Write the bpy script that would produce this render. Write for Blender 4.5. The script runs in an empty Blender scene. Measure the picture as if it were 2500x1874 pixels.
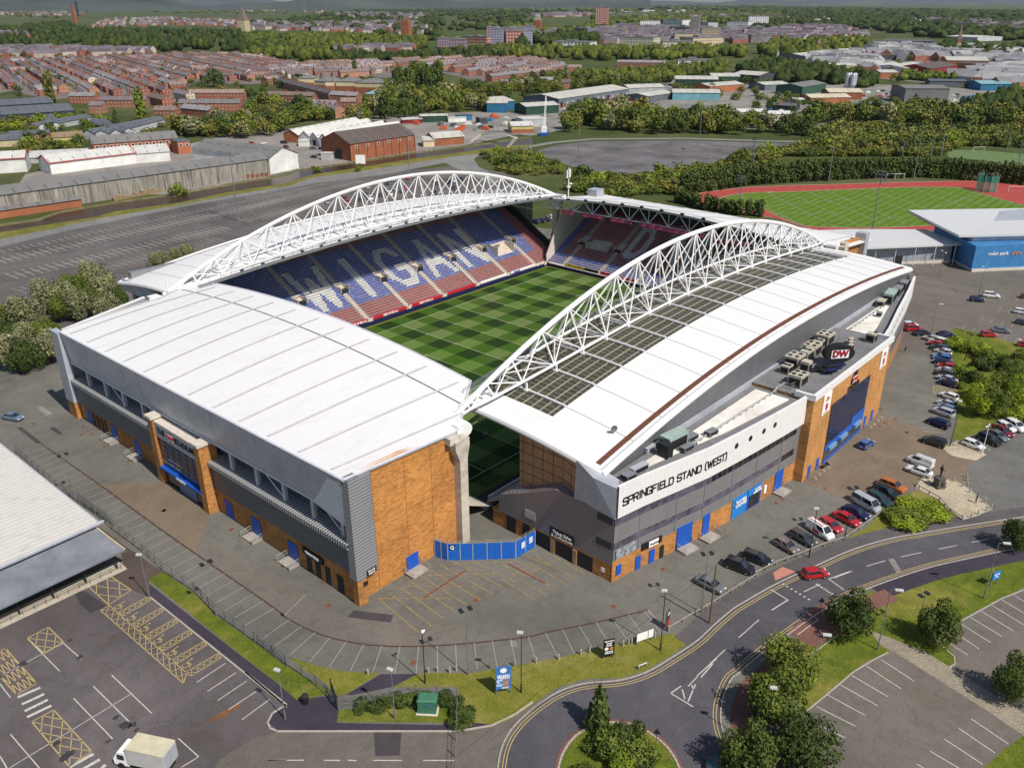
import bpy, math, random
from math import sin, cos, pi, radians as R, sqrt, hypot, atan2
import numpy as np
random.seed(7); HAZE = 0.000016
scn = bpy.context.scene
COL = scn.collection
# ---------------------------------------------------------------- camera, sky, sun, exposure
cam = bpy.data.objects.new('camera', bpy.data.cameras.new('camera')); COL.objects.link(cam)
cam.location = (-136.61, -161.16, 77.51)
cam.data.sensor_width = 36.0
cam.data.lens = 2057.3 / 2500 * 36.0
cam.data.clip_end = 80000; cam.data.clip_start = 0.5
from mathutils import Matrix, Vector
t_, r_, y_ = 0.424758, -0.003756, 0.729425
F_ = Vector((cos(t_)*cos(y_), cos(t_)*sin(y_), -sin(t_))); R0 = Vector((sin(y_), -cos(y_), 0)); U0 = R0.cross(F_)
R1 = cos(r_)*R0 + sin(r_)*U0; U1 = -sin(r_)*R0 + cos(r_)*U0
m3 = Matrix((R1, U1, -F_)).transposed()
cam.rotation_euler = m3.to_euler()
scn.camera = cam
wd = bpy.data.worlds.new('World'); scn.world = wd; wd.use_nodes = True
nt = wd.node_tree; bg = nt.nodes['Background']
sky = nt.nodes.new('ShaderNodeTexSky'); sky.sky_type = 'NISHITA'; sky.sun_disc = False
SUN_EL, SUN_AZ = R(50), R(-95)          # direction towards the sun, angle in the ground plane from +x
sky.sun_elevation = SUN_EL; sky.sun_rotation = pi/2 - SUN_AZ
sky.air_density = 1.2; sky.dust_density = 1.0; sky.ozone_density = 1.5
nt.links.new(sky.outputs[0], bg.inputs[0]); bg.inputs[1].default_value = 0.08
sd = bpy.data.lights.new('sun', 'SUN'); sd.energy = 4.3; sd.angle = R(0.5); sd.color = (1, 0.93, 0.83)
so = bpy.data.objects.new('sun', sd); COL.objects.link(so)
so.rotation_euler = Vector((cos(SUN_AZ)*cos(SUN_EL), sin(SUN_AZ)*cos(SUN_EL), sin(SUN_EL))).to_track_quat('Z', 'Y').to_euler()
so.location = (0, -300, 300)
vs = scn.view_settings; vs.view_transform = 'Standard'; vs.look = 'None'; vs.gamma = 1; vs.exposure = 0.24
# ---------------------------------------------------------------- materials
MATS = {}
class NT:
 def __init__(s, name, rough=0.8, metal=0.0, spec=0.3):
  s.m = bpy.data.materials.new(name); s.m.use_nodes = True
  s.t = s.m.node_tree; s.b = s.t.nodes['Principled BSDF']
  s.b.inputs['Roughness'].default_value = rough; s.b.inputs['Metallic'].default_value = metal
  s.b.inputs['Specular IOR Level'].default_value = spec
 def n(s, k, **kw):
  o = s.t.nodes.new(k)
  for a, v in kw.items():
   if a in ('op',): o.operation = v
   else: setattr(o, a, v)
  return o
 def l(s, a, b): s.t.links.new(a, b)
 def co(s, kind='Object'):
  if not hasattr(s, '_tc'): s._tc = s.n('ShaderNodeTexCoord')
  return s._tc.outputs[kind]
 def noise(s, scale, detail=3, rough=0.6, vec=None, stretch=None, dist=0.0):
  v = vec or s.co()
  if stretch:
   mp = s.n('ShaderNodeMapping'); mp.inputs['Scale'].default_value = stretch; s.l(v, mp.inputs[0]); v = mp.outputs[0]
  o = s.n('ShaderNodeTexNoise'); o.inputs['Scale'].default_value = scale; o.inputs['Detail'].default_value = detail
  o.inputs['Roughness'].default_value = rough; o.inputs['Distortion'].default_value = dist
  s.l(v, o.inputs['Vector']); return o.outputs['Fac']
 def ramp(s, fac, stops):
  o = s.n('ShaderNodeValToRGB'); e = o.color_ramp.elements
  while len(e) < len(stops): e.new(0.5)
  for i, (p, c) in enumerate(stops):
   e[i].position = p; e[i].color = (c if not isinstance(c, (int, float)) else (c, c, c))[:3] + (1,) if not isinstance(c, (int, float)) else (c, c, c, 1)
  s.l(fac, o.inputs[0]); return o.outputs[0]
 def mix(s, fac, a, b, mode='MIX'):
  o = s.n('ShaderNodeMix'); o.data_type = 'RGBA'; o.blend_type = mode
  if isinstance(fac, (int, float)): o.inputs[0].default_value = fac
  else: s.l(fac, o.inputs[0])
  for k, v in ((6, a), (7, b)):
   if isinstance(v, tuple): o.inputs[k].default_value = v[:3] + (1,)
   else: s.l(v, o.inputs[k])
  return o.outputs[2]
 def math(s, op, a, b=0.5, c=None):
  o = s.n('ShaderNodeMath', op=op)
  for k, v in ((0, a), (1, b), (2, c)):
   if v is None: continue
   if isinstance(v, (int, float)): o.inputs[k].default_value = v
   else: s.l(v, o.inputs[k])
  return o.outputs[0]
 def sep(s, v):
  o = s.n('ShaderNodeSeparateXYZ'); s.l(v, o.inputs[0]); return o.outputs
 def out(s, col=None, bump=None, bs=0.3, bd=0.05):
  if col is not None:
   if isinstance(col, tuple): s.b.inputs['Base Color'].default_value = col[:3] + (1,)
   else: s.l(col, s.b.inputs['Base Color'])
  if bump is not None:
   o = s.n('ShaderNodeBump'); o.inputs['Strength'].default_value = bs; o.inputs['Distance'].default_value = bd
   s.l(bump, o.inputs['Height']); s.l(o.outputs[0], s.b.inputs['Normal'])
  return s.m
def sc(c, k): return tuple(min(1, x*k) for x in c)
def flat(name, c, rough=0.6, metal=0, var=0.12, scale=1.5, spec=0.3, dirt=None):
 if name in MATS: return MATS[name]
 g = NT(name, rough, metal, spec)
 f = g.noise(scale, 4, 0.65)
 col = g.ramp(f, [(0.3, sc(c, 1-var)), (0.7, sc(c, 1+var))])
 if dirt:
  col = g.mix(g.ramp(g.noise(scale*0.23, 5, 0.7), [(0.5, 0.0), (0.75, 0.7)]), col, dirt)
 MATS[name] = g.out(col); return MATS[name]
def asphalt(name, c, patch=0.25, warm=(0.1, 0.08, 0.06), crack=True):
 if name in MATS: return MATS[name]
 g = NT(name, 0.9, 0, 0.2)
 big = g.noise(0.045, 5, 0.65, dist=0.6)
 col = g.ramp(big, [(0.3, sc(c, 1-patch*1.3)), (0.5, c), (0.7, sc(c, 1+patch*1.2))])
 col = g.mix(1.0, col, g.ramp(g.noise(0.35, 5, 0.75, dist=1.5), [(0.34, 0.84), (0.5, 1.0), (0.66, 1.06)]), 'MULTIPLY')
 st = g.ramp(g.noise(0.16, 6, 0.7, stretch=(1, 0.4, 1), dist=1.0), [(0.52, 0.0), (0.78, 0.55)])
 col = g.mix(st, col, warm)
 fine = g.noise(6, 3, 0.8)
 col = g.mix(0.55, col, g.ramp(fine, [(0.3, 0.55), (0.7, 1.0)]), 'MULTIPLY') if False else g.mix(0.5, col, g.mix(1.0, col, g.ramp(fine, [(0.3, 0.45), (0.7, 1.5)]), 'MULTIPLY'))
 if crack:
  v = g.n('ShaderNodeTexVoronoi', feature='DISTANCE_TO_EDGE'); v.inputs['Scale'].default_value = 0.07
  mp = g.n('ShaderNodeVectorMath', operation='ADD'); nz = g.n('ShaderNodeTexNoise'); nz.inputs['Scale'].default_value = 0.25; g.l(g.co(), nz.inputs[0])
  sc_ = g.n('ShaderNodeVectorMath', operation='SCALE'); sc_.inputs['Scale'].default_value = 9; g.l(nz.outputs['Color'], sc_.inputs[0])
  g.l(g.co(), mp.inputs[0]); g.l(sc_.outputs[0], mp.inputs[1]); g.l(mp.outputs[0], v.inputs['Vector'])
  ck = g.ramp(v.outputs['Distance'], [(0.0, 0.22), (0.008, 0.0)])
  col = g.mix(ck, col, sc(c, 0.35))
 MATS[name] = g.out(col, fine, 0.4, 0.02); return MATS[name]
def grass(name, a, b, c=None, scale=0.35):
 if name in MATS: return MATS[name]
 g = NT(name, 0.95, 0, 0.1)
 col = g.ramp(g.noise(scale, 6, 0.75, dist=0.4), [(0.32, a), (0.68, b)])
 if c: col = g.mix(g.ramp(g.noise(scale*0.3, 4, 0.7), [(0.5, 0.0), (0.7, 0.85)]), col, c)
 fine = g.noise(5, 3, 0.8)
 col = g.mix(1.0, col, g.ramp(fine, [(0.3, 0.5), (0.7, 1.4)]), 'MULTIPLY')
 MATS[name] = g.out(col, fine, 0.8, 0.15); return MATS[name]
def brickm(name, c, lo=0.72, scale=1.0):
 if name in MATS: return MATS[name]
 g = NT(name, 0.9, 0, 0.15)
 col = g.ramp(g.noise(0.18, 4, 0.6), [(0.3, sc(c, lo)), (0.7, sc(c, 1.15))])
 st = g.ramp(g.noise(1.1*scale, 5, 0.75, stretch=(1, 1, 3.5)), [(0.42, 1.12), (0.62, 0.62)])
 col = g.mix(1.0, col, st, 'MULTIPLY')
 z = g.sep(g.co())[2]; mt = g.math('FRACT', g.math('MULTIPLY', z, 4.44))
 line = g.ramp(mt, [(0.0, 0.72), (0.14, 1.0)])
 col = g.mix(0.5, col, g.mix(1.0, col, line, 'MULTIPLY'))
 MATS[name] = g.out(col, g.noise(9, 2, 0.7), 0.5, 0.02); return MATS[name]
def ribbed(name, c, axis=2, per=0.3, depth=0.25, rough=0.45, metal=0.3, dirt=0.12, streak=True):
 if name in MATS: return MATS[name]
 g = NT(name, rough, metal, 0.4)
 a = g.sep(g.co())[axis]; fr = g.math('FRACT', g.math('MULTIPLY', a, 1.0/per))
 tri = g.math('PINGPONG', g.math('MULTIPLY', a, 1.0/per), 0.5)
 col = g.ramp(tri, [(0.0, sc(c, 1-depth)), (0.28, c), (0.5, sc(c, 1+depth*0.6))])
 if streak:
  col = g.mix(g.ramp(g.noise(0.5, 5, 0.7, stretch=(1, 1, 0.2)), [(0.5, 0.0), (0.8, dirt*4)]), col, sc(c, 0.55))
 MATS[name] = g.out(col, tri, 0.6, 0.08); return MATS[name]
def glassy(name, c, rough=0.12):
 if name in MATS: return MATS[name]
 g = NT(name, rough, 0.0, 0.8)
 col = g.ramp(g.noise(0.7, 2, 0.5), [(0.35, sc(c, 0.6)), (0.65, sc(c, 1.5))])
 MATS[name] = g.out(col); return MATS[name]
# ---------------------------------------------------------------- mesh builder
class MB:
 def __init__(s): s.v = []; s.f = []; s.mi = []
 def add(s, vs_, fs, m=0):
  o = len(s.v); s.v += [tuple(v) for v in vs_]; s.f += [tuple(i+o for i in f) for f in fs]; s.mi += [m]*len(fs); return s
 def box(s, x0, y0, z0, x1, y1, z1, m=0, bottom=True):
  if x1 < x0: x0, x1 = x1, x0
  if y1 < y0: y0, y1 = y1, y0
  v = [(x0,y0,z0),(x1,y0,z0),(x1,y1,z0),(x0,y1,z0),(x0,y0,z1),(x1,y0,z1),(x1,y1,z1),(x0,y1,z1)]
  f = [(4,5,6,7),(0,1,5,4),(1,2,6,5),(2,3,7,6),(3,0,4,7)]
  if bottom: f.append((3,2,1,0))
  return s.add(v, f, m)
 def obox(s, cx, cy, cz, lx, ly, lz, a=0, m=0):
  """box centred on (cx,cy), from cz up by lz, turned by a"""
  ca, sa = cos(a), sin(a); v = []
  for z in (cz, cz+lz):
   for sx, sy in ((-1,-1),(1,-1),(1,1),(-1,1)):
    x, y = sx*lx/2, sy*ly/2; v.append((cx+x*ca-y*sa, cy+x*sa+y*ca, z))
  return s.add(v, [(4,5,6,7),(0,1,5,4),(1,2,6,5),(2,3,7,6),(3,0,4,7),(3,2,1,0)], m)
 def quad(s, a, b, c, d, m=0): return s.add([a,b,c,d], [(0,1,2,3)], m)
 def slab(s, pts, th, m=0):
  """polygon (3-D points, ccw from above) given a thickness downwards"""
  n = len(pts); v = list(pts)+[(x,y,z-th) for x,y,z in pts]
  return s.add(v, [tuple(range(n)), tuple(range(2*n-1, n-1, -1))]+[(i, n+i, n+(i+1)%n, (i+1)%n) for i in range(n)], m)
 def prism(s, poly, z0, z1, m=0, mtop=None):
  a = sum(poly[i][0]*poly[(i+1)%len(poly)][1]-poly[(i+1)%len(poly)][0]*poly[i][1] for i in range(len(poly)))
  if a < 0: poly = poly[::-1]
  n = len(poly)
  s.add([(x,y,z0) for x,y in poly]+[(x,y,z1) for x,y in poly], [(i,(i+1)%n,n+(i+1)%n,n+i) for i in range(n)], m)
  s.add([(x,y,z1) for x,y in poly], [tuple(range(n))], m if mtop is None else mtop)
  return s
 def tube(s, p, q, r, n=6, m=0, r2=None, cap=True):
  p = Vector(p); q = Vector(q); d = q-p
  if d.length < 1e-6: return s
  d.normalize(); u = d.orthogonal().normalized(); w = d.cross(u); r2 = r if r2 is None else r2
  v = []
  for c, rr in ((p, r), (q, r2)):
   for i in range(n):
    a = 2*pi*i/n; v.append(tuple(c+u*cos(a)*rr+w*sin(a)*rr))
  f = [(i,(i+1)%n,n+(i+1)%n,n+i) for i in range(n)]
  if cap: f += [tuple(range(n-1,-1,-1)), tuple(range(n,2*n))]
  return s.add(v, f, m)
 def path(s, pts, r, n=6, m=0):
  for a, b in zip(pts, pts[1:]): s.tube(a, b, r, n, m)
  return s
 def lathe(s, cx, cy, prof, n=10, m=0):
  v = []; k = len(prof)
  for r, z in prof:
   for i in range(n): a = 2*pi*i/n; v.append((cx+r*cos(a), cy+r*sin(a), z))
  f = [(j*n+i, j*n+(i+1)%n, (j+1)*n+(i+1)%n, (j+1)*n+i) for j in range(k-1) for i in range(n)]
  f += [tuple(range(n-1,-1,-1)), tuple((k-1)*n+i for i in range(n))]
  return s.add(v, f, m)
 def grid(s, fn, nu, nv, m=0, th=None):
  """surface fn(u,v), optional thickness downwards"""
  v = [fn(i/nu, j/nv) for j in range(nv+1) for i in range(nu+1)]; w = nu+1
  s.add(v, [(j*w+i, j*w+i+1, (j+1)*w+i+1, (j+1)*w+i) for j in range(nv) for i in range(nu)], m)
  if th:
   s.add([(x,y,z-th) for x,y,z in v], [(j*w+i, (j+1)*w+i, (j+1)*w+i+1, j*w+i+1) for j in range(nv) for i in range(nu)], m)
   e = [i for i in range(w)]+[j*w+nu for j in range(1,nv+1)]+[nv*w+i for i in range(nu-1,-1,-1)]+[j*w for j in range(nv-1,0,-1)]
   n = len(e); s.add([v[i] for i in e]+[(v[i][0],v[i][1],v[i][2]-th) for i in e], [(i,n+i,n+(i+1)%n,(i+1)%n) for i in range(n)], m)
  return s
def obj(name, mb, mats, parent=None, label=None, cat=None, group=None, kind=None, smooth=False, loc=None):
 me = bpy.data.meshes.new(name)
 if isinstance(mb, MB):
  me.from_pydata(mb.v, [], mb.f)
  if not isinstance(mats, (list, tuple)): mats = [mats]
  for m_ in mats: me.materials.append(m_)
  if len(mats) > 1: me.polygons.foreach_set('material_index', mb.mi)
 else: me = mb
 if smooth: me.polygons.foreach_set('use_smooth', [True]*len(me.polygons))
 me.update()
 o = bpy.data.objects.new(name, me); COL.objects.link(o)
 if parent: o.parent = parent
 if loc: o.location = loc
 return tag(o, label, cat, group, kind)
def tag(o, label=None, cat=None, group=None, kind=None):
 if label: o['label'] = label
 if cat: o['category'] = cat
 if group: o['group'] = group
 if kind: o['kind'] = kind
 return o
def thing(name, label, cat, loc=(0,0,0), rz=0, group=None):
 o = bpy.data.objects.new(name, None); o.empty_display_size = 0.5; COL.objects.link(o)
 o.location = loc; o.rotation_euler = (0,0,rz); return tag(o, label, cat, group)
def dup(o, loc=None, rz=None, label=None, s=None, group=None, parent=None):
 c = o.copy(); COL.objects.link(c)
 if loc is not None: c.location = loc
 if rz is not None: c.rotation_euler = (0,0,rz)
 if s is not None: c.scale = s if isinstance(s, tuple) else (s,s,s)
 if label: c['label'] = label
 if group: c['group'] = group
 if parent: c.parent = parent
 for ch in CH.get(o.name, []):
  dup(ch, parent=c)
 return c
CH = {}
def reg(root):
 """remember a prototype's children so that dup can copy them"""
 for o in bpy.data.objects:
  if o.parent: CH.setdefault(o.parent.name, [])
 for o in list(CH): CH[o] = [c for c in bpy.data.objects if c.parent and c.parent.name == o]
 return root
def struct(name, mb, mats): return obj(name, mb, mats, kind='structure')
def sheet(name, poly, z, m):
 if sum(poly[i][0]*poly[(i+1)%len(poly)][1]-poly[(i+1)%len(poly)][0]*poly[i][1] for i in range(len(poly))) < 0: poly = poly[::-1]
 return struct(name, MB().add([(x,y,z) for x,y in poly], [tuple(range(len(poly)))]), m)
ORD = ['first','second','third','fourth','fifth','sixth','seventh','eighth','ninth','tenth','eleventh','twelfth','thirteenth','fourteenth','fifteenth','sixteenth','seventeenth','eighteenth','nineteenth']
def ordn(k):
 if k < 19: return ORD[k]
 T = {2:'twent',3:'thirt',4:'fort',5:'fift',6:'sixt',7:'sevent',8:'eight',9:'ninet'}
 n = k+1
 if n >= 100: return 'hundred and '+ordn(n-101) if n > 100 else 'hundredth'
 t, u = divmod(n, 10)
 return T[t]+('ieth' if u == 0 else 'y-'+ORD[u-1])
def lerp(a, b, t): return a+(b-a)*t
def xi(x, y):
 """how far right of the view axis a ground point lies, as a ratio (used for 'from the left' in labels)"""
 dx, dy = x-cam.location.x, y-cam.location.y
 return (dx*R1.x+dy*R1.y)/max(1e-3, dx*F_.x+dy*F_.y)
FONTS = {}
def text(name, s, loc, xdir, updir, size, m, parent=None, bold=0.0, ext=0.03, align='CENTER', sx=1.0, label=None):
 cu = bpy.data.curves.new('t', 'FONT'); cu.body = s; cu.size = size; cu.extrude = ext; cu.offset = bold; cu.align_x = align; cu.align_y = 'CENTER'
 cu.resolution_u = 2
 to = bpy.data.objects.new('t', cu); COL.objects.link(to)
 dg = bpy.context.evaluated_depsgraph_get(); me = bpy.data.meshes.new_from_object(to.evaluated_get(dg))
 bpy.data.objects.remove(to)
 X = Vector(xdir).normalized(); U = Vector(updir); U = (U-X*U.dot(X)).normalized(); N = X.cross(U)
 M = Matrix((X, U, N)).transposed().to_4x4(); M.translation = Vector(loc)
 me.transform(Matrix.Scale(1,4) if sx == 1 else Matrix.Diagonal((sx,1,1,1))); me.transform(M)
 me.materials.clear(); me.materials.append(m); me.name = name
 return obj(name, me, m, parent, label)
# ---------------------------------------------------------------- stadium materials
def sheetwhite(name, ax):
 g = NT(name, .5, 0, .3); a = g.math('FRACT', g.math('MULTIPLY', g.sep(g.co())[ax], 1/.9)); col = g.ramp(a, [(0, .60), (.1, .70), (1, .69)])
 col = g.mix(1.0, col, (1.0, .985, .985), 'MULTIPLY'); st = (.35,1,1) if ax else (1,.25,1)
 col = g.mix(g.ramp(g.noise(.5, 6, .75, stretch=st), [(.5, 0.0), (.8, .55)]), col, (.52, .51, .49)); return g.out(col)
WHITE = sheetwhite('roof_white', 0); WHITEN = sheetwhite('roof_white_end', 1)
STEELW = flat('steel_white', (0.72, 0.715, 0.71), 0.45, 0, 0.04, 1.0)
SEAM = flat('seam_grey', (0.36, 0.36, 0.40), 0.5, 0, 0.1)
FLASH = flat('flashing', (0.5, 0.5, 0.53), 0.5, 0, 0.1)
BRICK = brickm('brick_orange', (0.46, 0.215, 0.072))
BRICKD = brickm('brick_brown', (0.40, 0.19, 0.085))
CONC = flat('concrete', (0.50, 0.46, 0.40), 0.9, 0, 0.18, 0.8, dirt=(0.16, 0.12, 0.09))
CONCL = flat('concrete_light', (0.55, 0.50, 0.44), 0.9, 0, 0.12, 0.8)
CLADD = ribbed('cladding_dark', (0.105, 0.125, 0.15), 2, 0.35, 0.3)
CLADG = ribbed('cladding_grey', (0.27, 0.265, 0.275), 2, 0.4, 0.35, 0.4, 0.35)
CLADM = ribbed('cladding_mauve', (0.23, 0.21, 0.225), 2, 0.4, 0.3, 0.4, 0.35)
CLADT = ribbed('cladding_tower', (0.33, 0.34, 0.37), 2, 0.5, 0.45, 0.4, 0.4)
FASC = flat('fascia_panel', (0.42, 0.44, 0.49), 0.4, 0.2, 0.1, 0.7, dirt=(0.25, 0.26, 0.3))
FLINE = flat('fascia_line', (0.62, 0.63, 0.66), 0.5)
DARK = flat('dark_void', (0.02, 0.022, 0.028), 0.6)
BLACK = flat('black_paint', (0.015, 0.015, 0.017), 0.5)
BLUE = flat('blue_paint', (0.012, 0.085, 0.42), 0.45, 0, 0.12)
BLUEL = flat('blue_panel', (0.02, 0.19, 0.55), 0.45, 0, 0.12)
NAVY = flat('navy', (0.01, 0.015, 0.06), 0.5)
RED = flat('red_sign', (0.48, 0.015, 0.03), 0.5)
WSIGN = flat('white_sign', (0.8, 0.8, 0.8), 0.5, 0, 0.03)
YEL = flat('yellow_sign', (0.75, 0.6, 0.02), 0.5)
GLASS = glassy('glass_dark', (0.012, 0.013, 0.02))
GLASSB = glassy('glass_blueish', (0.03, 0.035, 0.06))
AMBER = flat('amber_panel', (0.34, 0.20, 0.105), 0.35, 0, 0.25, 0.5, spec=0.6)
RUST = flat('rust_gutter', (0.12, 0.045, 0.028), 0.8, 0, 0.3, 2.0)
LOUV = ribbed('louvre', (0.09, 0.10, 0.12), 2, 0.5, 0.6)
STEELG = flat('steel_grey', (0.30, 0.31, 0.33), 0.45, 0.5, 0.1)
GALV = flat('galvanised', (0.42, 0.43, 0.44), 0.4, 0.4, 0.1)
PINK = flat('banner_pink', (0.42, 0.07, 0.14), 0.8, 0, 0.35, 1.2)
MEMB = flat('roof_membrane_grey', (0.17, 0.17, 0.18), 0.85, 0, 0.12, 1.0, dirt=(0.1, 0.09, 0.08))
def panelgrid(name, c, cl, sx, sz, ax=1, lw=0.03):
 g = NT(name, 0.45, 0.1, 0.4); S_ = g.sep(g.co())
 a = g.math('FRACT', g.math('MULTIPLY', S_[ax], 1/sx)); b = g.math('FRACT', g.math('MULTIPLY', S_[2], 1/sz))
 k = g.math('MAXIMUM', g.math('LESS_THAN', a, lw), g.math('LESS_THAN', b, lw*1.4))
 col = g.ramp(g.noise(0.9, 3), [(0.3, sc(c, .82)), (.7, sc(c, 1.15))])
 return g.out(g.mix(k, col, cl))
def glazing_sheet():
 g = NT('grating', 0.5, 0.2, 0.3); S_ = g.sep(g.co())
 a = g.math('FRACT', g.math('MULTIPLY', S_[0], 1/1.15)); b = g.math('FRACT', g.math('MULTIPLY', S_[1], 1/1.75))
 b2 = g.math('FRACT', g.math('MULTIPLY', S_[1], 1/0.35))
 col = g.ramp(g.noise(1.2, 4, .7), [(0.3, (0.035, 0.033, 0.02)), (0.7, (0.085, 0.08, 0.055))])
 col = g.mix(g.ramp(b2, [(0.0, .5), (.3, 0.0)]), col, (0.12, 0.115, 0.09))
 col = g.mix(g.math('LESS_THAN', a, 0.16), col, (0.17, 0.16, 0.13))
 col = g.mix(g.math('LESS_THAN', b, 0.16), col, (0.36, 0.32, 0.25))
 return g.out(col, b2, 0.5, 0.03)
GRAT = glazing_sheet()
AMBERG = panelgrid('amber_glazing', (0.36, 0.215, 0.115), (0.02, 0.02, 0.025), 2.0, 1.75, 1, 0.06)
# ---------------------------------------------------------------- pitch
def pitch_mat():
 g = NT('pitch_turf', 0.9, 0, 0.1); S_ = g.sep(g.co())
 # mower squares of five metres: a light or dark pass in each direction
 def par(v, off, per): return g.math('LESS_THAN', g.math('FRACT', g.math('MULTIPLY_ADD', v, 1/per, off)), 0.5)
 a = par(S_[0], 0.0, 10.0); b = par(S_[1], 0.5, 10.0)
 s = g.math('MULTIPLY', g.math('ADD', a, b), 0.5)
 col = g.ramp(s, [(0.0, (0.020, 0.038, 0.009)), (0.5, (0.050, 0.098, 0.014)), (1.0, (0.115, 0.165, 0.045))])
 big = g.noise(0.05, 3, .6)
 col = g.mix(1.0, col, g.ramp(big, [(0.35, (0.80, 1.0, 0.7)), (0.65, (1.12, 1.0, 1.3))]), 'MULTIPLY')
 f = g.noise(3.5, 4, .8)
 col = g.mix(1.0, col, g.ramp(f, [(0.3, .62), (.7, 1.35)]), 'MULTIPLY')
 return g.out(col, f, .6, .05)
PITCH = pitch_mat()
TURFE = grass('turf_edge', (0.10, 0.14, 0.015), (0.17, 0.19, 0.02))
YL = -68.8
sheet('pitch_surround', [(-49,-76),(69.5,-76),(69.5,7.2),(-49,7.2)], 0.01, asphalt('surround_dark', (0.05,0.05,0.055), .2))
sheet('pitch_border', [(-48.2,-73.8),(67.6,-73.8),(67.6,5.6),(-48.2,5.6)], 0.02, TURFE)
sheet('pitch', [(-47.4,-73.0),(66.9,-73.0),(66.9,4.7),(-47.4,4.7)], 0.03, PITCH)
LINEW = flat('pitch_line', (0.38, 0.45, 0.28), .8)
pl = MB()
def ln(mb, p, q, w, z, m=0):
 dx, dy = q[0]-p[0], q[1]-p[1]; L = hypot(dx, dy) or 1; nx, ny = -dy/L*w/2, dx/L*w/2
 mb.add([(p[0]-nx,p[1]-ny,z),(q[0]-nx,q[1]-ny,z),(q[0]+nx,q[1]+ny,z),(p[0]+nx,p[1]+ny,z)], [(0,1,2,3)], m)
ln(pl,(-46,0),(65.6,0),.18,.04); ln(pl,(-46,YL),(65.6,YL),.18,.04)
for x in (65.6,-40.9,-46): ln(pl,(x,YL),(x,0),.18,.041)
for k in range(10):
 x = -30+10*k
 ln(pl,(x,YL),(x,0),.1 if x % 20 else .14,.042)
 for y in (-10,-20,YL+20,YL+10): ln(pl,(x-.7,y),(x+.7,y),.16,.043)
obj('pitch_markings', pl, LINEW, kind='structure')
# ---------------------------------------------------------------- concrete corner columns with brackets
def corner_column(x, y, dx, dy, label, h=19.2):
 t = thing('stadium_column', label, 'column', (x,y,0), group='corner columns of the stadium')
 m = MB(); m.obox(0,0,0,1.6,1.9,h-4.2); lo, hi = h-4.2, h-1.9
 sx = -dx
 m.add([(-.8,-.95,lo),(.8,-.95,lo),(.8,.95,lo),(-.8,.95,lo),(-1.0+min(0,sx*.9),-1.25,hi),(1.0+max(0,sx*.9),-1.25,hi),(1.0+max(0,sx*.9),1.25,hi),(-1.0+min(0,sx*.9),1.25,hi)],[(0,1,5,4),(1,2,6,5),(2,3,7,6),(3,0,4,7),(4,5,6,7)])
 m.obox(sx*.45,0,hi,2.9,2.5,1.3); m.obox(sx*1.5,0,h-1.0,2.2,1.7,1.1)
 obj('shaft', m, CONC, t)
 b = MB(); b.obox(dx*1.2,dy*1.0,h-1.6,2.2,1.2,2.4); b.tube((dx*2.0,dy*.4,h-.4),(dx*2.4,dy*2.9,h-.4),1.15,12)
 obj('bearing', b, STEELW, t)
 return t
corner_column(-58.9,-81.0,1,1,'tall grey concrete column with round white truss bearing beside the orange brick end wall')
corner_column(-59.4,14.6,1,-1,'concrete column head with white truss bearing at the left end of the far truss',19.0)
corner_column(77.4,10.6,-1,-1,'concrete corner column carrying the small DW sign by the far corner of the pitch')
corner_column(84.0,-81.0,-1,1,'concrete column at the far right end of the near truss by the brick tower')
# ---------------------------------------------------------------- arched roof trusses (one for each side stand)
XN = [-53.2,-48.6,-42.6,-35.0,-27.6,-20.8,-14.0,-7.0,-.2,6.8,13.5,20.4,27.2,34.0,40.7,47.5,54.0,60.4,66.6,72.0,76.8]
def truss(name, label, y, s, parent):
 t = parent
 zt = lambda x: 35.0-.00332*(x-12.7)**2; zl = lambda x: 24.7-.00102*(x-13)**2
 w = lambda x: 3.3*max(0.0,1-(abs(x-12.7)/71.0)**5)
 X0, X1 = -56.0, 81.3
 top = [(X0,y,19.3)]+[(x,y,zt(x)) for x in XN]+[(X1,y,19.3)]
 om = [(X0,y,18.9)]+[(x,y-s*w(x),zl(x)) for x in XN]+[(X1,y,18.9)]
 im = [(X0,y,18.9)]+[(x,y+s*w(x),zl(x)-.1) for x in XN]+[(X1,y,18.9)]
 def dense(fy, fz):
  xs = np.linspace(X0, X1, 60); return [(float(x), fy(x), max(fz(x), 19.0)) for x in xs]
 m = MB(); m.path(dense(lambda x: y, zt), .46, 8); obj('top_chord', m, STEELW, t, smooth=False)
 m = MB(); m.path(om, .27, 6); m.path(im, .25, 6); obj('bottom_chord', m, STEELW, t)
 n = len(top)
 m = MB()
 for k in range(1, n-1):
  m.tube(top[k], om[k], .17, 5); m.tube(top[k], im[k], .15, 5)
  if k < n-2: m.tube(top[k], om[k+1], .15, 5); m.tube(top[k], im[k+1], .12, 5)
  if k > 1: m.tube(top[k], om[k-1], .15, 5); m.tube(top[k], im[k-1], .12, 5)
  m.tube(om[k], im[k], .12, 5)
  if k < n-2: m.tube(om[k] if k % 2 else im[k], im[k+1] if k % 2 else om[k+1], .11, 5)
 obj('web_members', m, STEELW, t)
 return om, im
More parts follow.
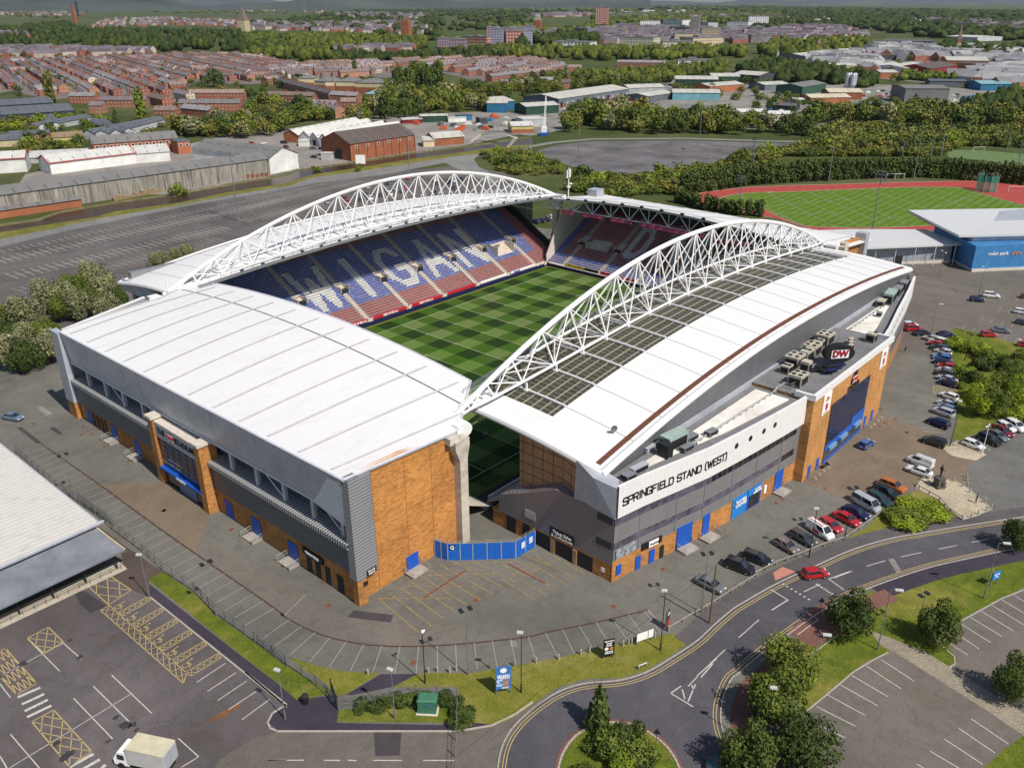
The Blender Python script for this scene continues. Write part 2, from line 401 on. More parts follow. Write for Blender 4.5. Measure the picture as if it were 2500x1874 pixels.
def side_roof(t, s, yin, yout, x0, x1, zin, zout, glazed):
 """roof of a side stand; s=-1 west (outer edge towards -y)"""
 def f(v, x, dz=0): return (x, lerp(yin,yout,v), lerp(zin(x),zout(x),v)+1.0*sin(pi*v)*.6+dz)
 vg = glazed; nx = 40
 m = MB()
 xa, xb = x0+5.2, x1-5.2
 if vg > 0:
  m.grid(lambda u,v: f(lerp(vg,1,v), lerp(x0,x1,u)), nx, 6, th=.5)
  m.grid(lambda u,v: f(v*vg, lerp(x0,xa,u)), 2, 3, th=.5); m.grid(lambda u,v: f(v*vg, lerp(xb,x1,u)), 2, 3, th=.5)
 else: m.grid(lambda u,v: f(v, lerp(x0,x1,u)), nx, 8, th=.5)
 # rolled white edges
 for xx in (x0,x1): m.path([f(k/8, xx, -.3) for k in range(9)], .55, 8)
 m.path([f(1, lerp(x0,x1,k/30), -.35) for k in range(31)], .62, 8)
 obj('roof', m, WHITE, t)
 if vg > 0:
  m = MB().grid(lambda u,v: f(v*vg, lerp(xa,xb,u), -.12), nx, 4, th=.1); obj('rooflight_sheets', m, GRAT, t)
 for x in XN:
  if x0+4 < x < x1-3:
   r = MB(); d = MB()
   if vg > 0:
    for a, b in ((0,vg*.33),(vg*.33,vg*.66),(vg*.66,vg)): r.tube(f(a,x,.12), f(b,x,.12), .21, 4)
   for k in range(8):
    a, b = lerp(vg,1,k/8), lerp(vg,1,(k+1)/8)
    p, q = f(a,x,.035), f(b,x,.035); d.add([(p[0]-.07,p[1],p[2]),(q[0]-.07,q[1],q[2]),(q[0]+.07,q[1],q[2]),(p[0]+.07,p[1],p[2])], [(0,1,2,3)])
   if r.v: obj('roof_rail', r, STEELW, t)
   obj('roof_seam', d, SEAM, t)
 # gutter strip just inside the outer edge
 g = MB(); g.grid(lambda u,v: f(lerp(.935,.966,v), lerp(x0+1,x1-1,u), .06), 40, 1); obj('gutter', g, RUST if vg > 0 else SEAM, t)
 return f
# ---------------------------------------------------------------- raked seating
SEATC = {}
def seat_mat(name, c):
 SEATC[name] = flat('seat_'+name, c, .45, 0, .18, .6, spec=.4); return SEATC[name]
seat_mats = [seat_mat('blue',(0.032,0.09,0.41)), seat_mat('white',(0.62,0.64,0.66)), seat_mat('maroon',(0.27,0.055,0.075)), seat_mat('light_blue',(0.13,0.25,0.50)), seat_mat('red',(0.40,0.06,0.08))]
GLY = {'W':[(0,1,.24,0),(.24,0,.5,.72),(.5,.72,.76,0),(.76,0,1,1)],'I':[(.5,0,.5,1)],'G':[(.95,.8,.7,1),(.7,1,.3,1),(.3,1,0,.75),(0,.75,0,.25),(0,.25,.3,0),(.3,0,.75,0),(.75,0,1,.2),(1,.2,1,.45),(1,.45,.6,.45)],'A':[(0,0,.5,1),(.5,1,1,0),(.2,.33,.8,.33)],'N':[(0,0,0,1),(0,1,1,0),(1,0,1,1)],'D':[(0,0,0,1),(0,1,.65,1),(.65,1,1,.75),(1,.75,1,.25),(1,.25,.65,0),(.65,0,0,0)]}
def glyph_hit(ch, x, y, w, h, th):
 for x0,y0,x1,y1 in GLY[ch]:
  ax,ay,bx_,by_ = x0*w,y0*h,x1*w,y1*h; dx,dy = bx_-ax,by_-ay; l = dx*dx+dy*dy; t = max(0,min(1,((x-ax)*dx+(y-ay)*dy)/l)) if l else 0
  if hypot(x-ax-t*dx,y-ay-t*dy) < th: return True
 return False
def make_seat_mesh(name, mat):
 m = MB(); m.box(-.18,-.13,.35,.18,.15,.42); m.box(-.18,.15,.42,.18,.20,.76)
 me = bpy.data.meshes.new(name); me.from_pydata(m.v,[],m.f); me.materials.append(mat); return me
def seating(t, place, rows, amin, amax, aisles, colour, holes, y0, z0, keep, tread=.8, rise=.436, rot=0.0):
 """place(a, d, z) -> world; a runs along the stand, d is depth from the front row"""
 seats = [MB() for _ in seat_mats]; step = MB(); st = MB(); cand = []
 for r in range(rows):
  d = r*tread; z = z0+r*rise
  def bx(mb, a0, a1, d0, d1, zz0, zz1, m=0):
   p = [place(a,dd) for a,dd in ((a0,d0),(a1,d0),(a1,d1),(a0,d1))]
   v = [(x,y,zz0) for x,y in p]+[(x,y,zz1) for x,y in p]
   mb.add(v, [(4,5,6,7),(0,1,5,4),(1,2,6,5),(2,3,7,6),(3,0,4,7)], m)
  bx(step, amin, amax, d, d+tread, z-.9, z)
  n = int((amax-amin)/.5)
  for i in range(n):
   a = amin+.3+i*.5
   if any(abs(a-q) < .75 for q in aisles): continue
   if any(h[0] <= a <= h[1] and h[2] <= d <= h[3] for h in holes): continue
   c = colour(a, d)
   if c is None: continue
   x, y = place(a, d+.32); cand.append((x, y, z, c))
 for q, lo_, hi_ in [(q, a_, b_) for q in aisles for a_, b_ in ((0, 10.9), (11.8, 99))]:
  st = MB()
  for r in range(rows*2):
   if not lo_ <= r*tread/2 < hi_: continue
   d = r*tread/2; z = z0+r*rise/2
   if any(h[0]-.5 <= q <= h[1]+.5 and h[2] <= d <= h[3] for h in holes): continue
   bx(st, q-.62, q+.62, d, d+tread*.45, z-.2, z+.10+.0)
  obj('aisle_stairs', st, CONCL, t)
 obj('terrace_steps', step, CONCL, t)
 cl = cam.location; cand.sort(key=lambda s_: keep(s_))
 protos = [make_seat_mesh('seat', m_) for m_ in seat_mats]
 for x,y,z,c in cand[:100]:
  o = bpy.data.objects.new('seat', protos[c]); COL.objects.link(o); o.parent = t; o.location = (x,y,z); o.rotation_euler = (0,0,rot)
 big = MB(); cr, sr = cos(rot), sin(rot)
 base = [(-.18,-.13,.42),(.18,-.13,.42),(.18,.15,.42),(-.18,.15,.42),(-.18,-.13,.35),(.18,-.13,.35),(-.18,.15,.76),(.18,.15,.76),(.18,.15,.42),(-.18,.15,.42),(-.18,.20,.76),(.18,.20,.76),(.18,.20,.42),(-.18,.20,.42)]
 base = [(x*cr-y*sr, x*sr+y*cr, z) for x,y,z in base]; fc = [(0,1,2,3),(4,5,1,0),(9,8,7,6),(6,7,11,10),(11,12,13,10),(7,8,12,11),(6,10,13,9)]
 for x,y,z,c in cand[100:]: big.add([(x+a,y+b,z+e) for a,b,e in base], fc, c)
 o = obj('seats', big, seat_mats, t); o['kind'] = 'stuff'
# ---------------------------------------------------------------- EAST STAND (far side, WIGAN in the seats)
E_ = thing('football_stand', 'far side stand with WIGAN spelled in white seats below the distant arched truss', 'stand', group='stands of the football stadium')
AIS = [-46.0,-32.0,-18.2,-4.5,9.2,22.9,36.6,50.3,64.0]
lett = [('W',-16.6,-5.6),('I',1.2,4.4),('G',12.2,21.2),('A',26.2,35.4),('N',39.6,49.2)]
rnd = random.Random(3)
def ecol(a, d):
 y = 8+d
 if a > 67.5: 
  return 2 if (a-67.5) > (d*.12+1.2) or y < 12.3 else (0 if y < 18.5 else 0)
 if y < 12.3: return 2 if rnd.random() > .1 else 4
 if y > 30.8: return 2
 for ch, a0, a1 in lett:
  if a0-1 <= a < a1+1 and 13.4 <= y < 27.9 and glyph_hit(ch, a-a0-.9, y-14.2, a1-a0-1.8, 12.9, 1.02): return 1
 return 0 if rnd.random() > .1 else 3
eh = [(q-1.0,q+1.6,9.4,12.6) for q in AIS]+[(53.8,61.2,6.4,10.8)]
cxl, cyl = cam.location.x, cam.location.y
seating(E_, lambda a,d: (a, 8+d), 33, -52, 76, AIS, ecol, eh, 8, .9, lambda s_: hypot(s_[0]-cxl-0, s_[1]-cyl)-(0 if s_[0] > -7 else -1000))
m = MB()
for q in AIS:      # vomitories: concrete side walls, dark opening
 m = MB(); m.box(q-1.15,17.3,5.3,q-1.0,20.9,7.9); m.box(q+1.5,17.3,5.3,q+1.65,20.9,7.9); m.box(q-1.15,20.7,5.3,q+1.65,20.9,8.1)
 v_ = obj('vomitory', m, CONCL, E_)
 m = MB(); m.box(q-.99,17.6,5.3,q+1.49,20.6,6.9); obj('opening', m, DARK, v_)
m = MB(); m.box(53.8,14.4,4.2,61.2,18.8,4.55); m.box(53.6,14.6,4.2,53.8,19.1,7.4); m.box(61.2,14.6,4.2,61.4,19.1,7.4); m.box(53.6,18.8,4.2,61.4,19.1,7.4); m.box(53.6,17.4,7.2,58.5,19.1,7.4)
obj('viewing_platform', m, CONCL, E_)
m = MB(); m.box(55.5,18.7,4.6,57.2,18.8,6.9); m.box(57.6,18.7,4.6,58.6,18.8,6.9); obj('timber_door', m, BRICKD, E_)
m = MB(); m.box(-52,7.3,0,76,8.0,.75); obj('front_wall', m, CONCL, E_)
m = MB(); m.box(-52,5.9,.0,66,6.2,1.0); obj('perimeter_boards', m, NAVY, E_)
m = MB()
for i, q in enumerate(AIS[1:-1]):
 pass
bd = MB()
for i in range(3,9):
 a0, a1 = AIS[i-1]+1.0, AIS[i]-1.0; bd.box(a0,7.0,.85,a1,7.12,1.65,0 if a0 < 28 else 1)
bd.box(28.5,6.97,.86,30.8,7.0,1.64,0)
obj('advertising_boards', bd, [RED, WSIGN], E_)
for i,(a,s_) in enumerate([(-8.5,'B&M HOMES.com'),(2.4,'B&M HOMES.com'),(15.5,'B&M HOMES.com')]):
 text('board_lettering', 'BUY ME NOW.com' if False else '0800 44 88.com', (a,6.94,1.2), (1,0,0),(0,0,1), .8, WSIGN, E_, .02)
text('board_lettering','BULLEN',(54,6.94,1.2),(1,0,0),(0,0,1),.8,BLUE,E_,.02)
for q in AIS: m = MB(); m.box(q-.62,6.2,.0,q+.62,7.3,.4); m.box(q-.62,6.7,.4,q+.62,7.3,.8); obj('pitch_steps', m, CONCL, E_)
pm_ = None
for a in np.arange(-50,76,2.1):
 if pm_ is None: m = MB(); m.box(0,7.13,.2,.09,7.22,1.5); pm_ = obj('board_post', m, STEELG, E_, loc=(float(a),0,0))
 else: o = pm_.copy(); COL.objects.link(o); o.location = (float(a),0,0)
# body behind the seating, side walls, undercroft
m = MB(); m.box(-53,34.5,0,77,36,19.5); m.box(-53,8,0,-52.1,36,3)
m.add([(-52.6,8,0),(-52.6,36,0),(-52.6,36,19),(-52.6,34,17.5),(-52.6,8,3),(-52.2,8,0),(-52.2,36,0),(-52.2,36,19),(-52.2,34,17.5),(-52.2,8,3)],[(0,1,2,3,4),(9,8,7,6,5),(2,7,8,3),(3,8,9,4),(0,4,9,5)])
obj('rear_wall', m, CLADG, E_)
m = MB(); m.add([(76.4,7.6,0),(76.4,36,0),(76.4,36,18.5),(76.4,7.6,2.6),(76.9,7.6,0),(76.9,36,0),(76.9,36,18.5),(76.9,7.6,2.6)],[(3,2,1,0),(4,5,6,7),(3,7,6,2),(0,4,7,3)])
obj('side_wall', m, flat('dark_green_wall',(0.03,0.045,0.045),.7), E_)
zin = lambda x: 23.3-.00066*(x-13)**2; zout = lambda x: 22.6-.00118*(x-12)**2
side_roof(E_, 1, 9.0, 37.0, -55.0, 80.0, zin, zout, 0)
m = MB()
m.grid(lambda u,v: (lerp(-53,77,u), lerp(36.0,36.2,0), lerp(14, zout(lerp(-53,77,u))-.4, v)), 30, 1)
m.grid(lambda u,v: (lerp(77,-53,u), lerp(35.9,36.2,0), lerp(14, zout(lerp(77,-53,u))-.4, v)), 30, 1); obj('upper_cladding', m, CLADG, E_)
# translucent gable screens
m = MB()
for xx in (79.0,):
 for k in range(5):
  m.box(xx,22+k*2.6,14.2-(k*.0),xx+.15,24.45+k*2.6,20.2)
  m.box(xx,22+k*2.6,12.2-(4-k)*.9,xx+.15,24.45+k*2.6,14.05)
obj('gable_screen', m, flat('screen_panel',(0.33,0.36,0.34),.4), E_)
m = MB(); m.box(-54.8,12,15.5,-54.5,36,20.0-1.7); obj('gable_panel', m, FASC, E_)
om, im = truss('roof_truss','', 13.3, 1, E_)
def walkway(t, y, zf, x0, x1, s):
 m = MB(); n = 46
 P = [(lerp(x0,x1,k/n), y, zf(lerp(x0,x1,k/n))) for k in range(n+1)]
 for k in range(n): m.tube(P[k],P[k+1],.16,4); m.tube((P[k][0],y+s*.9,P[k][2]),(P[k+1][0],y+s*.9,P[k+1][2]),.16,4)
 for k in range(n+1):
  m.tube(P[k],(P[k][0],y+s*.9,P[k][2]),.1,4); m.tube(P[k],(P[k][0],y,P[k][2]+1.1),.05,4)
  if k < n: m.tube((P[k][0],y,P[k][2]+1.1),(P[k+1][0],y,P[k+1][2]+1.1),.05,4)
 obj('maintenance_walkway', m, STEELG, t)
 for k in range(4,n-3,1):
  f_ = MB(); f_.obox(P[k][0],y-s*.2,P[k][2]-.15,.75,.45,.6)
  f_.obox(P[k][0],y-s*.42,P[k][2]-.05,.5,.06,.4,m=1)
  if k % 2 == 0: obj('floodlight', f_, [BLACK, GALV], t)
walkway(E_, 8.6, lambda x: zin(x)+.25, -50, 78, -1)
m = MB()
for k in range(1,22):   # stays lying between truss and roof
 m = MB(); x = XN[min(k,20)-1]; m.tube((x,13.3+3.2,24.4-.00102*(x-13)**2),(x,13.3+3.2,zin(x)+.5),.13,4); m.tube((x,10.2,24.4-.00102*(x-13)**2),(x,10.2,zin(x)+.2),.1,4); obj('truss_post', m, STEELW, E_)
# ---------------------------------------------------------------- SOUTH STAND (far end)
S_st = thing('football_stand', 'far end stand with shaded red and blue seats and pink banners under its roof', 'stand', group='stands of the football stadium')
SA = [-67.5,-55.0,-41.5,-27.7,-13.7,.3]
sl = [('D',-22.3,-15.9),('W',-40.5,-30.5)]
def scol(a, d):
 for ch,a0,a1 in sl:
  if a0-.2 <= a < a1+.2 and 7.2 <= d < 19.8 and glyph_hit(ch, a1-.9-a, d-8.2, a1-a0-1.8, 10.6, 1.0): return 1
 if d < 3.6 or (a > 4.6-.0*d): return 0
 if 9.5 < d < 12.5: return 4
 return 2
sh = [(q-1.4,q+1.4,9.4,12.4) for q in SA]+[(-10.2,-2.6,7.6,11.6)]
seating(S_st, lambda a,d: (69.2+d, a), 30, -72, 7.2, SA, scol, sh, 69.2, .9, lambda s_: hypot(s_[0]-cxl, s_[1]-cyl)+(0 if s_[1] > -30 else 1000), rot=-pi/2)
m = MB()
for q in SA:
 m = MB(); m.box(78.2,q-1.5,4.9,81.6,q-1.35,7.5); m.box(78.2,q+1.35,4.9,81.6,q+1.5,7.5); m.box(81.4,q-1.3,4.9,81.6,q+1.3,7.7)
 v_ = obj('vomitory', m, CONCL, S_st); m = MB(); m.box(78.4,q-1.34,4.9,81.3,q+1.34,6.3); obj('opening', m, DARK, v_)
m = MB(); m.box(76.6,-10.4,4.0,81,-2.6,4.7); m.box(76.8,-10.6,4,81,-10.4,7.2); m.box(76.8,-2.6,4,81,-2.4,7.2); m.box(80.8,-10.6,6.4,81,-2.4,7.4)
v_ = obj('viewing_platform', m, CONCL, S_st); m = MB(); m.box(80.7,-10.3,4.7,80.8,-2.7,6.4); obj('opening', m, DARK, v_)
m = MB(); m.box(68.4,-74,0,69.1,6,.9); obj('front_wall', m, CONCL, S_st)
m = MB(); m.box(67.8,-74,0,68.1,6.2,1.0); obj('perimeter_boards', m, NAVY, S_st)
m = MB(); m.box(68.9,-13.3,.95,69.0,-.5,1.9); m.box(68.9,-27.2,.95,69.0,-14.2,1.9,1); obj('advertising_boards', m, [BLACK, RED], S_st)
text('board_lettering','UK-SIGNS.COM',(68.86,-4.2,1.45),(0,-1,0),(0,0,1),1.1,YEL,S_st,.03)
text('board_lettering','B&M HOMES.com' if False else 'robinpark.com',(68.86,-21,1.45),(0,-1,0),(0,0,1),.8,WSIGN,S_st,.02)
m = MB(); m.box(93.5,-76,0,95.5,9,16); obj('rear_wall', m, flat('rear_wall_dark',(0.05,0.05,0.055),.8), S_st)
m = MB(); m.add([(69,7.3,0),(94,7.3,0),(94,7.3,18),(76,7.3,15),(69,7.3,3),(69,7.7,0),(94,7.7,0),(94,7.7,18),(76,7.7,15),(69,7.7,3)],[(0,1,2,3,4),(9,8,7,6,5),(2,7,8,3),(3,8,9,4),(4,9,5,0)])
obj('side_wall', m, CONCL, S_st)
def endroof(t, xp, xe, sgn, mat=WHITEN):
 zp = lambda y: 22.9-.00150*(y+30)**2
 yl = 12.5 if sgn > 0 else 8.3
 def f(u,v,dz=0):   # u along y, v from pitch edge to eave
  tt = min(1,v/.38); a, b = lerp(-71,-81,tt), lerp(16.5,yl,tt)
  y = min(max(lerp(-81,16.5,u), a), b); x = lerp(xp,xe,v)
  dzN = (lerp(.72,-.85,(y+81)/90) if sgn < 0 else 0)*v
  return (x, y, lerp(zp(y), (19.9 if sgn < 0 else 16.0)+dzN, v)+(sin(pi*v)*.45*(1-abs((y+32)/49)**2*.6) if sgn < 0 else 0)+dz)
 m = MB(); m.grid(lambda u,v: f(u,v) if sgn > 0 else f(1-u,v), 36, 10, th=.35); obj('roof', m, mat, t)
 return f
fS = endroof(S_st, 72.0, 106.5, 1)
m = MB()
for k in range(9):
 m = MB(); u = (k+.5)/9; m.path([fS(u, j/8, .1) for j in range(9)], .12, 4); obj('roof_seam', m, SEAM, S_st)
m = MB(); zz = lambda y: 22.9-.0015*(y+30)**2-.5
ys = [16-6.8*k for k in range(13)]
P = [(72.4,y,zz(y)) for y in ys]; Q = [(72.4,y+3.4,zz(y)-4.0) for y in ys]
Q = [(72.4,y,18.3-.0004*(y+30)**2) for y in [yy-3.4 for yy in ys]]
m.path(P,.22,5); m.path(Q,.16,5)
for k in range(len(ys)):
 m.tube(P[k],Q[k],.13,5)
 if k < len(ys)-1: m.tube(Q[k],P[k+1],.13,5); m.tube(Q[k],(72.4,Q[k][1],zz(Q[k][1])),.09,5)
obj('roof_truss', m, STEELW, S_st)
m = MB(); rb = random.Random(5)
for y in [4-2.7*k for k in range(24)]:
 if rb.random() < .12: continue
 w_ = 2.5; z1 = 18.3-.0004*(y+30)**2
 m = MB(); m.add([(72.0,y,z1+.15),(71.9,y-w_,z1+.1),(72.0,y-w_,z1-1.0-rb.random()*.3),(71.8,y-w_*.5,z1-.8-rb.random()*.4),(72.0,y,z1-1.1)],[(0,1,2,3,4)])
 obj('rail_banner', m, PINK, S_st)
m = MB()
for y in ys[:-1]:
 m = MB(); m.obox(71.7,y-1.2,zz(y)+.35,.5,1.0,.55); obj('floodlight', m, BLACK, S_st)
m = MB(); m.path([(71.9,y,zz(y)+.3) for y in np.linspace(16,-70,30).tolist()],.2,4); m.path([(71.6,y,zz(y)+1.1) for y in np.linspace(16,-70,30).tolist()],.06,4); obj('roof_edge_rail', m, STEELG, S_st)
m = MB(); m.add([(86,-79.6,0),(101,-79.6,0),(101,-79.6,17.4),(86,-79.6,18.8),(86,-79,0),(101,-79,0),(101,-79,17.4),(86,-79,18.8)],[(0,1,2,3),(7,6,5,4),(3,2,6,7)]); obj('brick_side_wall', m, BRICK, S_st)
m = MB(); m.box(101.01,-81.2,0,103.6,-78.2,18.6); m.box(96,8,14,100,12,19.6); obj('corner_tower', m, FASC, S_st)
# antenna mast on the far corner
t = thing('antenna_mast', 'white telecom antennas on a short pole above the far corner of the stand roofs', 'antenna', (83.5,10.4,19.0))
m = MB(); m.tube((0,0,0),(0,0,9.5),.16,6); m.obox(0,0,3.2,.9,.9,.5); obj('pole', m, STEELW, t)
for dx,dy,z in ((.5,.3,6.4),(-.5,.3,6.2),(0,-.6,6.6)):
 m = MB(); m.obox(dx,dy,z,.35,.25,2.6); obj('antenna_panel', m, STEELW, t)
m = MB(); m.lathe(.5,-.5,[(.1,4.2),(.5,4.3),(.5,4.6),(.1,4.7)],10); obj('dish', m, STEELW, t)
# pitch-corner DW sign on column
sg = MB(); sg.box(75.9,9.2,5.4,76.3,11.4,8.2)
o_ = obj('corner_sign', sg, flat('maroon_sign',(0.16,0.02,0.05),.6)); tag(o_, 'small maroon DW sign on the concrete column by the far pitch corner', 'sign')
text('sign_lettering','DW',(75.85,10.3,7.1),(0,-1,0),(0,0,1),1.1,WSIGN,o_,.03)
# ---------------------------------------------------------------- NORTH STAND (near end)
N_ = thing('football_stand', 'near end stand with a big white roof, grey fascia and orange brick side wall', 'stand', group='stands of the football stadium')
dzn = lambda y: lerp(-.75,.75,(8-y)/89)
fN = endroof(N_, -46.0, -80.2, -1)
# the curved seam near the pitch edge and the long grey joints
m = MB()
def strip(mb, pts, w, ax=1, dz=.05):
 for p, q in zip(pts, pts[1:]):
  e = (0,w/2) if ax == 1 else (w/2,0)
  mb.add([(p[0]-e[0],p[1]-e[1],p[2]+dz),(q[0]-e[0],q[1]-e[1],q[2]+dz),(q[0]+e[0],q[1]+e[1],q[2]+dz),(p[0]+e[0],p[1]+e[1],p[2]+dz)],[(0,1,2,3)])
for k in range(13):
 m = MB(); u = (k+.55)/13; strip(m, [fN(1-u, .06+.92*j/20) for j in range(21)], .5, 1, .14)
 obj('roof_joint', m, flat('joint_lilac',(.55,.54,.56),.6,0,.12,.8), N_)
m = MB(); strip(m, [fN(1-j/72, .2) for j in range(4,70)], .2, 0, .1); obj('curved_seam', m, flat('seam_dark',(0.12,0.12,0.12),.6), N_)
m = MB(); m.path([fN(1-j/40, 0, -.15) for j in range(41)], .3, 5); m.path([fN(1-j/30, 1, -.1) for j in range(31)], .22, 5); m.path([fN(0, v/20, .0) for v in range(21)], .2, 5); obj('roof_trim', m, flat('trim_lilac',(0.5,0.5,0.56),.5), N_)
Y0, Y1 = 8.0, -80.6
def facade(name, x0, x1, za, zb, mat, xb=None, ya=Y0, yb=Y1):
 """strip on the north face between two heights; x may slope"""
 m = MB(); n = 12
 for k in range(n):
  a, b = lerp(ya,yb,k/n), lerp(ya,yb,(k+1)/n)
  A = lambda y: za+(dzn(y) if za > 0 else 0); B = lambda y: zb+dzn(y)
  m.add([(x0,a,A(a)),(x0,b,A(b)),(x1,b,B(b)),(x1,a,B(a))],[(3,2,1,0)])
  xi_ = x0+.6; m.add([(xi_,a,A(a)),(xi_,b,A(b)),(x1+.6,b,B(b)),(x1+.6,a,B(a)),(x0,a,A(a)),(x0,b,A(b)),(x1,b,B(b)),(x1,a,B(a))],[(0,1,2,3),(0,4,5,1),(3,2,6,7)])
 return obj(name, m, mat, N_)
facade('brick_base', -79.6, -79.6, 0, 4.35, BRICK)
facade('lower_cladding', -79.9, -79.9, 4.35, 8.6, CLADD)
facade('recess_wall', -77.6, -77.6, 8.6, 19.6, LOUV)
o_ = facade('fascia', -79.4, -80.3, 13.0, 19.55, FASC)
m = MB(); m.add([(-80.45,-77.8,19.2+dzn(-78)),(-79.6,-72.5,12.9+dzn(-72)),(-79.6,-80.4,11.6+dzn(-80)),(-80.2,-80.5,19.0+dzn(-80))],[(3,2,1,0)]); obj('fascia_fold', m, FLINE, N_)
m = MB()
for k in range(14):
 y = lerp(3,-78,k/13); m.add([(-79.46,y-.06,13+dzn(y)),(-80.36,y-.06,19.5+dzn(y)),(-80.36,y+.06,19.5+dzn(y)),(-79.46,y+.06,13+dzn(y))],[(0,1,2,3)])
m.path([(-79.5,lerp(Y0,Y1,k/8),13.0+dzn(lerp(Y0,Y1,k/8))) for k in range(9)],.14,5)
obj('fascia_joints', m, FLINE, N_)
m = MB()
for k in range(12):
 a, b = lerp(Y0,Y1,k/12), lerp(Y0,Y1,(k+1)/12)
 z = 9.45+dzn((a+b)/2); m.add([(-80.4,a,9.45+dzn(a)),(-80.4,b,9.45+dzn(b)),(-77.6,b,9.65+dzn(b)),(-77.6,a,9.65+dzn(a)),(-80.4,a,8.7+dzn(a)),(-80.4,b,8.7+dzn(b)),(-79.9,a,8.6+dzn(a)),(-79.9,b,8.6+dzn(b))],[(0,3,2,1),(4,0,1,5),(6,4,5,7)])
gr = NT('ledge_grating', .5, .2); g_ = gr.math('LESS_THAN', gr.math('FRACT', gr.math('MULTIPLY', gr.sep(gr.co())[1], 1/.55)), .5)
obj('ledge', m, gr.out(gr.mix(g_, (0.5,0.5,0.5), (0.09,0.09,0.1))), N_)
py = [2.0,-5.7,-13.1,-20.6,-27.8,-35.2,-42.6,-50.0,-57.2,-64.4,-71.6,-78.4]
for y in py:
 m = MB(); d_ = dzn(y); m.obox(-79.0,y,9.55+d_,.55,.55,3.9-.3+.5); m.obox(-79.25,y,9.5+d_,.1,.75,4.1)
 obj('post', m, FASC, N_)
m = MB()
for i in (1,3,8,10): m = MB(); m.tube((-78.9,py[i]-.6,13.2+dzn(py[i])),(-78.9,py[i+1]+.6,9.8+dzn(py[i])),.1,4); obj('brace', m, STEELW, N_)
# side walls
m = MB(); m.add([(-79.2,Y1,0),(-59.6,-80.6,0),(-59.6,-80.6,19.1),(-70,-80.6,20.4),(-77,-80.6,20.5),(-79.2,Y1,20.3)],[(0,1,2,3,4,5)])
m.add([(-79.2,Y1+.5,0),(-59.6,-80.1,0),(-59.6,-80.1,19.1),(-70,-80.1,20.4),(-77,-80.1,20.5),(-79.2,Y1+.5,20.3)],[(5,4,3,2,1,0)])
m.add([(-59.6,-80.6,0),(-59.6,-80.1,0),(-59.6,-80.1,19.1),(-59.6,-80.6,19.1)],[(0,1,2,3)])
obj('brick_side_wall', m, brickm('brick_side',(0.49,0.22,0.066), .8), N_)
m = MB()
for x in (-75.4,-69.5,-64.4): m.box(x-.03,-80.62,.1,x+.03,-80.59,19.5)
obj('movement_joints', m, flat('joint_brown',(0.2,0.07,0.03),.9), N_)
m = MB(); m.obox(-79.15,-81.0,4.4,1.9,1.5,16.2); m.obox(-77.3,-81.25,4.5,2.0,.9,15.9); obj('corner_tower', m, CLADT, N_)
m = MB(); m.obox(-79.15,-80.95,0,1.6,1.3,4.4); obj('tower_base', m, BRICK, N_)
m = MB(); m.box(-80.7,8.2,3.6,-79.4,12.0,18.7); m.box(-79.4,9.5,0.1,-59.5,10.1,17.6); obj('corner_fin', m, FASC, N_)
m = MB(); m.box(-80.6,8.3,0,-79.5,11.9,3.6); obj('fin_base', m, BRICK, N_)
m = MB(); m.add([(-79.3,9.0,17.6),(-60,13.6,19.0),(-60,13.2,19.9),(-79.3,8.6,18.9),(-79.3,9.9,17.6),(-60,14.3,19.0),(-60,14.3,19.9),(-79.3,9.9,18.9)],[(0,1,2,3),(7,6,5,4),(3,2,6,7)]); obj('roof_upstand', m, WHITE, N_)
# underside and back (pitch side) terrace
m = MB(); m.grid(lambda u,v: (lerp(-49.5,-78,v), lerp(-79,8,u), lerp(1.0,15.2,v)), 2, 2); obj('terrace', m, CONC, N_)
m = MB(); m.box(-50.2,-78,0,-49.5,10,1.0); obj('front_wall', m, CONCL, N_)
# doors and landings of the north face
def doors(y0, y1, zb=0, h=2.9, x=-79.66, mat=BLUE, nm='door'):
 m = MB(); m.box(x-.05,y0,zb,x,y1,h); return obj(nm, m, mat, N_)
ds = [(5.6,3.4,3.0),(-5.3,-7.8,3.2),(-15.0,-17.4,3.2),(-46.5,-48.8,3.2),(-54.4,-57.0,3.4),(-64.3,-66.9,3.4)]
for a,b,h in ds: doors(a,b,0,h)
for a,b in ((2.6,1.7),(.9,.0),(-.9,-1.8),(-2.6,-3.4),(-69.0,-70.2),(-71.2,-72.4),(-73.6,-74.8),(-76.4,-77.8)): doors(a,b,0,3.1,mat=DARK,nm='doorway')
m = MB(); m.box(-80.0,-68.6,3.2,-79.68,-73.5,4.2); obj('turnstile_sign', m, BLACK, N_)
text('sign_lettering','TURNSTILES',(-80.04,-71,3.7),(0,-1,0),(0,0,1),.6,WSIGN,N_)
def landing(x, y, a, label):
 t = thing('door_landing', label, 'landing', (x,y,0), a, 'raised landings outside the stand doors')
 m = MB(); m.obox(-1.0,0,0.03,1.9,3.0,.26); obj('slab', m, flat('slab_worn',(.33,.30,.26),.9,0,.2,1.5), t)
 for s in (-1,1):
  m = MB(); yy = s*1.62; pts = [(-.1,yy,.3),(-.1,yy,1.35),(-2.0,yy,1.2),(-2.05,yy,.3)]; m.path(pts,.05,5); m.path([(-.1,yy,.85),(-2.0,yy,.75)],.035,5); obj('handrail', m, GALV, t)
 return t
for i,(a,b,h) in enumerate(ds[1:3]+ds[4:]): landing(-79.65,(a+b)/2,0,['concrete landing with hoop rails at the first blue door left of the entrance porch','concrete landing with hoop rails just left of the brick entrance porch','concrete landing at the blue door midway between porch and corner tower','concrete landing at the blue door nearest the near corner tower'][i])
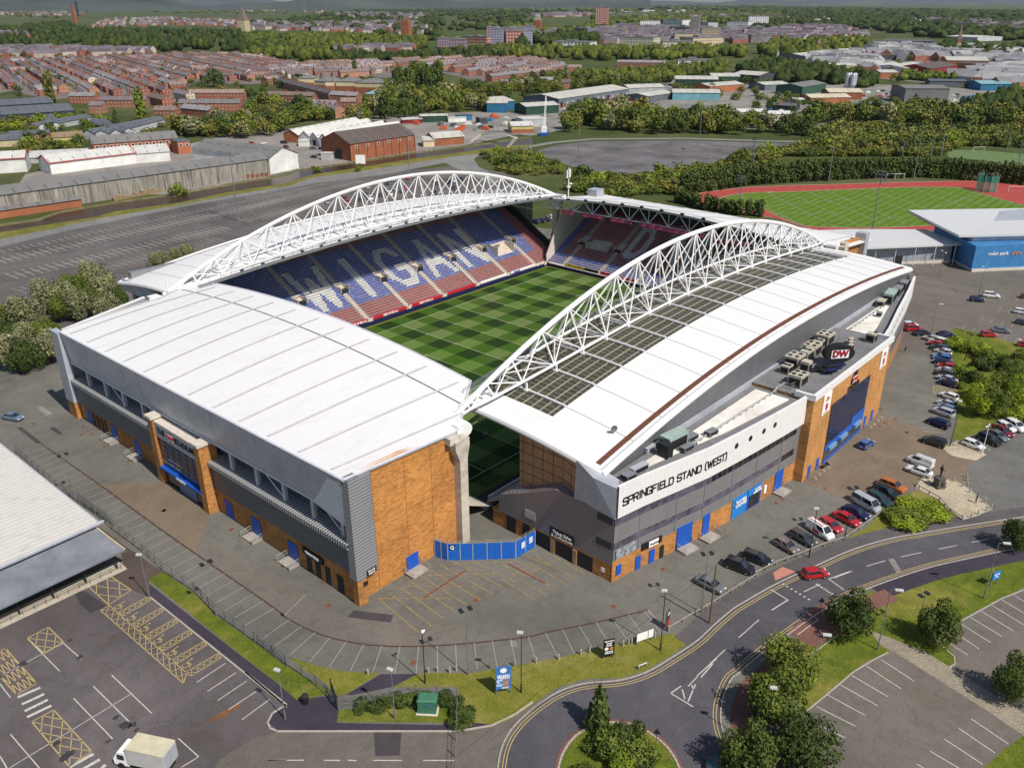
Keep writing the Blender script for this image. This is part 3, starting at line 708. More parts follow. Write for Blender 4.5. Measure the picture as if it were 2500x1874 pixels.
# entrance porch
P_ = thing('entrance_porch', 'brick pier entrance porch with DW sign on the near end stand', 'porch')
for y in (-28.0,-43.4):
 m = MB(); m.box(-81.5,y-.85,0,-78.4,y+.85,12.6); obj('pier', m, BRICK, P_)
 m = MB(); m.box(-81.8,y-1.1,12.6,-78.1,y+1.1,13.1); obj('pier_cap', m, CONCL, P_)
m = MB(); m.box(-81.2,-42.5,9.4,-80.6,-28.9,12.0); obj('sign_panel', m, FASC, P_)
m = MB(); m.box(-81.25,-42.5,12.0,-79.2,-28.9,12.35); obj('coping', m, CONCL, P_)
m = MB(); m.box(-80.9,-42.5,0,-80.5,-28.9,9.4); obj('glazing', m, GLASS, P_)
m = MB()
for k in range(1,6): z = 3.6+k*.98; m.box(-80.98,-42.5,z-.04,-80.9,-28.9,z+.04,0)
for k in range(1,6): y = -28.9-k*2.27; m.box(-80.98,y-.05,3.4,-80.9,y+.05,9.4,1)
obj('mullions', m, [flat('mullion',(0.3,0.25,0.22),.5), BLUE], P_)
m = MB(); m.box(-81.6,-42.5,3.1,-80.9,-28.9,3.5); obj('canopy', m, BLUE, P_)
m = MB(); m.box(-81.0,-39.6,.1,-80.91,-33.8,2.6); obj('entrance_doors', m, flat('door_bluegrey',(0.10,0.17,0.28),.3), P_)
m = MB(); m.add([(-81.25,-34.3+1.35*cos(2*pi*k/24),10.75+.95*sin(2*pi*k/24)) for k in range(24)],[tuple(range(23,-1,-1))]); m.add([(-81.24,-34.3,10.7)]*0,[]); obj('oval_badge', m, BLACK, P_)
m = MB(); m.box(-81.3,-35.2,10.1,-81.26,-33.4,11.4); obj('badge_panel', m, WSIGN, P_)
text('badge_lettering','DW',(-81.33,-34.3,10.75),(0,-1,0),(0,0,1),1.25,RED,P_,.05)
text('sign_lettering','THE',(-81.25,-31,10.75),(0,-1,0),(0,0,1),1.5,BLACK,P_,.05)
text('sign_lettering','STADIUM',(-81.25,-38.8,10.75),(0,-1,0),(0,0,1),1.45,BLACK,P_,.05)
text('canopy_lettering','reception',(-81.63,-36,3.3),(0,-1,0),(0,0,1),.8,WSIGN,P_,.02)
# side door and corner signs on the brick wall
m = MB(); m.box(-70.2,-80.75,.3,-67.9,-80.62,2.7); obj('side_door', m, BLUE, N_)
t = landing(-69.2,-80.7,pi/2,'concrete landing with hoop rail at the blue door in the tall orange brick wall')
m = MB(); m.box(-78.4,-81.78,4.5,-76.6,-81.72,5.4); m.box(-79.0,-81.66,3.0,-78.2,-81.62,3.7); obj('name_sign', m, BLACK, N_)
text('sign_lettering','North',(-77.5,-81.8,5.15),(1,0,0),(0,0,1),.5,WSIGN,N_); text('sign_lettering','Stand',(-77.5,-81.8,4.72),(1,0,0),(0,0,1),.5,WSIGN,N_)
# ---------------------------------------------------------------- WEST STAND (near side)
W_ = thing('football_stand', 'near side stand with SPRINGFIELD STAND (WEST) lettering, big truss and brick entrance block', 'stand', group='stands of the football stadium')
zinW = lambda x: 24.2-.00125*(x-12.5)**2
zoutW = lambda x: (22.5-.00150*(x-10)**2) if x < 10 else 22.5-.00095*(x-10)**2
fW = side_roof(W_, -1, -73.4, -101.6, -51.0, 75.2, zinW, zoutW, .53)
truss('roof_truss', '', -77.0, -1, W_)
walkway(W_, -73.2, lambda x: zinW(x)+.5, -50, 76, 1)
for x in XN:
 if -47 < x < 73:
  m = MB(); zt = 24.7-.00102*(x-13)**2; m.tube((x,-80.3,zt),(x,-80.3,zinW(x)-.1),.2,6); m.obox(x,-80.3,zinW(x)-.15,.8,.8,.25); obj('truss_post', m, STEELW, W_)
# facade line (bowed in plan)
near = [(-52,-104.9),(-46.9,-105.8),(-39.5,-107.5),(-33.6,-108.8),(-26.5,-109.8),(-19.8,-110.6),(-12.5,-111.4),(-6.7,-111.9)]
far = [(29.8,-111.6),(36,-110.6),(41.9,-109.4),(50.1,-107.7),(58,-106.2),(66,-104.6),(76,-102.4)]
def band(name, pts, za, zb, off, mat, th=.3, parent=W_):
 m = MB(); P = []
 for i,(x,y) in enumerate(pts):
  a = pts[max(0,i-1)]; b = pts[min(len(pts)-1,i+1)]; dx, dy = b[0]-a[0], b[1]-a[1]; L = hypot(dx,dy); P.append((x+dy/L*off, y-dx/L*off))
 for (p,q,a,b) in zip(P,P[1:],pts,pts[1:]):
  d = th
  dx, dy = q[0]-p[0], q[1]-p[1]; L = hypot(dx,dy); nx, ny = -dy/L*d, dx/L*d
  m.add([(p[0],p[1],za),(q[0],q[1],za),(q[0],q[1],zb),(p[0],p[1],zb),(p[0]+nx,p[1]+ny,za),(q[0]+nx,q[1]+ny,za),(q[0]+nx,q[1]+ny,zb),(p[0]+nx,p[1]+ny,zb)],[(0,1,2,3),(3,2,6,7),(5,4,7,6),(1,0,4,5)])
 a, b = P[0], P[-1]
 return obj(name, m, mat, parent)
def pat_band(name, pts, za, zb, off, per, c, cl, lw=.1, **k):
 """window ribbon: panes along the run"""
 m = MB(); run = 0; out = []
 L = [hypot(q[0]-p[0],q[1]-p[1]) for p,q in zip(pts,pts[1:])]; T = sum(L); n = int(T/per)
 for i in range(n):
  s0 = i*per+.06; s1 = (i+1)*per-.06
  for S_ in (s0,):
   def at(s):
    for l,p,q in zip(L,pts,pts[1:]):
     if s <= l: t = s/l; return (lerp(p[0],q[0],t), lerp(p[1],q[1],t)), (q[0]-p[0], q[1]-p[1])
     s -= l
    return pts[-1], (pts[-1][0]-pts[-2][0], pts[-1][1]-pts[-2][1])
   (ax,ay),d = at(s0); (bx_,by_),_ = at(s1); l = hypot(*d); ox, oy = d[1]/l*off, -d[0]/l*off
   m.add([(ax+ox,ay+oy,za+.06),(bx_+ox,by_+oy,za+.06),(bx_+ox,by_+oy,zb-.06),(ax+ox,ay+oy,zb-.06)],[(0,1,2,3)], 1 if k.get('dark') and k['dark'](s0/T) else 0)
 return obj(name, m, [c, cl], W_)
PURP = glassy('ribbon_glass', (0.085,0.075,0.11), .3)
for nm, pts, lo in (('near',near,True),('far',far,False)):
 band('brick_base', pts, 0, 3.7, 0, BRICK if lo else BRICKD)
 band('wall_cladding', pts, 3.7, 11.35, .06, CLADG)
 band('ribbon_frame', pts, 9.7, 11.15, .10, flat('frame_mauve',(0.17,0.15,0.18),.5), .05)
 band('ribbon_frame', pts, 5.6, 7.0, .10, flat('frame_mauve',(0.17,0.15,0.18),.5), .05)
 pat_band('window_ribbon', pts, 9.75, 11.1, .13, 1.35, PURP, GLASS, dark=(lambda t: t > .42))
 pat_band('window_ribbon', pts, 5.65, 6.95, .13, 1.35, PURP, GLASS, dark=(lambda t: t > .86))
 band('parapet', pts, 11.35, 16.5, .55, WHITE, .5)
for (x,y) in near[1:-1]:
 m = MB(); m.box(x-.07,y-.13,3.7,x+.07,y-.05,11.3); obj('downpipe', m, STEELG, W_)
# round windows in the white parapet
def porth(x, y, dx, dy):
 m = MB(); d = Vector((dx,dy,0)).normalized(); n_ = Vector((d.y,-d.x,0)); c = Vector((x,y,14.6))+n_*.58
 m.add([tuple(c+d*cos(2*pi*k/16)*.5+Vector((0,0,1))*sin(2*pi*k/16)*.5) for k in range(16)],[tuple(range(16))]); obj('round_window', m, GLASS, W_)
for x in (-27.2,-23.5,-19.8,-16.6): 
 y = np.interp(x,[p[0] for p in near],[p[1] for p in near]); porth(x, float(y), 6.9, -.85)
for x in (33,36.3,39.5,43,47,51,55): 
 y = np.interp(x,[p[0] for p in far],[p[1] for p in far]); porth(x, float(y), 8, 1.6)
# lettering, one letter block at a time so that it follows the bow
import itertools
def run_text(s, x0, x1, size, z):
 xs = [p[0] for p in near]; ysn = [p[1] for p in near]
 adv = {'I':.5,' ':.55,'(':.5,')':.5,'W':1.3,'F':.85,'E':.88,'L':.8,'T':.9}; T = sum(adv.get(c,1) for c in s); k = (x1-x0)/T; x = x0
 for ch in s:
  a = adv.get(ch,1)*k; xc = x+a/2; x += a
  if ch == ' ': continue
  y = float(np.interp(xc,xs,ysn)); y2 = float(np.interp(xc+.5,xs,ysn)); d = Vector((.5,y2-y,0)).normalized(); n_ = Vector((d.y,-d.x,0))
  w_ = a*.80; m = MB(); P = lambda u, v, o_=.6: (xc+d.x*(u-.5)*w_+n_.x*o_, y+d.y*(u-.5)*w_+n_.y*o_, z+(v-.5)*size)
  for pl_ in SF[ch]:
   for (u0,v0),(u1,v1) in zip(pl_,pl_[1:]):
    du, dv = (u1-u0)*w_, (v1-v0)*size; l = hypot(du,dv); th = .125; pu, pv = -dv/l*th/w_, du/l*th/size; eu, ev = du/l*th*.9/w_, dv/l*th*.9/size
    q = [(u0-pu-eu,v0-pv-ev),(u1-pu+eu,v1-pv+ev),(u1+pu+eu,v1+pv+ev),(u0+pu-eu,v0+pv-ev)]
    m.add([P(*c_) for c_ in q]+[P(c_[0],c_[1],.56) for c_ in q],[(0,1,2,3),(0,4,5,1),(1,5,6,2),(2,6,7,3),(3,7,4,0)])
  obj('letter', m, BLACK, W_)
SF = {'S':[[(1,.85),(.85,1),(.15,1),(0,.85),(0,.65),(.15,.52),(.85,.48),(1,.35),(1,.15),(.85,0),(.15,0),(0,.15)]],'P':[[(0,0),(0,1),(.85,1),(1,.85),(1,.6),(.85,.45),(0,.45)]],'R':[[(0,0),(0,1),(.85,1),(1,.85),(1,.6),(.85,.47),(0,.47)],[(.55,.47),(1,0)]],'I':[[(.5,0),(.5,1)]],'N':[[(0,0),(0,1),(1,0),(1,1)]],'G':[[(1,.85),(.85,1),(.15,1),(0,.85),(0,.15),(.15,0),(1,0),(1,.45),(.55,.45)]],'F':[[(0,0),(0,1),(1,1)],[(0,.52),(.85,.52)]],'E':[[(1,0),(0,0),(0,1),(1,1)],[(0,.52),(.85,.52)]],'L':[[(0,1),(0,0),(1,0)]],'D':[[(0,0),(0,1),(.8,1),(1,.82),(1,.18),(.8,0),(0,0)]],'T':[[(0,1),(1,1)],[(.5,1),(.5,0)]],'A':[[(0,0),(.5,1),(1,0)],[(.2,.32),(.8,.32)]],'W':[[(0,1),(.25,0),(.5,.9),(.75,0),(1,1)]],'(':[[(.9,1.12),(.4,.95),(.3,.5),(.4,.05),(.9,-.12)]],')':[[(.1,1.12),(.6,.95),(.7,.5),(.6,.05),(.1,-.12)]]}
run_text('SPRINGFIELD STAND (WEST)', -51.2, -29.4, 1.15, 13.7)
# corner return: folded grey fascia
m = MB()
A,B_,C_,D_ = (-52.6,-105.4,11.35),(-52.6,-105.4,16.5),(-52.0,-97.6,11.4),(-51.6,-97.6,17.6)
m.add([A,B_,(-53.0,-101.6,16.9),(-51.9,-99.6,11.4)],[(0,3,2,1)]); m.add([(-51.9,-99.6,11.4),C_,D_,(-53.0,-101.6,16.9)],[(0,1,2,3)]); m.add([B_,(-53,-101.6,16.9),(-51.6,-97.6,17.6),(-50,-97.6,17.4),(-50,-104,16.2)],[(0,1,2,3,4)])
m.add([A,(-51.9,-99.6,11.4),C_,(-50,-97.6,11.4),(-50,-104.5,11.4)],[(4,3,2,1,0)]); obj('corner_fascia', m, FASC, W_)
# gable: amber glazing, louvre under the roof, lower annex
m = MB(); zt_ = lambda y: lerp(23.0,17.3,(-80-y)/22.0)
m.add([(-49.9,-85.2,5.5),(-49.9,-93.8,5.5),(-49.9,-93.8,17.6),(-49.9,-85.2,18.3),(-49.5,-85.2,5.5),(-49.5,-93.8,5.5),(-49.5,-93.8,17.6),(-49.5,-85.2,18.3)],[(3,2,1,0),(4,5,6,7),(0,4,7,3)]); m.add([(-49.9,-93.8,5.5),(-51.2,-97.6,5.5),(-51.2,-97.6,17.0),(-49.9,-93.8,17.6)],[(3,2,1,0)])
obj('amber_glazing', m, AMBERG, W_)
m = MB(); m.box(-50.6,-101.6,11,-50.2,-97.0,16.6); m.box(-49.3,-97,15,-49.0,-85,17.6); obj('louvre', m, LOUV, W_)
m = MB(); prof = [(-82.3,2.9),(-82.9,6.1),(-88.5,8.6),(-94.2,11.5),(-98,11.5),(-104.85,11.35),(-104.85,3.0)]
n = len(prof); m.add([(-52,y,z) for y,z in prof]+[(-46.5,y,z+ (1.2 if -95 < y < -83 else 0)) for y,z in prof],[tuple(range(n))]+[(i,n+i,n+(i+1)%n,(i+1)%n) for i in range(n)]+[tuple(range(2*n-1,n-1,-1))])
obj('annex_cladding', m, CLADM, W_)
m = MB(); m.box(-51.9,-104.8,0,-46,-81.2,3.0); obj('annex_base', m, bpy.data.materials['brick_side'], W_)
for i,(a,b) in enumerate([(-86.2,-84.2),(-89.0,-87.6),(-93.2,-90.2),(-97.6,-94.4),(-101.4,-98.6)]):
 m = MB(); m.box(-51.98,a,0,-51.86,b,2.6 if i > 1 else 2.9); obj('roller_door', m, DARK, W_)
for y in (-93.8,-98.1):
 m = MB(); m.box(-52.15,y-.35,0,-51.8,y+.35,2.6); obj('door_pier', m, AMBER, W_)
m = MB(); m.box(-52.1,-97.9,3.1,-52.02,-93.2,4.7); obj('ticket_sign', m, BLACK, W_)
text('sign_lettering','Ticket Sales',(-52.14,-95.6,4.1),(0,-1,0),(0,0,1),.75,WSIGN,W_); text('sign_lettering','& Collections',(-52.14,-95.6,3.45),(0,-1,0),(0,0,1),.75,WSIGN,W_)
m = MB(); m.box(-52.08,-90.3,4.3,-52.02,-88.2,5.7); obj('blank_sign', m, FASC, W_)
for z in (9.8,5.6):
 m = MB(); m.box(-52.06,-104.6,z,-52.02,-101.9,z+1.15); obj('window', m, GLASS, W_)
m = MB(); m.box(-52.06,-103.6,1.2,-52.0,-103.0,1.9); obj('cash_hatch', m, WSIGN, W_)
# brick entrance block
m = MB(); m.prism([(-6.7,-100.8),(-6.7,-113.6),(29.8,-113.6),(29.8,-100.8)],0,16.0); obj('entrance_block', m, [brickm('brick_block',(0.49,0.245,0.09),.75)], W_)
m = MB()
m.box(-7.0,-113.9,16.0,30.1,-113.3,17.1); m.box(-7.0,-113.3,16.0,-6.4,-110.2,17.0); m.box(29.5,-113.3,16.0,30.1,-110.2,17.0)
obj('parapet_coping', m, WHITE, W_)
m = MB(); m.box(-6.75,-113.3,16.0,29.85,-100.7,16.12); obj('block_roof', m, MEMB, W_)
m = MB(); m.box(1.8,-113.75,3.9,19.9,-113.62,12.1); obj('great_window', m, GLASS, W_)
m = MB()
for k in range(11): z = 4.2+k*.78; m.box(1.8,-113.85,z-.03,19.9,-113.76,z+.03)
obj('window_rails', m, flat('rail_blue',(0.035,0.05,0.15),.4), W_)
m = MB(); m.box(1.8,-113.8,2.6,19.9,-113.63,3.9); m.box(1.8,-113.8,0.1,19.9,-113.63,.6); m.box(13.4,-113.86,3.9,19.9,-113.78,5.3); obj('blue_spandrel', m, flat('spandrel_blue',(.015,.10,.42),.4), W_)
m = MB(); m.box(1.8,-113.72,.6,19.9,-113.63,2.6); obj('entrance_glazing', m, GLASSB, W_)
for x0 in (3.0,8.2,15.0):
 m = MB(); m.box(x0,-114.3,2.5,x0+3.2,-113.8,3.2); obj('entrance_canopy', m, flat('canopy_pale',(0.16,0.27,0.42),.4), W_)
for x0 in (-4.7,-1.1,21.4,25.2):
 m = MB(); m.box(x0,-113.68,0,x0+1.2,-113.61,2.4); obj('door', m, BLUE, W_)
for x0 in (-2.7,24.6):
 m = MB(); m.box(x0,-113.8,11.6,x0+3.3,-113.62,15.6); obj('crest_panel', m, WSIGN, W_)
 c = MB(); cx_ = x0+1.65
 GOLD = flat('crest_gold',(0.5,0.3,0.05),.5)
 c.add([(cx_-.55,-113.83,13.6),(cx_+.55,-113.83,13.6),(cx_+.5,-113.83,12.6),(cx_,-113.83,12.1),(cx_-.5,-113.83,12.6)],[(4,3,2,1,0)],0)
 c.add([(cx_-.9,-113.83,14.6),(cx_-.5,-113.83,13.8),(cx_-.2,-113.83,14.6)],[(0,1,2)],1); c.add([(cx_+.9,-113.83,14.6),(cx_+.5,-113.83,13.8),(cx_+.2,-113.83,14.6)],[(2,1,0)],1); c.add([(cx_-.5,-113.83,14.9),(cx_,-113.83,14.0),(cx_+.5,-113.83,14.9)],[(0,1,2)],0)
 c.box(cx_-1.0,-113.84,11.75,cx_+1.0,-113.81,12.0,1)
 obj('crest', c, [RED, GOLD], W_)
text('sign_lettering','THE',(11.3,-113.75,15.35),(1,0,0),(0,0,1),1.15,BLACK,W_,.05)
text('sign_lettering','STADIUM',(11.3,-113.75,12.75),(1,0,0),(0,0,1),1.25,BLACK,W_,.05)
m = MB(); m.add([(11.3+1.55*cos(2*pi*k/24),-113.74,14.1+.95*sin(2*pi*k/24)) for k in range(24)],[tuple(range(24))]); obj('oval_badge', m, BLACK, W_)
m = MB(); m.box(10.3,-113.8,13.5,12.3,-113.76,14.7); obj('badge_panel', m, WSIGN, W_); text('badge_lettering','DW',(11.3,-113.84,14.1),(1,0,0),(0,0,1),1.15,RED,W_,.05)
# flat roofs of the wings and wall under the main roof
inner = [(-51,-102.0),(-6.7,-102.0)]
WMEM = flat('roof_membrane_white',(0.70,0.68,0.63),.7,0,.05,.3,dirt=(0.36,0.30,0.24))
m = MB(); m.prism([(-50.5,-101.9)]+near+[(-6.7,-101.9)],14.9,15.5); obj('flat_roof', m, MEMB, W_)
m = MB(); m.prism([(29.8,-101.9)]+far+[(75,-101.9)],14.9,15.5); obj('flat_roof', m, MEMB, W_)
m = MB(); m.prism([(-30,-103.6),(-32.5,-106.3),(-26,-107.6),(-18,-108.6),(-8.2,-109.8),(-8.2,-103.6)],15.5,15.7); obj('white_membrane', m, WMEM, W_)
m = MB(); m.prism([(31.5,-103.6),(31.5,-108.9),(38,-107.9),(46,-106.3),(52,-105.2),(52,-103.6)],15.5,15.7); obj('white_membrane', m, WMEM, W_)
m = MB(); m.prism([(-43,-103.2),(-44,-104.3),(-36,-105.6),(-34,-103.4)],15.5,15.62); obj('white_membrane', m, WMEM, W_)
m = MB()
xs = np.linspace(-50.6,74.8,60).tolist()
for a,b in zip(xs,xs[1:]): m.add([(a,-101.5,14),(b,-101.5,14),(b,-101.5,zoutW(b)-.3),(a,-101.5,zoutW(a)-.3)],[(0,1,2,3)])
obj('upper_wall', m, ribbed('upper_wall_grey',(0.155,0.16,0.175),2,.5,.3), W_)
m = MB(); m.box(-40,-102.1,15.5,70,-101.6,16.3); obj('wall_upstand', m, FASC, W_)
m = MB(); m.box(74.5,-102,0,75,-82,17); obj('end_wall', m, CLADG, W_)
# raked terrace under the roof (mostly hidden)
m = MB(); m.grid(lambda u,v: (lerp(-49,75,u), lerp(-77.5,-101,v), lerp(1,14.5,v)), 2, 2); obj('terrace', m, CONC, W_)
m = MB(); m.box(-49,-77.5,0,75,-77,1.0); m.box(-47.5,-76.2,0,60,-75.9,.9,1); obj('front_wall', m, [CONCL, WSIGN], W_)
# ground floor: doors, shopfront, signs along the near wing
def onwall(x, off=.12):
 xs_ = [p[0] for p in near]; y_ = [p[1] for p in near]; y = float(np.interp(x,xs_,y_)); k = (float(np.interp(x+.4,xs_,y_))-float(np.interp(x-.4,xs_,y_)))/.8
 d = Vector((1,k,0)).normalized(); n_ = Vector((d.y,-d.x,0)); return Vector((x,y,0))+n_*off, d, n_
def wallbox(name, xa, xb, za, zb, mat, off=.0, th=.14):
 pa,_,na = onwall(xa,off); pb,_,nb = onwall(xb,off); m = MB(); qa, qb = pa+na*th, pb+nb*th
 z = lambda v,h: (v.x,v.y,h)
 m.add([z(pa,za),z(pb,za),z(pb,zb),z(pa,zb),z(qa,za),z(qb,za),z(qb,zb),z(qa,zb)],[(4,5,6,7),(7,6,2,3),(0,4,7,3),(5,1,2,6),(4,0,1,5)])
 return obj(name, m, mat, W_)
wallbox('window', -51.2,-50.2,.9,2.6,BLUE)
wallbox('advert_board', -51.6,-47.6,3.9,5.5,flat('board_grey',(0.25,0.28,0.3),.5,0,.6,1.5),.1)
wallbox('door', -47.2,-46.2,0,2.3,BLUE); wallbox('door', -44.5,-43.4,0,2.3,BLUE)
wallbox('sign', -46.2,-42.2,3.1,4.3,BLACK,.1); wallbox('sign_plate', -44.9,-43.0,3.2,4.2,WSIGN,.22)
p_,d_,n_ = onwall(-44,.4); text('sign_lettering','A  Hospitality',(p_.x,p_.y,3.7),d_,(0,0,1),.5,BLACK,W_)
wallbox('doorway', -42.3,-41.5,0,2.2,DARK)
wallbox('door', -38.9,-35.6,0,4.1,BLUE); wallbox('door', -33.2,-31.5,0,4.0,BLUE)
wallbox('lounge_panel', -25.6,-21.6,0,3.9,BLUEL); wallbox('shopfront', -21.5,-17.4,0,3.9,BLUE); wallbox('shop_window', -20.9,-18.0,.2,2.5,GLASS,.1); wallbox('shop_fascia', -21.5,-17.4,2.7,3.9,BLUEL,.1)
for s,x,z,sz in (('PLAYERS',-23.6,3.1,.75),('LOUNGE',-23.6,2.4,.75),('LATICS',-19.0,3.5,.55),('SUPERSTORE',-19.0,3.0,.42)):
 p_,d_,n_ = onwall(x,.42); text('sign_lettering',s,(p_.x,p_.y,z),d_,(0,0,1),sz,WSIGN,W_,.02)
wallbox('poster', -16.4,-15.7,1.2,2.7,WSIGN); wallbox('door', -13.2,-10.6,0,4.0,BLUE)
for i,x in enumerate((-37.2,-32.3,-12.0)):
 p_,d_,n_ = onwall(x,.1); landing(p_.x,p_.y,atan2(-n_.y,-n_.x),['concrete landing at the wide blue door nearest the SPRINGFIELD corner','concrete landing at the second narrower blue door of the springfield side','concrete landing at the blue door beside the brick entrance block'][i])
for i,(x,nm) in enumerate(((-4.1,'hoop barriers outside the blue door at the near corner of the brick entrance block'),(-.6,'hoop barriers between the great window and the first blue doors of the entrance block'),(21.9,'hoop barriers at the blue door just right of the great window'),(25.8,'hoop barriers at the last blue door of the brick entrance block'))):
 t = thing('door_barrier', nm, 'barrier', (x,-113.7,0), -pi/2*0)
 for s in (-.9,.9,):
  m = MB(); m.path([(s,-.1,1.0),(s,-1.5,1.0),(s,-1.9,.8),(s,-1.9,0)],.045,5); obj('hoop', m, GALV, t)
# roof plant
DWs = thing('roof_sign', 'oval black DW sign with red letters standing on the brick entrance block roof', 'sign', (10.6,-110.6,16.1), R(-40))
m = MB()
for k in range(2): 
 yy = 0 if k == 0 else 1.5
 m.add([(2.9*cos(2*pi*i/28),yy,2.3+1.75*sin(2*pi*i/28)) for i in range(28)],[tuple(range(28)) if k == 0 else tuple(range(27,-1,-1))])
m.add([(2.9*cos(2*pi*i/28),yy,2.3+1.75*sin(2*pi*i/28)) for yy in (0,1.5) for i in range(28)],[(i,28+i,28+(i+1)%28,(i+1)%28) for i in range(28)])
obj('oval_case', m, BLACK, DWs); m = MB(); m.box(-1.7,-.06,1.5,1.7,-.01,3.1); obj('face_panel', m, WSIGN, DWs)
text('sign_lettering','DW',(0,-.1,2.33),(1,0,0),(0,0,1),1.7,flat('sign_dark_red',(.26,.01,.02),.5),DWs,.1)
m = MB(); m.tube((-1.4,.8,0),(-1.4,.8,1.2),.12,5); m.tube((1.4,.8,0),(1.4,.8,1.2),.12,5); m.tube((0,1.4,2.4),(-1.5,6,.2),.1,5); obj('support_frame', m, STEELG, DWs)
PALE = flat('plant_cream',(0.42,0.39,0.32),.6,0,.25,1.5,dirt=(0.14,0.11,0.08)); GRN = flat('plant_green',(0.28,0.37,0.34),.6,0,.2,1.0,dirt=(0.2,0.17,0.13))
def ac(x, y, z, l, w, h, rz, label, fans=4, mat=PALE):
 t = thing('rooftop_air_unit', label, 'air unit', (x,y,z), rz, 'air conditioning units on the stadium roof')
 m = MB(); m.obox(0,0,.25,l,w,h); 
 for sx in (-.8,.8): m.obox(sx*l/2.3,0,0,.25,w,.25)
 obj('case', m, mat, t)
 m = MB(); m.obox(-l/2-.02,0,.35,.05,w*.85,h*.7); m.obox(0,-w/2-.02,.35,l*.85,.05,h*.7); obj('grille', m, BLACK, t)
 for k in range(fans):
  m = MB(); m.lathe((k//2-.5*(fans//2-1))*l/max(1,fans/2)*.9, (k%2-.5)*w*.5, [(.38,h+.25),(.38,h+.36),(.3,h+.37)], 10); obj('fan', m, BLACK, t)
units = [(-2.4,-108.6,3.2,2.4,1.9,4),(1.2,-104.8,2.0,1.6,1.3,2),(3.4,-107.4,1.6,1.6,2.1,0),(5.6,-104.3,3.6,2.6,1.8,4),(9.2,-105.0,3.2,1.6,1.9,2),(12.6,-104.5,3.2,2.6,1.9,4),(16.4,-104.2,2.0,1.6,1.5,2),(19.8,-104.0,3.4,2.6,1.9,4),(26.6,-110.6,1.7,1.7,1.6,1),(23.0,-108.0,1.2,.8,.9,0),(21.4,-108.6,1.2,.8,.9,0),(19.8,-109.2,1.2,.8,.9,0)]
lab = ['four-fan cream air unit at the near corner of the entrance block roof','small cream two-fan unit beside the grey wall at the near end of the block roof','tall dark-fronted air unit in the middle near half of the block roof','four-fan cream air unit second along the grey wall','long cream box unit behind the oval roof sign','four-fan cream air unit against the wall behind the oval sign','small two-fan air unit between two large cream units','four-fan cream air unit farthest along the block roof','square grey cabinet at the far corner of the block roof','white box farthest in the short row behind the oval sign','white box in the middle of the short row behind the oval sign','white box nearest in the short row behind the oval sign']
for (x,y,l,w,h,f_),lb in zip(units,lab): ac(x,y,16.12,l,w,h,0.0,lb,f_)
ac(-35.6,-103.9,15.62,4.6,2.0,2.1,R(-7),'long pale green air handling unit on the near wing roof',0,GRN)
ac(-38.9,-104.5,15.5,1.5,1.8,2.0,R(-7),'black intake box joined to the green air handling unit on the near wing',0,BLACK)
ac(-45.4,-104.2,15.5,3.2,1.0,.9,R(-8),'low grey duct unit near the SPRINGFIELD corner of the wing roof',0,FASC)
ac(-48.0,-104.2,15.5,2.0,1.4,.7,R(-8),'small grey slatted unit at the very corner of the near wing roof',0,STEELG)
ac(-32.0,-104.8,15.62,2.4,1.2,.6,R(-7),'flat slatted unit in front of the green air handling unit',0,STEELG)
ac(-28.6,-106.4,15.7,2.2,1.2,.6,R(-7),'flat slatted unit on white membrane beside the long pipe',0,STEELG)
ac(-35.2,-106.0,15.55,2.4,1.1,.6,R(-7),'flat slatted unit between the green air unit and the white parapet',0,STEELG)
ac(56.0,-103.9,15.55,5.0,2.0,2.1,R(8),'pale green air handling unit on the far wing roof',0,GRN)
ac(51.6,-103.6,15.55,2.8,1.7,1.2,R(8),'cream flat-topped unit next to the green unit on the far wing',1)
ac(62.5,-103.4,15.55,3.6,1.6,1.5,R(8),'grey duct box beyond the green unit on the far wing',0,STEELG)
ac(67.5,-103.0,15.55,3.0,1.5,1.6,R(8),'grey duct box at the far tip of the wing roof',0,STEELG)
ac(43.6,-106.0,15.7,1.2,1.0,.8,R(8),'small grey cube unit alone on the far white membrane',0,STEELG)
t = thing('roof_tarpaulins','black folded tarpaulins and panels lying below the oval roof sign','tarpaulin',(7.6,-110.6,16.15),R(-25)); rq = random.Random(4)
for k in range(9): m = MB(); m.obox(rq.uniform(-3.6,2.5),rq.uniform(-1.3,1.3),.12*k,rq.uniform(1.4,3.4),rq.uniform(.3,1.2),.16,rq.uniform(-.4,.4)); obj('panel', m, BLACK if k % 3 else NAVY, t)
for k,(x0,y0,x1,y1) in enumerate([(-5.4,-103.4,-5.4,-108.6),(-5.4,-108.6,-1.2,-109.4),(13.5,-107.6,24.6,-106.0),(24.6,-106,27.4,-109.2)]):
 t = thing('roof_guard_rail','%s guard rail on the block roof counted from the near wing'%ordn(k),'railing',(0,0,16.1)); m = MB(); n_ = 6
 for z in (.55,1.1): m.tube((x0,y0,z),(x1,y1,z),.035,4)
 for j in range(n_+1): m.tube((lerp(x0,x1,j/n_),lerp(y0,y1,j/n_),0),(lerp(x0,x1,j/n_),lerp(y0,y1,j/n_),1.1),.03,4)
 obj('rail', m, GALV, t)
def pipe(pts, label, r=.14):
 m = MB(); m.path(pts, r, 6)
 for a,b in zip(pts,pts[1:]):
  for k in range(int(hypot(b[0]-a[0],b[1]-a[1])/2.2)+1):
   t = (k+.5)/(int(hypot(b[0]-a[0],b[1]-a[1])/2.2)+1); m.obox(lerp(a[0],b[0],t),lerp(a[1],b[1],t),a[2]-.35,.5,.3,.3)
 tag(obj('roof_pipe', m, GALV), label, 'pipe')
pipe([(-35.6,-105.9,16.1),(-30.4,-106.2,16.1),(-8,-106.8,16.1),(-6.5,-106.8,16.5),(3.5,-107.5,16.5)],'long silver pipe running along the near wing roof to the entrance block')
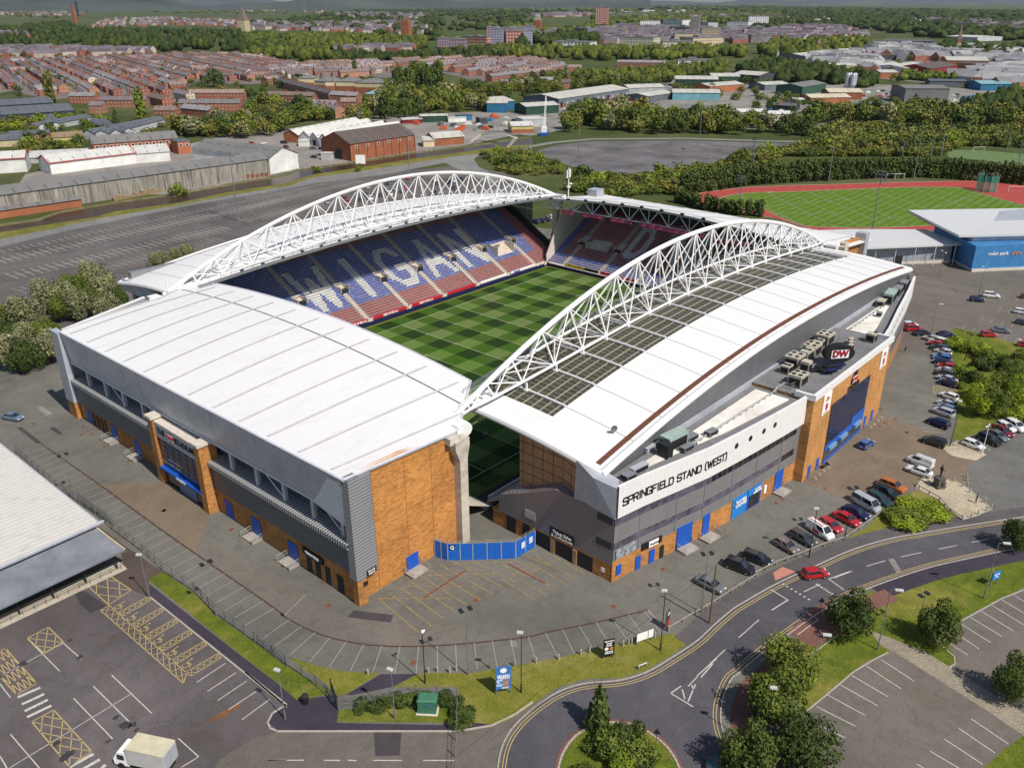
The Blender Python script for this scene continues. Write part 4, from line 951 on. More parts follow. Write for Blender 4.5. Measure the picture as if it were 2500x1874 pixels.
pipe([(31.4,-104.6,16.1),(50,-104.4,16.1)],'thin pipe run along the far wing roof',.1)
def satdish(x,y,z,lb,s=.55):
 t = thing('satellite_dish', lb, 'dish', (x,y,z), R(60))
 m = MB(); m.tube((0,0,0),(0,0,.8),.05,5); obj('bracket', m, STEELG, t)
 m = MB(); n=12; m.add([(0.12,0,.9)]+[(-.12,s*cos(2*pi*k/n),.9+s*sin(2*pi*k/n)) for k in range(n)],[(0,1+k,1+(k+1)%n) for k in range(n)]+[(0,1+(k+1)%n,1+k) for k in range(n)]); obj('reflector', m, STEELG, t)
satdish(-43.2,-98.0,fW(.87,-43.2)[2],'dark satellite dish on the near end of the white stand roof')
satdish(9.5,-101.2,18.3,'white satellite dish on the grey wall above the block roof',.6)
# blue hoarding between the two stands
H_ = thing('hoarding', 'blue gated hoarding with a Q sign closing the gap between the stands', 'fence')
hp = [(-64.6,-80.8),(-64.0,-83.0),(-61.4,-85.8),(-56.8,-90.4),(-52.6,-90.7)]
for i,(a,b) in enumerate(zip(hp,hp[1:])):
 m = MB(); L = hypot(b[0]-a[0],b[1]-a[1]); ang = atan2(b[1]-a[1],b[0]-a[0]); m.obox((a[0]+b[0])/2,(a[1]+b[1])/2,0,L,.12,2.95,ang); obj('panel', m, flat('hoarding_blue',(0.012,0.11,0.47),.5,0,.15), H_)
 m = MB(); n_ = max(2,int(L/2)); 
 for k in range(n_+1):
  x,y = lerp(a[0],b[0],k/n_), lerp(a[1],b[1],k/n_); m.obox(x,y,0,.14,.2,3.0,ang); m.tube((x,y,3.0),(x+.15,y+.15,3.5),.03,4)
 m.tube((a[0],a[1],3.1),(b[0],b[1],3.1),.04,4); m.tube((a[0]+.1,a[1]+.1,3.35),(b[0]+.1,b[1]+.1,3.35),.03,4); obj('spiked_rail', m, GALV, H_)
dq = Vector((2.6,-2.8,0)).normalized(); nq = Vector((dq.y,-dq.x,0))
m = MB(); c = Vector((-63.5,-83.5,2.35))+nq*.1
m.add([tuple(c+dq*a+Vector((0,0,b))) for a,b in ((-.45,-.45),(.45,-.45),(.45,.45),(-.45,.45))],[(0,1,2,3)]); obj('letter_plate', m, BLACK, H_)
text('sign_lettering','Q',tuple(c+nq*.04),dq,(0,0,1),.8,WSIGN,H_,.02)
m = MB(); 
for k in range(2):
 c = Vector((-55.4+k*1.8,-90.65,1.9)); 
 for j in range(4): m.box(c.x-.4,c.y-.12,c.z-.55+j*.28,c.x+.4,c.y-.08,c.z-.38+j*.28)
obj('white_notices', m, WSIGN, H_)
# ---------------------------------------------------------------- the ground and its surfaces
GREEN_FAR = grass('far_land', (0.040,0.060,0.018), (0.085,0.100,0.032), (0.15,0.14,0.075), .02)
struct('ground', MB().add([(-600,-3000,-.05),(60000,-32000,-.05),(60000,60000,-.05),(-9000,60000,-.05),(-600,300,-.05)],[(0,1,2,3,4)]), GREEN_FAR)
ASPH = asphalt('asphalt_yard', (0.138,0.133,0.117), .18, (0.085,0.075,0.06))
ASPD = asphalt('asphalt_dark', (0.108,0.094,0.096), .25, (0.10,0.075,0.06))
ASPP = asphalt('asphalt_purple', (0.046,0.038,0.055), .2, (0.06,0.05,0.05), crack=False)
ASPR = asphalt('asphalt_road', (0.082,0.078,0.090), .2, (0.06,0.056,0.06))
ASPB = asphalt('asphalt_brown', (0.135,0.12,0.105), .15, (0.11,0.085,0.065))
ASPN = asphalt('asphalt_bays', (0.13,0.125,0.115), .12, (0.09,0.08,0.07))
GRASS = grass('grass_verge', (0.115,0.135,0.018), (0.22,0.205,0.04), (0.29,0.24,0.09))
GRASSG = grass('grass_green', (0.06,0.095,0.012), (0.155,0.18,0.022), (0.26,0.22,0.06))
def paving(name, c, per=.45, axis_rot=0.0, line=.6):
 g = NT(name, .9, 0, .15); mp = g.n('ShaderNodeMapping'); mp.inputs['Rotation'].default_value = (0,0,axis_rot); g.l(g.co(), mp.inputs[0])
 b = g.n('ShaderNodeTexBrick'); b.inputs['Scale'].default_value = 1/per; b.inputs['Mortar Size'].default_value = .03; b.inputs['Color1'].default_value = sc(c,1.12)+(1,); b.inputs['Color2'].default_value = sc(c,.85)+(1,); b.inputs['Mortar'].default_value = sc(c,line)+(1,)
 g.l(mp.outputs[0], b.inputs['Vector'])
 col = g.mix(1.0, b.outputs[0], g.ramp(g.noise(.12,5,.65,dist=.5), [(.3,.78),(.7,1.15)]), 'MULTIPLY')
 col = g.mix(1.0, col, g.ramp(g.noise(5,3,.8), [(.3,.7),(.7,1.3)]), 'MULTIPLY')
 return g.out(col)
PAVE = paving('block_paving', (0.20,0.155,0.115), .5, .5)
PAVC = paving('cream_paving', (0.46,0.40,0.29), 1.3, .2, .7)
PAVR = paving('red_brick_paving', (0.19,0.095,0.078), .5, .9)
PAVS = paving('sand_paving', (0.30,0.26,0.20), 1.0, .75)
KERB = flat('kerb_stone', (0.36,0.33,0.29), .9, 0, .12, 2)
WL = flat('road_paint_white', (0.46,0.44,0.41), .8, 0, .25, 3); WLF = flat('road_paint_faded', (0.30,0.29,0.27), .8, 0, .25, 3)
YLP = flat('road_paint_yellow', (0.42,0.32,0.13), .8, 0, .2, 3); YLF = flat('road_paint_yellow_worn', (0.22,0.175,0.085), .9, 0, .35, 1.2)
sheet('service_yard', [(-170,-175),(-60,-175),(10,-190),(150,-165),(190,-80),(150,-40),(110,25),(98,60),(40,75),(-140,110),(-190,60)], .0, ASPH)
sheet('retail_car_park', [(-130.5,-39.8),(-119.3,-47.7),(-103.9,-47.9),(-100.1,-47.1),(-99.7,-52.6),(-98.5,-57.4),(-97.6,-89.5),(-100.4,-89.7),(-100.5,-91.9),(-86.5,-107.7),(-92.2,-112.5),(-107.1,-95.6),(-125.2,-76.5),(-142,-57.5)], .012, ASPD)
sheet('access_road', [(-107,-90.4),(-102.9,-90.7),(-100.5,-91.9),(-86.5,-107.7),(-82.8,-110.2),(-80,-110.9),(-77.2,-111.2),(-78.6,-112.4),(-81.7,-112.4),(-84.8,-113.4),(-87.9,-115.3),(-89,-116),(-110.1,-92.2)], .016, ASPB)
sheet('footpath', [(-98.5,-57.4),(-97.2,-54.3),(-97.1,-53.8),(-96.1,-87.4),(-96.5,-78.9),(-96.1,-84.3),(-96.1,-89.5),(-92.2,-92.5),(-93.7,-94.6),(-95.1,-96),(-86.3,-106.5),(-85.4,-106.7),(-84.4,-108),(-82.6,-109.5),(-83.1,-110),(-86.4,-107.6),(-100.4,-91.7),(-100.4,-89.8),(-99.3,-89.1),(-97.3,-89.1),(-97.7,-80.7)], .02, ASPP)
sheet('store_path', [(-95.4,-30.8),(-95,-42.7),(-94.3,-53.1),(-97.1,-53.8),(-98.5,-57.4),(-99.7,-52.6),(-100.1,-47.1),(-97.3,-46.5),(-95.5,-41.4)], .018, asphalt('asphalt_store',(0.075,0.06,0.05),.3,(0.10,0.05,0.03),crack=False))
sheet('grass_strip', [(-96.7,-53),(-94.3,-53.1),(-93.8,-61.3),(-94.3,-68.1),(-93.4,-83.5),(-93.5,-77.1),(-93.3,-83.2),(-92.8,-88.9),(-92.5,-91.8),(-92.9,-91.7),(-96.1,-89.5),(-96,-84.1),(-96.3,-78.5),(-96.2,-87.5)], .024, GRASSG)
sheet('grass_triangle', [(-92.4,-82.2),(-91.2,-85.9),(-89.6,-89.4),(-86.4,-93.7),(-91.6,-93.2),(-92.4,-92.6),(-92.1,-88.5),(-92.6,-85.8)], .024, GRASS)
sheet('diagonal_path', [(-86.5,-93.8),(-83.3,-97.3),(-86.9,-96.6),(-91.1,-93.9),(-91.6,-93.3)], .022, ASPP)
sheet('grass_verge', [(-83.2,-97.4),(-82.2,-98.2),(-79,-102.1),(-74.3,-105.3),(-72.3,-107),(-74.7,-105.1),(-71.7,-107.2),(-68.7,-109.2),(-63.6,-112.1),(-59.8,-114.6),(-55.4,-117.5),(-56.1,-119.9),(-59.2,-119.6),(-63.8,-118.6),(-67.1,-116.8),(-70,-113.7),(-73.6,-112),(-77.7,-111.5),(-81.2,-111.1),(-83.4,-110.1),(-83.1,-110),(-84.4,-108),(-85.4,-106.7),(-81.6,-102.8),(-87,-96.6)], .024, GRASS)
sheet('grass_plot', [(-93.7,-94.6),(-91.4,-96.8),(-86.9,-100.3),(-82.9,-104.1),(-85.5,-106.7),(-86.3,-105.9),(-95,-95.9)], .026, GRASSG)
# main road, drawn as its two kerb lines
RN = [(24.9,-158.9),(7.2,-145.8),(1.3,-141.7),(-3.8,-138.1),(-9,-134.6),(-12.8,-132),(-17.1,-129.7),(-22.3,-127.5),(-27.3,-126),(-32.4,-124.3),(-37.5,-122.8),(-44.5,-121.3),(-45.6,-121.1),(-50.1,-120.8),(-54.5,-120.8),(-59,-120),(-64,-119),(-67.6,-117.1),(-70.5,-114.1),(-73.8,-112.5),(-77.9,-111.9),(-81.6,-112),(-84.7,-112.9),(-88,-115.2),(-89.6,-116.6)]
RS = [(14.3,-160.4),(-2.4,-147.9),(-6.7,-145),(-10.9,-142.5),(-14.7,-140.1),(-18.9,-137.8),(-23.5,-135.7),(-28.6,-133.5),(-32.6,-131.9),(-35.8,-131.1),(-40.6,-130),(-45.6,-129.2),(-49.1,-128.5),(-52.8,-128),(-56.6,-127.7),(-57.5,-127.4),(-60.6,-128),(-63.8,-129.2),(-66.1,-130.8),(-67.9,-132.9),(-69.1,-135.4),(-69.7,-139.1)]
sheet('main_road', RN+RS[::-1], .014, ASPR)
def kerbline(name, pts, w=.16, h=.12, mat=None):
 m = MB()
 for p, q in zip(pts, pts[1:]):
  dx, dy = q[0]-p[0], q[1]-p[1]; L = hypot(dx,dy)
  if L < .05: continue
  m.obox((p[0]+q[0])/2,(p[1]+q[1])/2,.0,L+.05,w,h,atan2(dy,dx))
 return obj(name, m, mat or KERB, kind='structure')
def off(pts, d):
 out = []
 for i,(x,y) in enumerate(pts):
  a = pts[max(0,i-1)]; b = pts[min(len(pts)-1,i+1)]; dx, dy = b[0]-a[0], b[1]-a[1]; L = hypot(dx,dy) or 1; out.append((x-dy/L*d, y+dx/L*d))
 return out
def smooth(pts, it=2):
 for _ in range(it):
  o = [pts[0]]
  for p,q in zip(pts,pts[1:]): o += [(p[0]*.75+q[0]*.25,p[1]*.75+q[1]*.25),(p[0]*.25+q[0]*.75,p[1]*.25+q[1]*.75)]
  pts = o+[pts[-1]]
 return pts
RNs, RSs = smooth(RN), smooth(RS)
kerbline('kerb', RNs); kerbline('kerb', RSs)
MK = MB()
def line(pts, w, z=.034, m=0):
 for p,q in zip(pts,pts[1:]): ln(MK,p,q,w,z,m)
# which side is the road: towards the other kerb
def inward(pts, d):
 a = off(pts, d); b = off(pts, -d); k = len(pts)//2; o = RSs if pts is RNs else RNs
 f = lambda L_: min(hypot(L_[k][0]-p[0],L_[k][1]-p[1]) for p in o)
 return a if f(a) < f(b) else b
for P in (RNs,RSs):
 line(inward(P,.5),.11,m=1); line(inward(P,.85),.11,m=1)
# pavements beside the road
def ribbon(name, pts, d0, d1, z, mat):
 a, b = off(pts,d0), off(pts,d1); return sheet(name, a+b[::-1], z, mat)
sgn_n = 1 if inward(RNs,1) != off(RNs,1) else -1
ribbon('pavement', RNs[:60], .1*sgn_n, 2.6*sgn_n, .05, asphalt('pavement_grey',(0.10,0.09,0.095),.2,(0.07,0.06,0.06),crack=False))
sgn_s = 1 if inward(RSs,1) != off(RSs,1) else -1
ribbon('pavement', RSs[:30], .1*sgn_s, 2.8*sgn_s, .05, ASPP)
ribbon('cycle_path', RSs[28:], 1.2*sgn_s, 3.9*sgn_s, .052, PAVR)
kerbline('path_edging', off(RSs[34:],4.2*sgn_s), .12, .07)
sheet('grass_bank', [(-32,-132.9),(-29,-134.1),(-23.6,-137),(-17.7,-139.8),(-10.1,-144.7),(-4.8,-148.5),(12.7,-160.6),(9.2,-165.3),(-13.1,-150.4),(-18.7,-148.6),(-23,-146.9),(-27.3,-145.5),(-28.3,-145.2),(-32.3,-145.1),(-35.5,-147.7),(-36.7,-147.6),(-37.8,-147.1),(-36.7,-143.9),(-39.1,-140.7),(-40.1,-140.4),(-44,-138.9),(-50,-137.9),(-55.9,-137),(-57.4,-136.4),(-54.6,-134.3),(-49.7,-131.1),(-44.7,-131.1)], .03, GRASSG)
sheet('grass_corner', [(-51.5,-155),(-47.3,-156),(-43.4,-157.2),(-35.2,-160.3),(-38.4,-164.3),(-51.9,-159.1)], .03, GRASSG)
sheet('lower_car_park', [(-57.1,-136.7),(-51.6,-137.7),(-46.4,-138.5),(-42.6,-139.6),(-40.1,-140.5),(-39.4,-142.1),(-40.3,-146.7),(-42.1,-152.9),(-43.6,-157.3),(-47.5,-156.1),(-51.4,-155),(-55.8,-154.8),(-68.4,-143.6),(-60.8,-139)], .028, ASPB)
sheet('upper_car_park', [(-37.6,-147.3),(-36.4,-147.7),(-35.1,-147.2),(-33.6,-144.6),(-28,-145.5),(-18.1,-148.7),(-14,-150.5),(10.2,-165.2),(-7.3,-174.3),(-42.5,-166.5),(-39.7,-156.4),(-38.3,-152)], .026, ASPB)
sheet('sand_path', [(-37.3,-137),(-37,-139.3),(-36.6,-144.1),(-37.5,-147.7),(-39.7,-156.4),(-41.3,-163.1),(-44,-162.8),(-43.5,-157.2),(-42.1,-152.6),(-40.6,-146.4),(-39.3,-140.8),(-39.4,-139.5)], .034, PAVS)
sheet('cycle_plaza', [(-38.7,-129.2),(-34.6,-130.6),(-39.1,-133.4),(-43.6,-132.3),(-45,-130.3),(-45.2,-129)], .054, PAVR)
kerbline('car_park_kerb',[(-98.5,-57.4),(-97.6,-89.5),(-97.7,-80.7),(-97.4,-89.2),(-99.3,-89.1),(-100.5,-89.9),(-100.8,-90.9),(-100.5,-91.9),(-86.5,-107.7),(-83.2,-110.1),(-80.1,-111),(-77.3,-111.3)],.22,.12)
kerbline('car_park_kerb',[(-57.8,-136.6),(-51.6,-137.7),(-46.4,-138.5),(-42.6,-139.6),(-40,-140.5)],.16,.1)
kerbline('car_park_kerb',[(-37.7,-147.3),(-36.4,-147.7),(-35.1,-147.2),(-33.6,-144.6),(-28,-145.5),(-18.1,-148.7),(-14,-150.5)],.16,.1)
# roundabout
rbI = smooth([(-84.6,-121),(-82.8,-119.7),(-80.6,-118.7),(-78,-118.3),(-75.5,-118.9),(-73.3,-120.4),(-71.9,-122.7),(-71.9,-125.7),(-72.5,-127.9),(-74,-130),(-75.4,-131.4)])
sheet('roundabout_island', rbI, .06, GRASSG)
ribbon('island_brick_ring', rbI, 0, .5, .064, PAVR); ribbon('island_brick_ring', rbI, 0, -.0001, .05, PAVR) if False else None
kerbline('island_kerb', rbI, .25, .14)
sheet('resurfaced_lane',[(-88.8,-52.4),(-88.2,-75.9),(-88.6,-74.6),(-87.8,-81.3),(-85.9,-86),(-79.6,-94.4),(-75.7,-97.8),(-72.9,-95),(-79.4,-87.6),(-82.4,-81.9),(-83.4,-78.3),(-83.7,-71.6),(-84.7,-60.1),(-85.3,-50.9),(-85.2,-48.6)],.008,asphalt('asphalt_lane',(0.148,0.132,0.115),.1,(0.11,0.09,0.07),crack=False))
ro = random.Random(8); OIL = flat('oil_stain',(.045,.04,.042),.6,0,.3,2)
for x,y,r_ in [(a,b,c) for (a,b),c in zip([(-111.9,-77.6),(-111.2,-78.2),(-112,-75.6),(-114.3,-78.5),(-118.5,-77),(-118.4,-74.3),(-110,-57.8),(-115.8,-57.7),(-111.3,-79.3),(-110.4,-62)],(1.0,.5,.5,.4,.9,.5,.35,.6,.35,.5))]:
 n_ = 14; sheet('oil_stain',[(x+r_*ro.uniform(.5,1.2)*cos(2*pi*k/n_),y+r_*ro.uniform(.4,1.0)*sin(2*pi*k/n_)) for k in range(n_)],.03,OIL)
# block paved areas
sheet('porch_paving', [(-89.3,-20.7),(-81.9,-28),(-80.6,-29),(-80.6,-44.6),(-81.5,-44.4),(-88.6,-52),(-89.1,-23)], .014, PAVE)
sheet('forecourt_paving', [(-6,-113.6),(31,-113.6),(28.9,-115.9),(27.9,-127.2),(23.1,-128.4),(21,-130.2),(21.8,-134.5),(17.6,-134.1),(12.2,-135.5),(11.2,-130.9),(7.9,-129.3),(4.7,-129.2),(1.1,-128.7),(-5.1,-128.5),(-6.6,-121.4)], .014, PAVE)
pz = [(6.7,-129.2),(9.5,-129),(10.9,-131.2),(11.8,-134),(10.5,-136.5),(7.9,-139.2),(6.4,-141.1),(2.4,-139.9),(-0.4,-138.5),(1.5,-135.9),(3.3,-133.7),(4.5,-129.3)]
sheet('statue_plaza', pz, .07, PAVC); kerbline('plaza_kerb', pz+pz[:1])
sheet('hedge_lawn', [(4.9,-129.8),(3.3,-133.7),(0.3,-137.5),(-0.6,-138.5),(-4.7,-137),(-11.1,-133),(-16.6,-128.9),(-18,-127.4),(-7.8,-127.7)], .03, GRASS)
sheet('roadside_verge', [(-23.6,-124.9),(-18.9,-126.2),(-9.2,-128.3),(-4.8,-130.6),(3.5,-134.6),(2.6,-137.5),(-0.8,-137.4),(-5.7,-134.8),(-12.3,-130.5),(-18.3,-127.5),(-23.5,-125.4)], .028, GRASS)
sheet('side_road', [(22.3,-134.3),(25.6,-135.5),(30.4,-136.7),(40.8,-138.1),(48.2,-143.2),(34.6,-154),(12.4,-148.2),(5.3,-145),(2.7,-143.1),(5.2,-142.5),(7.4,-140.8),(10.9,-136.6),(14.7,-134.9),(18.9,-134.1)], .02, asphalt('asphalt_grey',(0.14,0.14,0.135),.15))
sheet('plaza_paving', [(23,-128.3),(28.2,-129.5),(28.3,-130.4),(25.8,-135.3),(22,-134.4),(21.1,-131.5),(21.2,-130.1)], .06, PAVC)
sheet('shrub_bed', [(88.6,-110),(93.7,-110.1),(93.5,-117),(91.2,-127.8),(49.3,-137.4),(40.8,-133),(38.9,-132.5),(28.9,-130.2),(28.1,-128.6),(38.3,-126.6),(47.2,-123.8),(58.8,-120.5),(80.3,-112.8)], .03, GRASSG)
sheet('car_lane', [(60.8,-106),(142.2,-82.5),(155.5,-74.6),(172.5,-108.3),(113.4,-130.5),(82.5,-128.7),(90.2,-109.8),(84.6,-109)], .022, ASPB)
# east car park beyond the far stand, canal and its banks
sheet('east_car_park', [(-54,161.5),(-40.3,165.9),(-1.1,182.9),(52,198),(109,211),(124,169),(149,169),(184,157),(178,124),(167.1,97),(95,60),(60,45),(-70,60),(-130,90)], .02, asphalt('asphalt_east',(0.115,0.103,0.10),.25,(0.10,0.06,0.06)))
BARL = [(-63.2,159.4),(-40.5,165.3),(-19.4,170),(12.9,174.2),(43.9,176.5),(84,174),(101,176),(127,170),(141,168),(178,169)]
PTH = [(-59.1,173.4),(-36.4,177.1),(-20.1,178.6),(3.1,182.5),(35.3,179.7),(57.7,181.6),(89,180),(110,189),(141,184),(195,181),(224,174),(249,170)]
WBT = [(-55.7,185.1),(-32.6,187.8),(-19.9,187.5),(2.7,185.9),(11,189.8),(38.2,185.1),(62,189),(92,186),(114,195),(141,193),(182,192),(201,188),(227,186),(248,181),(259,175)]
WTP = [(-52.6,195.8),(-29,198),(-15.9,195.7),(-5.2,202.9),(19.7,204.4),(43,201),(70,202),(103,202),(114,208),(147,204),(191,204),(202,200),(222,198),(243,196),(268,196),(280,193)]
sheet('towpath', BARL+PTH[::-1], .03, asphalt('towpath_grey',(0.19,0.18,0.165),.15,crack=False))
sheet('canal_bank', PTH+WBT[::-1], .035, grass('canal_grass',(0.10,0.12,0.02),(0.20,0.18,0.04),(0.26,0.21,0.08),.3))
sheet('factory_bank', WTP+[(x+2,y+5) for x,y in WTP[::-1]], .035, grass('canal_grass2',(0.07,0.09,0.02),(0.20,0.17,0.09),(0.26,0.22,0.15),.3))
wm = NT('canal_water', .3, 0, .25); WATER = wm.out(wm.ramp(wm.noise(.15,3),[(.3,(0.030,0.018,0.012)),(.7,(0.06,0.038,0.024))]), wm.noise(2.0,3), .12, .03)
sheet('canal', WBT+WTP[::-1], .04, WATER)
sheet('estate_ground', [(354,298),(423,283),(548,298),(616,361),(809,401),(863,334),(775,266),(735,264),(786,202),(801,92),(804,47),(741,11),(585,35),(522,38),(436,77),(397,113),(420,126),(423,191),(399,245),(376,247),(322,201),(285,199),(291,238)], .015, asphalt('estate_grey',(0.22,0.21,0.19),.3,(0.12,0.12,0.07),crack=False))
sheet('quarter_ground', [(958,357),(1335,487),(1489,429),(1433,177),(1011,32),(819,28),(830,100),(856,167),(869,206),(915,270)], .02, asphalt('quarter_grey',(0.20,0.185,0.175),.3,(0.12,0.10,0.09),crack=False))
sheet('industrial_yard', [(-3,258),(21,307),(107,327),(180,360),(201,345),(280,361),(367,309),(362,263),(304,213),(254,206),(197,201),(130,208),(98,196),(54,192)], .01, asphalt('yard_pale',(0.24,0.22,0.20),.2,(0.14,0.12,0.1)))
sheet('gravel_lot', [(242,158),(266,163),(294,154),(332,114),(359,66),(371,48),(334,40),(316,54),(269,60),(242,67),(220,76),(205,82),(209,93),(218,118),(230,141)], .02, asphalt('gravel_grey',(0.125,0.118,0.125),.35,(0.17,0.13,0.07),crack=False))
ribbon('perimeter_track', [(189,172),(217,170),(241,160),(249,168),(272,168),(299,158),(337,117),(363,68),(372,55)], 0, 6, .03, asphalt('track_grey',(0.2,0.2,0.19),.1,crack=False))
sheet('curving_road', [(188,181),(224,176),(230,175),(224,166),(213,175),(198,165),(183,147),(176,133),(163,111),(153.9,112.3),(168,142),(178,165)], .034, asphalt('track_grey2',(0.2,0.2,0.19),.1,crack=False))
# running track: straight band and bend, pitch inside
TRK = flat('track_red', (0.33,0.055,0.045), .9, 0, .15, .3)
to = [(191.8,28.7),(207.5,25.4),(225,18),(237,8),(237,9),(256,-8),(280,-29),(309,-55),(313,-77),(312,-92),(253.2,-107.7),(217.8,-98.1),(196.1,-70.1),(178.1,-55.3),(166.9,-42.3),(177.4,-20),(176.4,-12.2),(179.1,-4.8),(181.1,7.5),(184.6,18.7)]
sheet('running_track', to, .03, TRK)
ti = [(188.2,14.5),(201.3,15.5),(213.1,12.4),(225.5,2.3),(218.6,6.1),(243,-13),(273,-37),(289,-56),(275,-74),(266,-87),(262,-91),(242.1,-94.8),(203.7,-69.1),(184.9,-52.7),(173.6,-37.4),(173.3,-31.5),(180.1,-19.8),(189.1,-9.2),(183.5,-3.4),(181.7,3)]
def striped(name, a, b, per, rot):
 g = NT(name,.9,0,.1); mp = g.n('ShaderNodeMapping'); mp.inputs['Rotation'].default_value = (0,0,rot); g.l(g.co(), mp.inputs[0])
 s_ = g.math('LESS_THAN', g.math('FRACT', g.math('MULTIPLY', g.sep(mp.outputs[0])[1], 1/per)), .5)
 n_ = g.noise(.5,4,.7); col = g.mix(s_, a, b); col = g.mix(1.0, col, g.ramp(n_,[(.3,.7),(.7,1.3)]),'MULTIPLY'); return g.out(col)
sheet('athletics_field', ti, .05, striped('field_grass',(0.085,0.145,0.018),(0.11,0.18,0.024),3.6,.0))
for P in (to,ti):
 kerbline('track_edge', smooth(P+P[:1],1), .18, .08, WL)
fieldl = MB()
for a,b in [(208.6,13.4),(170,-37),(217.9,2.6),(178.3,-43.5),(225.3,-3),(186.4,-49.7),(232.8,-9.2),(194.5,-56),(240,-14),(201,-61.9),(248,-21),(214.8,-66.6),(257,-27),(225,-68.3),(272,-40),(246.1,-71.5),(278,-47),(252.9,-77.6),(287,-55),(263,-85),(186.1,-2.1),(232,-28.2),(224.3,-60.6),(279,-67)][0:0] or []: pass
fl = [(208.6,13.4),(170,-37),(217.9,2.6),(178.3,-43.5),(225.3,-3),(186.4,-49.7),(232.8,-9.2),(194.5,-56),(240,-14),(201,-61.9),(248,-21),(219.6,-62.1),(257,-27),(228.4,-65.3),(272,-40),(246.1,-71.5),(278,-47),(252.9,-77.6),(287,-55),(263,-85),(186.1,-2.1),(232,-28.2),(229.8,-59.9),(279,-67),(201,-50.6),(216.3,-58.2),(182.9,-14.5),(207.2,-39)]
for k in range(0,len(fl),2): ln(fieldl, fl[k], fl[k+1], .22, .07)
obj('field_markings', fieldl, WLF, kind='structure')
sheet('training_pitch', [(398,-18),(408,-33),(409,-55),(389,-77),(356,-78),(362,-62),(372,-44),(372,-31),(368,-27)], .03, striped('training_grass',(0.10,0.15,0.06),(0.13,0.18,0.08),5,.4))
# ---------------------------------------------------------------- painted markings
# centre dashes of the main road
mid = smooth([(2.7,-146.8),(-2,-144),(-5.6,-141.9),(-10.5,-138.8),(-15.7,-135.5),(-21.9,-132),(-28.4,-129.2),(-35.3,-126.9),(-40.4,-125.6),(-46,-124.8),(-50.6,-124.5),(-46,-124.9),(-51.8,-124.4),(-58,-124.1),(-62.5,-124.1)])
acc = 0
for p,q in zip(mid,mid[1:]):
 L = hypot(q[0]-p[0],q[1]-p[1]); n_ = max(1,int(L/.5))
 for k in range(n_):
  if (acc % 6.6) < 3.4: ln(MK,(lerp(p[0],q[0],k/n_),lerp(p[1],q[1],k/n_)),(lerp(p[0],q[0],(k+1)/n_),lerp(p[1],q[1],(k+1)/n_)),.13,.035)
  acc += L/n_
for a in ([(-38,-123.1),(-38.6,-126),(-42.2,-125.3)],[(-26.3,-130),(-30.1,-128.4),(-31.1,-131.1)],[(-55.8,-124.3),(-60.2,-124)],[(-56.9,-124.4),(-60.1,-124.5)],[(-63,-123.4),(-64.9,-123.1),(-65,-126.3)],[(-63.4,-123.8),(-64.6,-124.9)],[(-61.6,-124.6),(-64.7,-125.4)],[(-62,-124.3),(-62.6,-124.9)],[(-71,-127.4),(-70.3,-126.1)][:0]): 
 if a: line(a,.16,.036)
for a in ([(-35.8,-123.8),(-36.8,-128.8)],[(-32.6,-127.5),(-33.4,-130.5)]):
 for k in range(7): x0,y0 = lerp(a[0][0],a[1][0],k/7), lerp(a[0][1],a[1][1],k/7); ln(MK,(x0,y0),(x0+.3,y0-.2),.22,.036)
# service yard: drain line and bays
drain = smooth([(-90,2.8),(-89.3,-21.3),(-89.1,-39.3),(-88.8,-50.4),(-87.9,-75.4),(-88.3,-74.2),(-87.5,-80.9),(-85.7,-85.7),(-83.3,-89.7),(-79.4,-94.2),(-75,-98.3),(-68.5,-103.7),(-67.1,-104.2),(-61.1,-108.1),(-53.6,-112.3)],1)
dm = MB()
for p,q in zip(drain,drain[1:]): ln(dm,p,q,.28,.02)
obj('drain_channel', dm, flat('drain_rust',(0.07,0.04,0.03),.9), kind='structure')
L = 0; bays = MB(); nxt = 2.0
for p,q in zip(drain,drain[1:]):
 l = hypot(q[0]-p[0],q[1]-p[1])
 while nxt < L+l:
  t = (nxt-L)/l; x,y = lerp(p[0],q[0],t), lerp(p[1],q[1],t); dx,dy = (q[0]-p[0])/l,(q[1]-p[1])/l
  ln(bays,(x,y),(x+dy*4.9,y-dx*4.9),.09,.022); nxt += 2.45
 L += l
obj('bay_markings', bays, WLF, kind='structure')
ln(MK,*[(-53.6,-112.3),(-55.5,-116.4)],.1,.03); 
# worn yellow hatching beside the brick wall
for k in range(12):
 x = -77+k*1.9; ln(MK,(x,-82.2-.1*k),(x-1.0+k*.2,-91.5-.35*k),.22,.022,3)
for k in range(5): ln(MK,(-77+k*4.2,-82.0-k*.7),(-70+k*4.2,-90.0-k*.4),.18,.023,3)
for k in range(6): ln(MK,(-62+k*1.9,-92.5),(-62.4+k*1.9,-99.5-.3*k),.2,.022,3)
# retail car park markings (lower left)
def L_(pts, w=.12, m=0, z=.024):
 for k in range(0,len(pts),2): ln(MK,pts[k],pts[k+1],w,z,m)
L_([(-109.2,-68.3),(-108.9,-78.2),(-111.6,-68.5),(-111.3,-77.9),(-114.1,-68.7),(-113.8,-78.5),(-121.4,-68.9),(-121.1,-76.4),(-123.4,-71.4),(-123.5,-73.7),(-113.6,-53.1),(-113.3,-62.7),(-110.8,-57.6),(-110.5,-62.6),(-119.2,-59.3),(-119.2,-62.8),(-98.5,-77.3),(-102.7,-77.6),(-98.5,-79.8),(-102.6,-80),(-98.4,-82.1),(-102.6,-82.3),(-98.2,-84.5),(-102.5,-84.6),(-98.2,-86.9),(-102.3,-87.2),(-108.7,-84.1),(-108.5,-88.3),(-108.5,-88.3),(-110.5,-88.2),(-103.6,-94.6),(-102.2,-96.2)])
L_([(-123.3,-73.9),(-109.2,-73.3)],.1); L_([(-118.3,-58),(-110.8,-57.6)],.1)
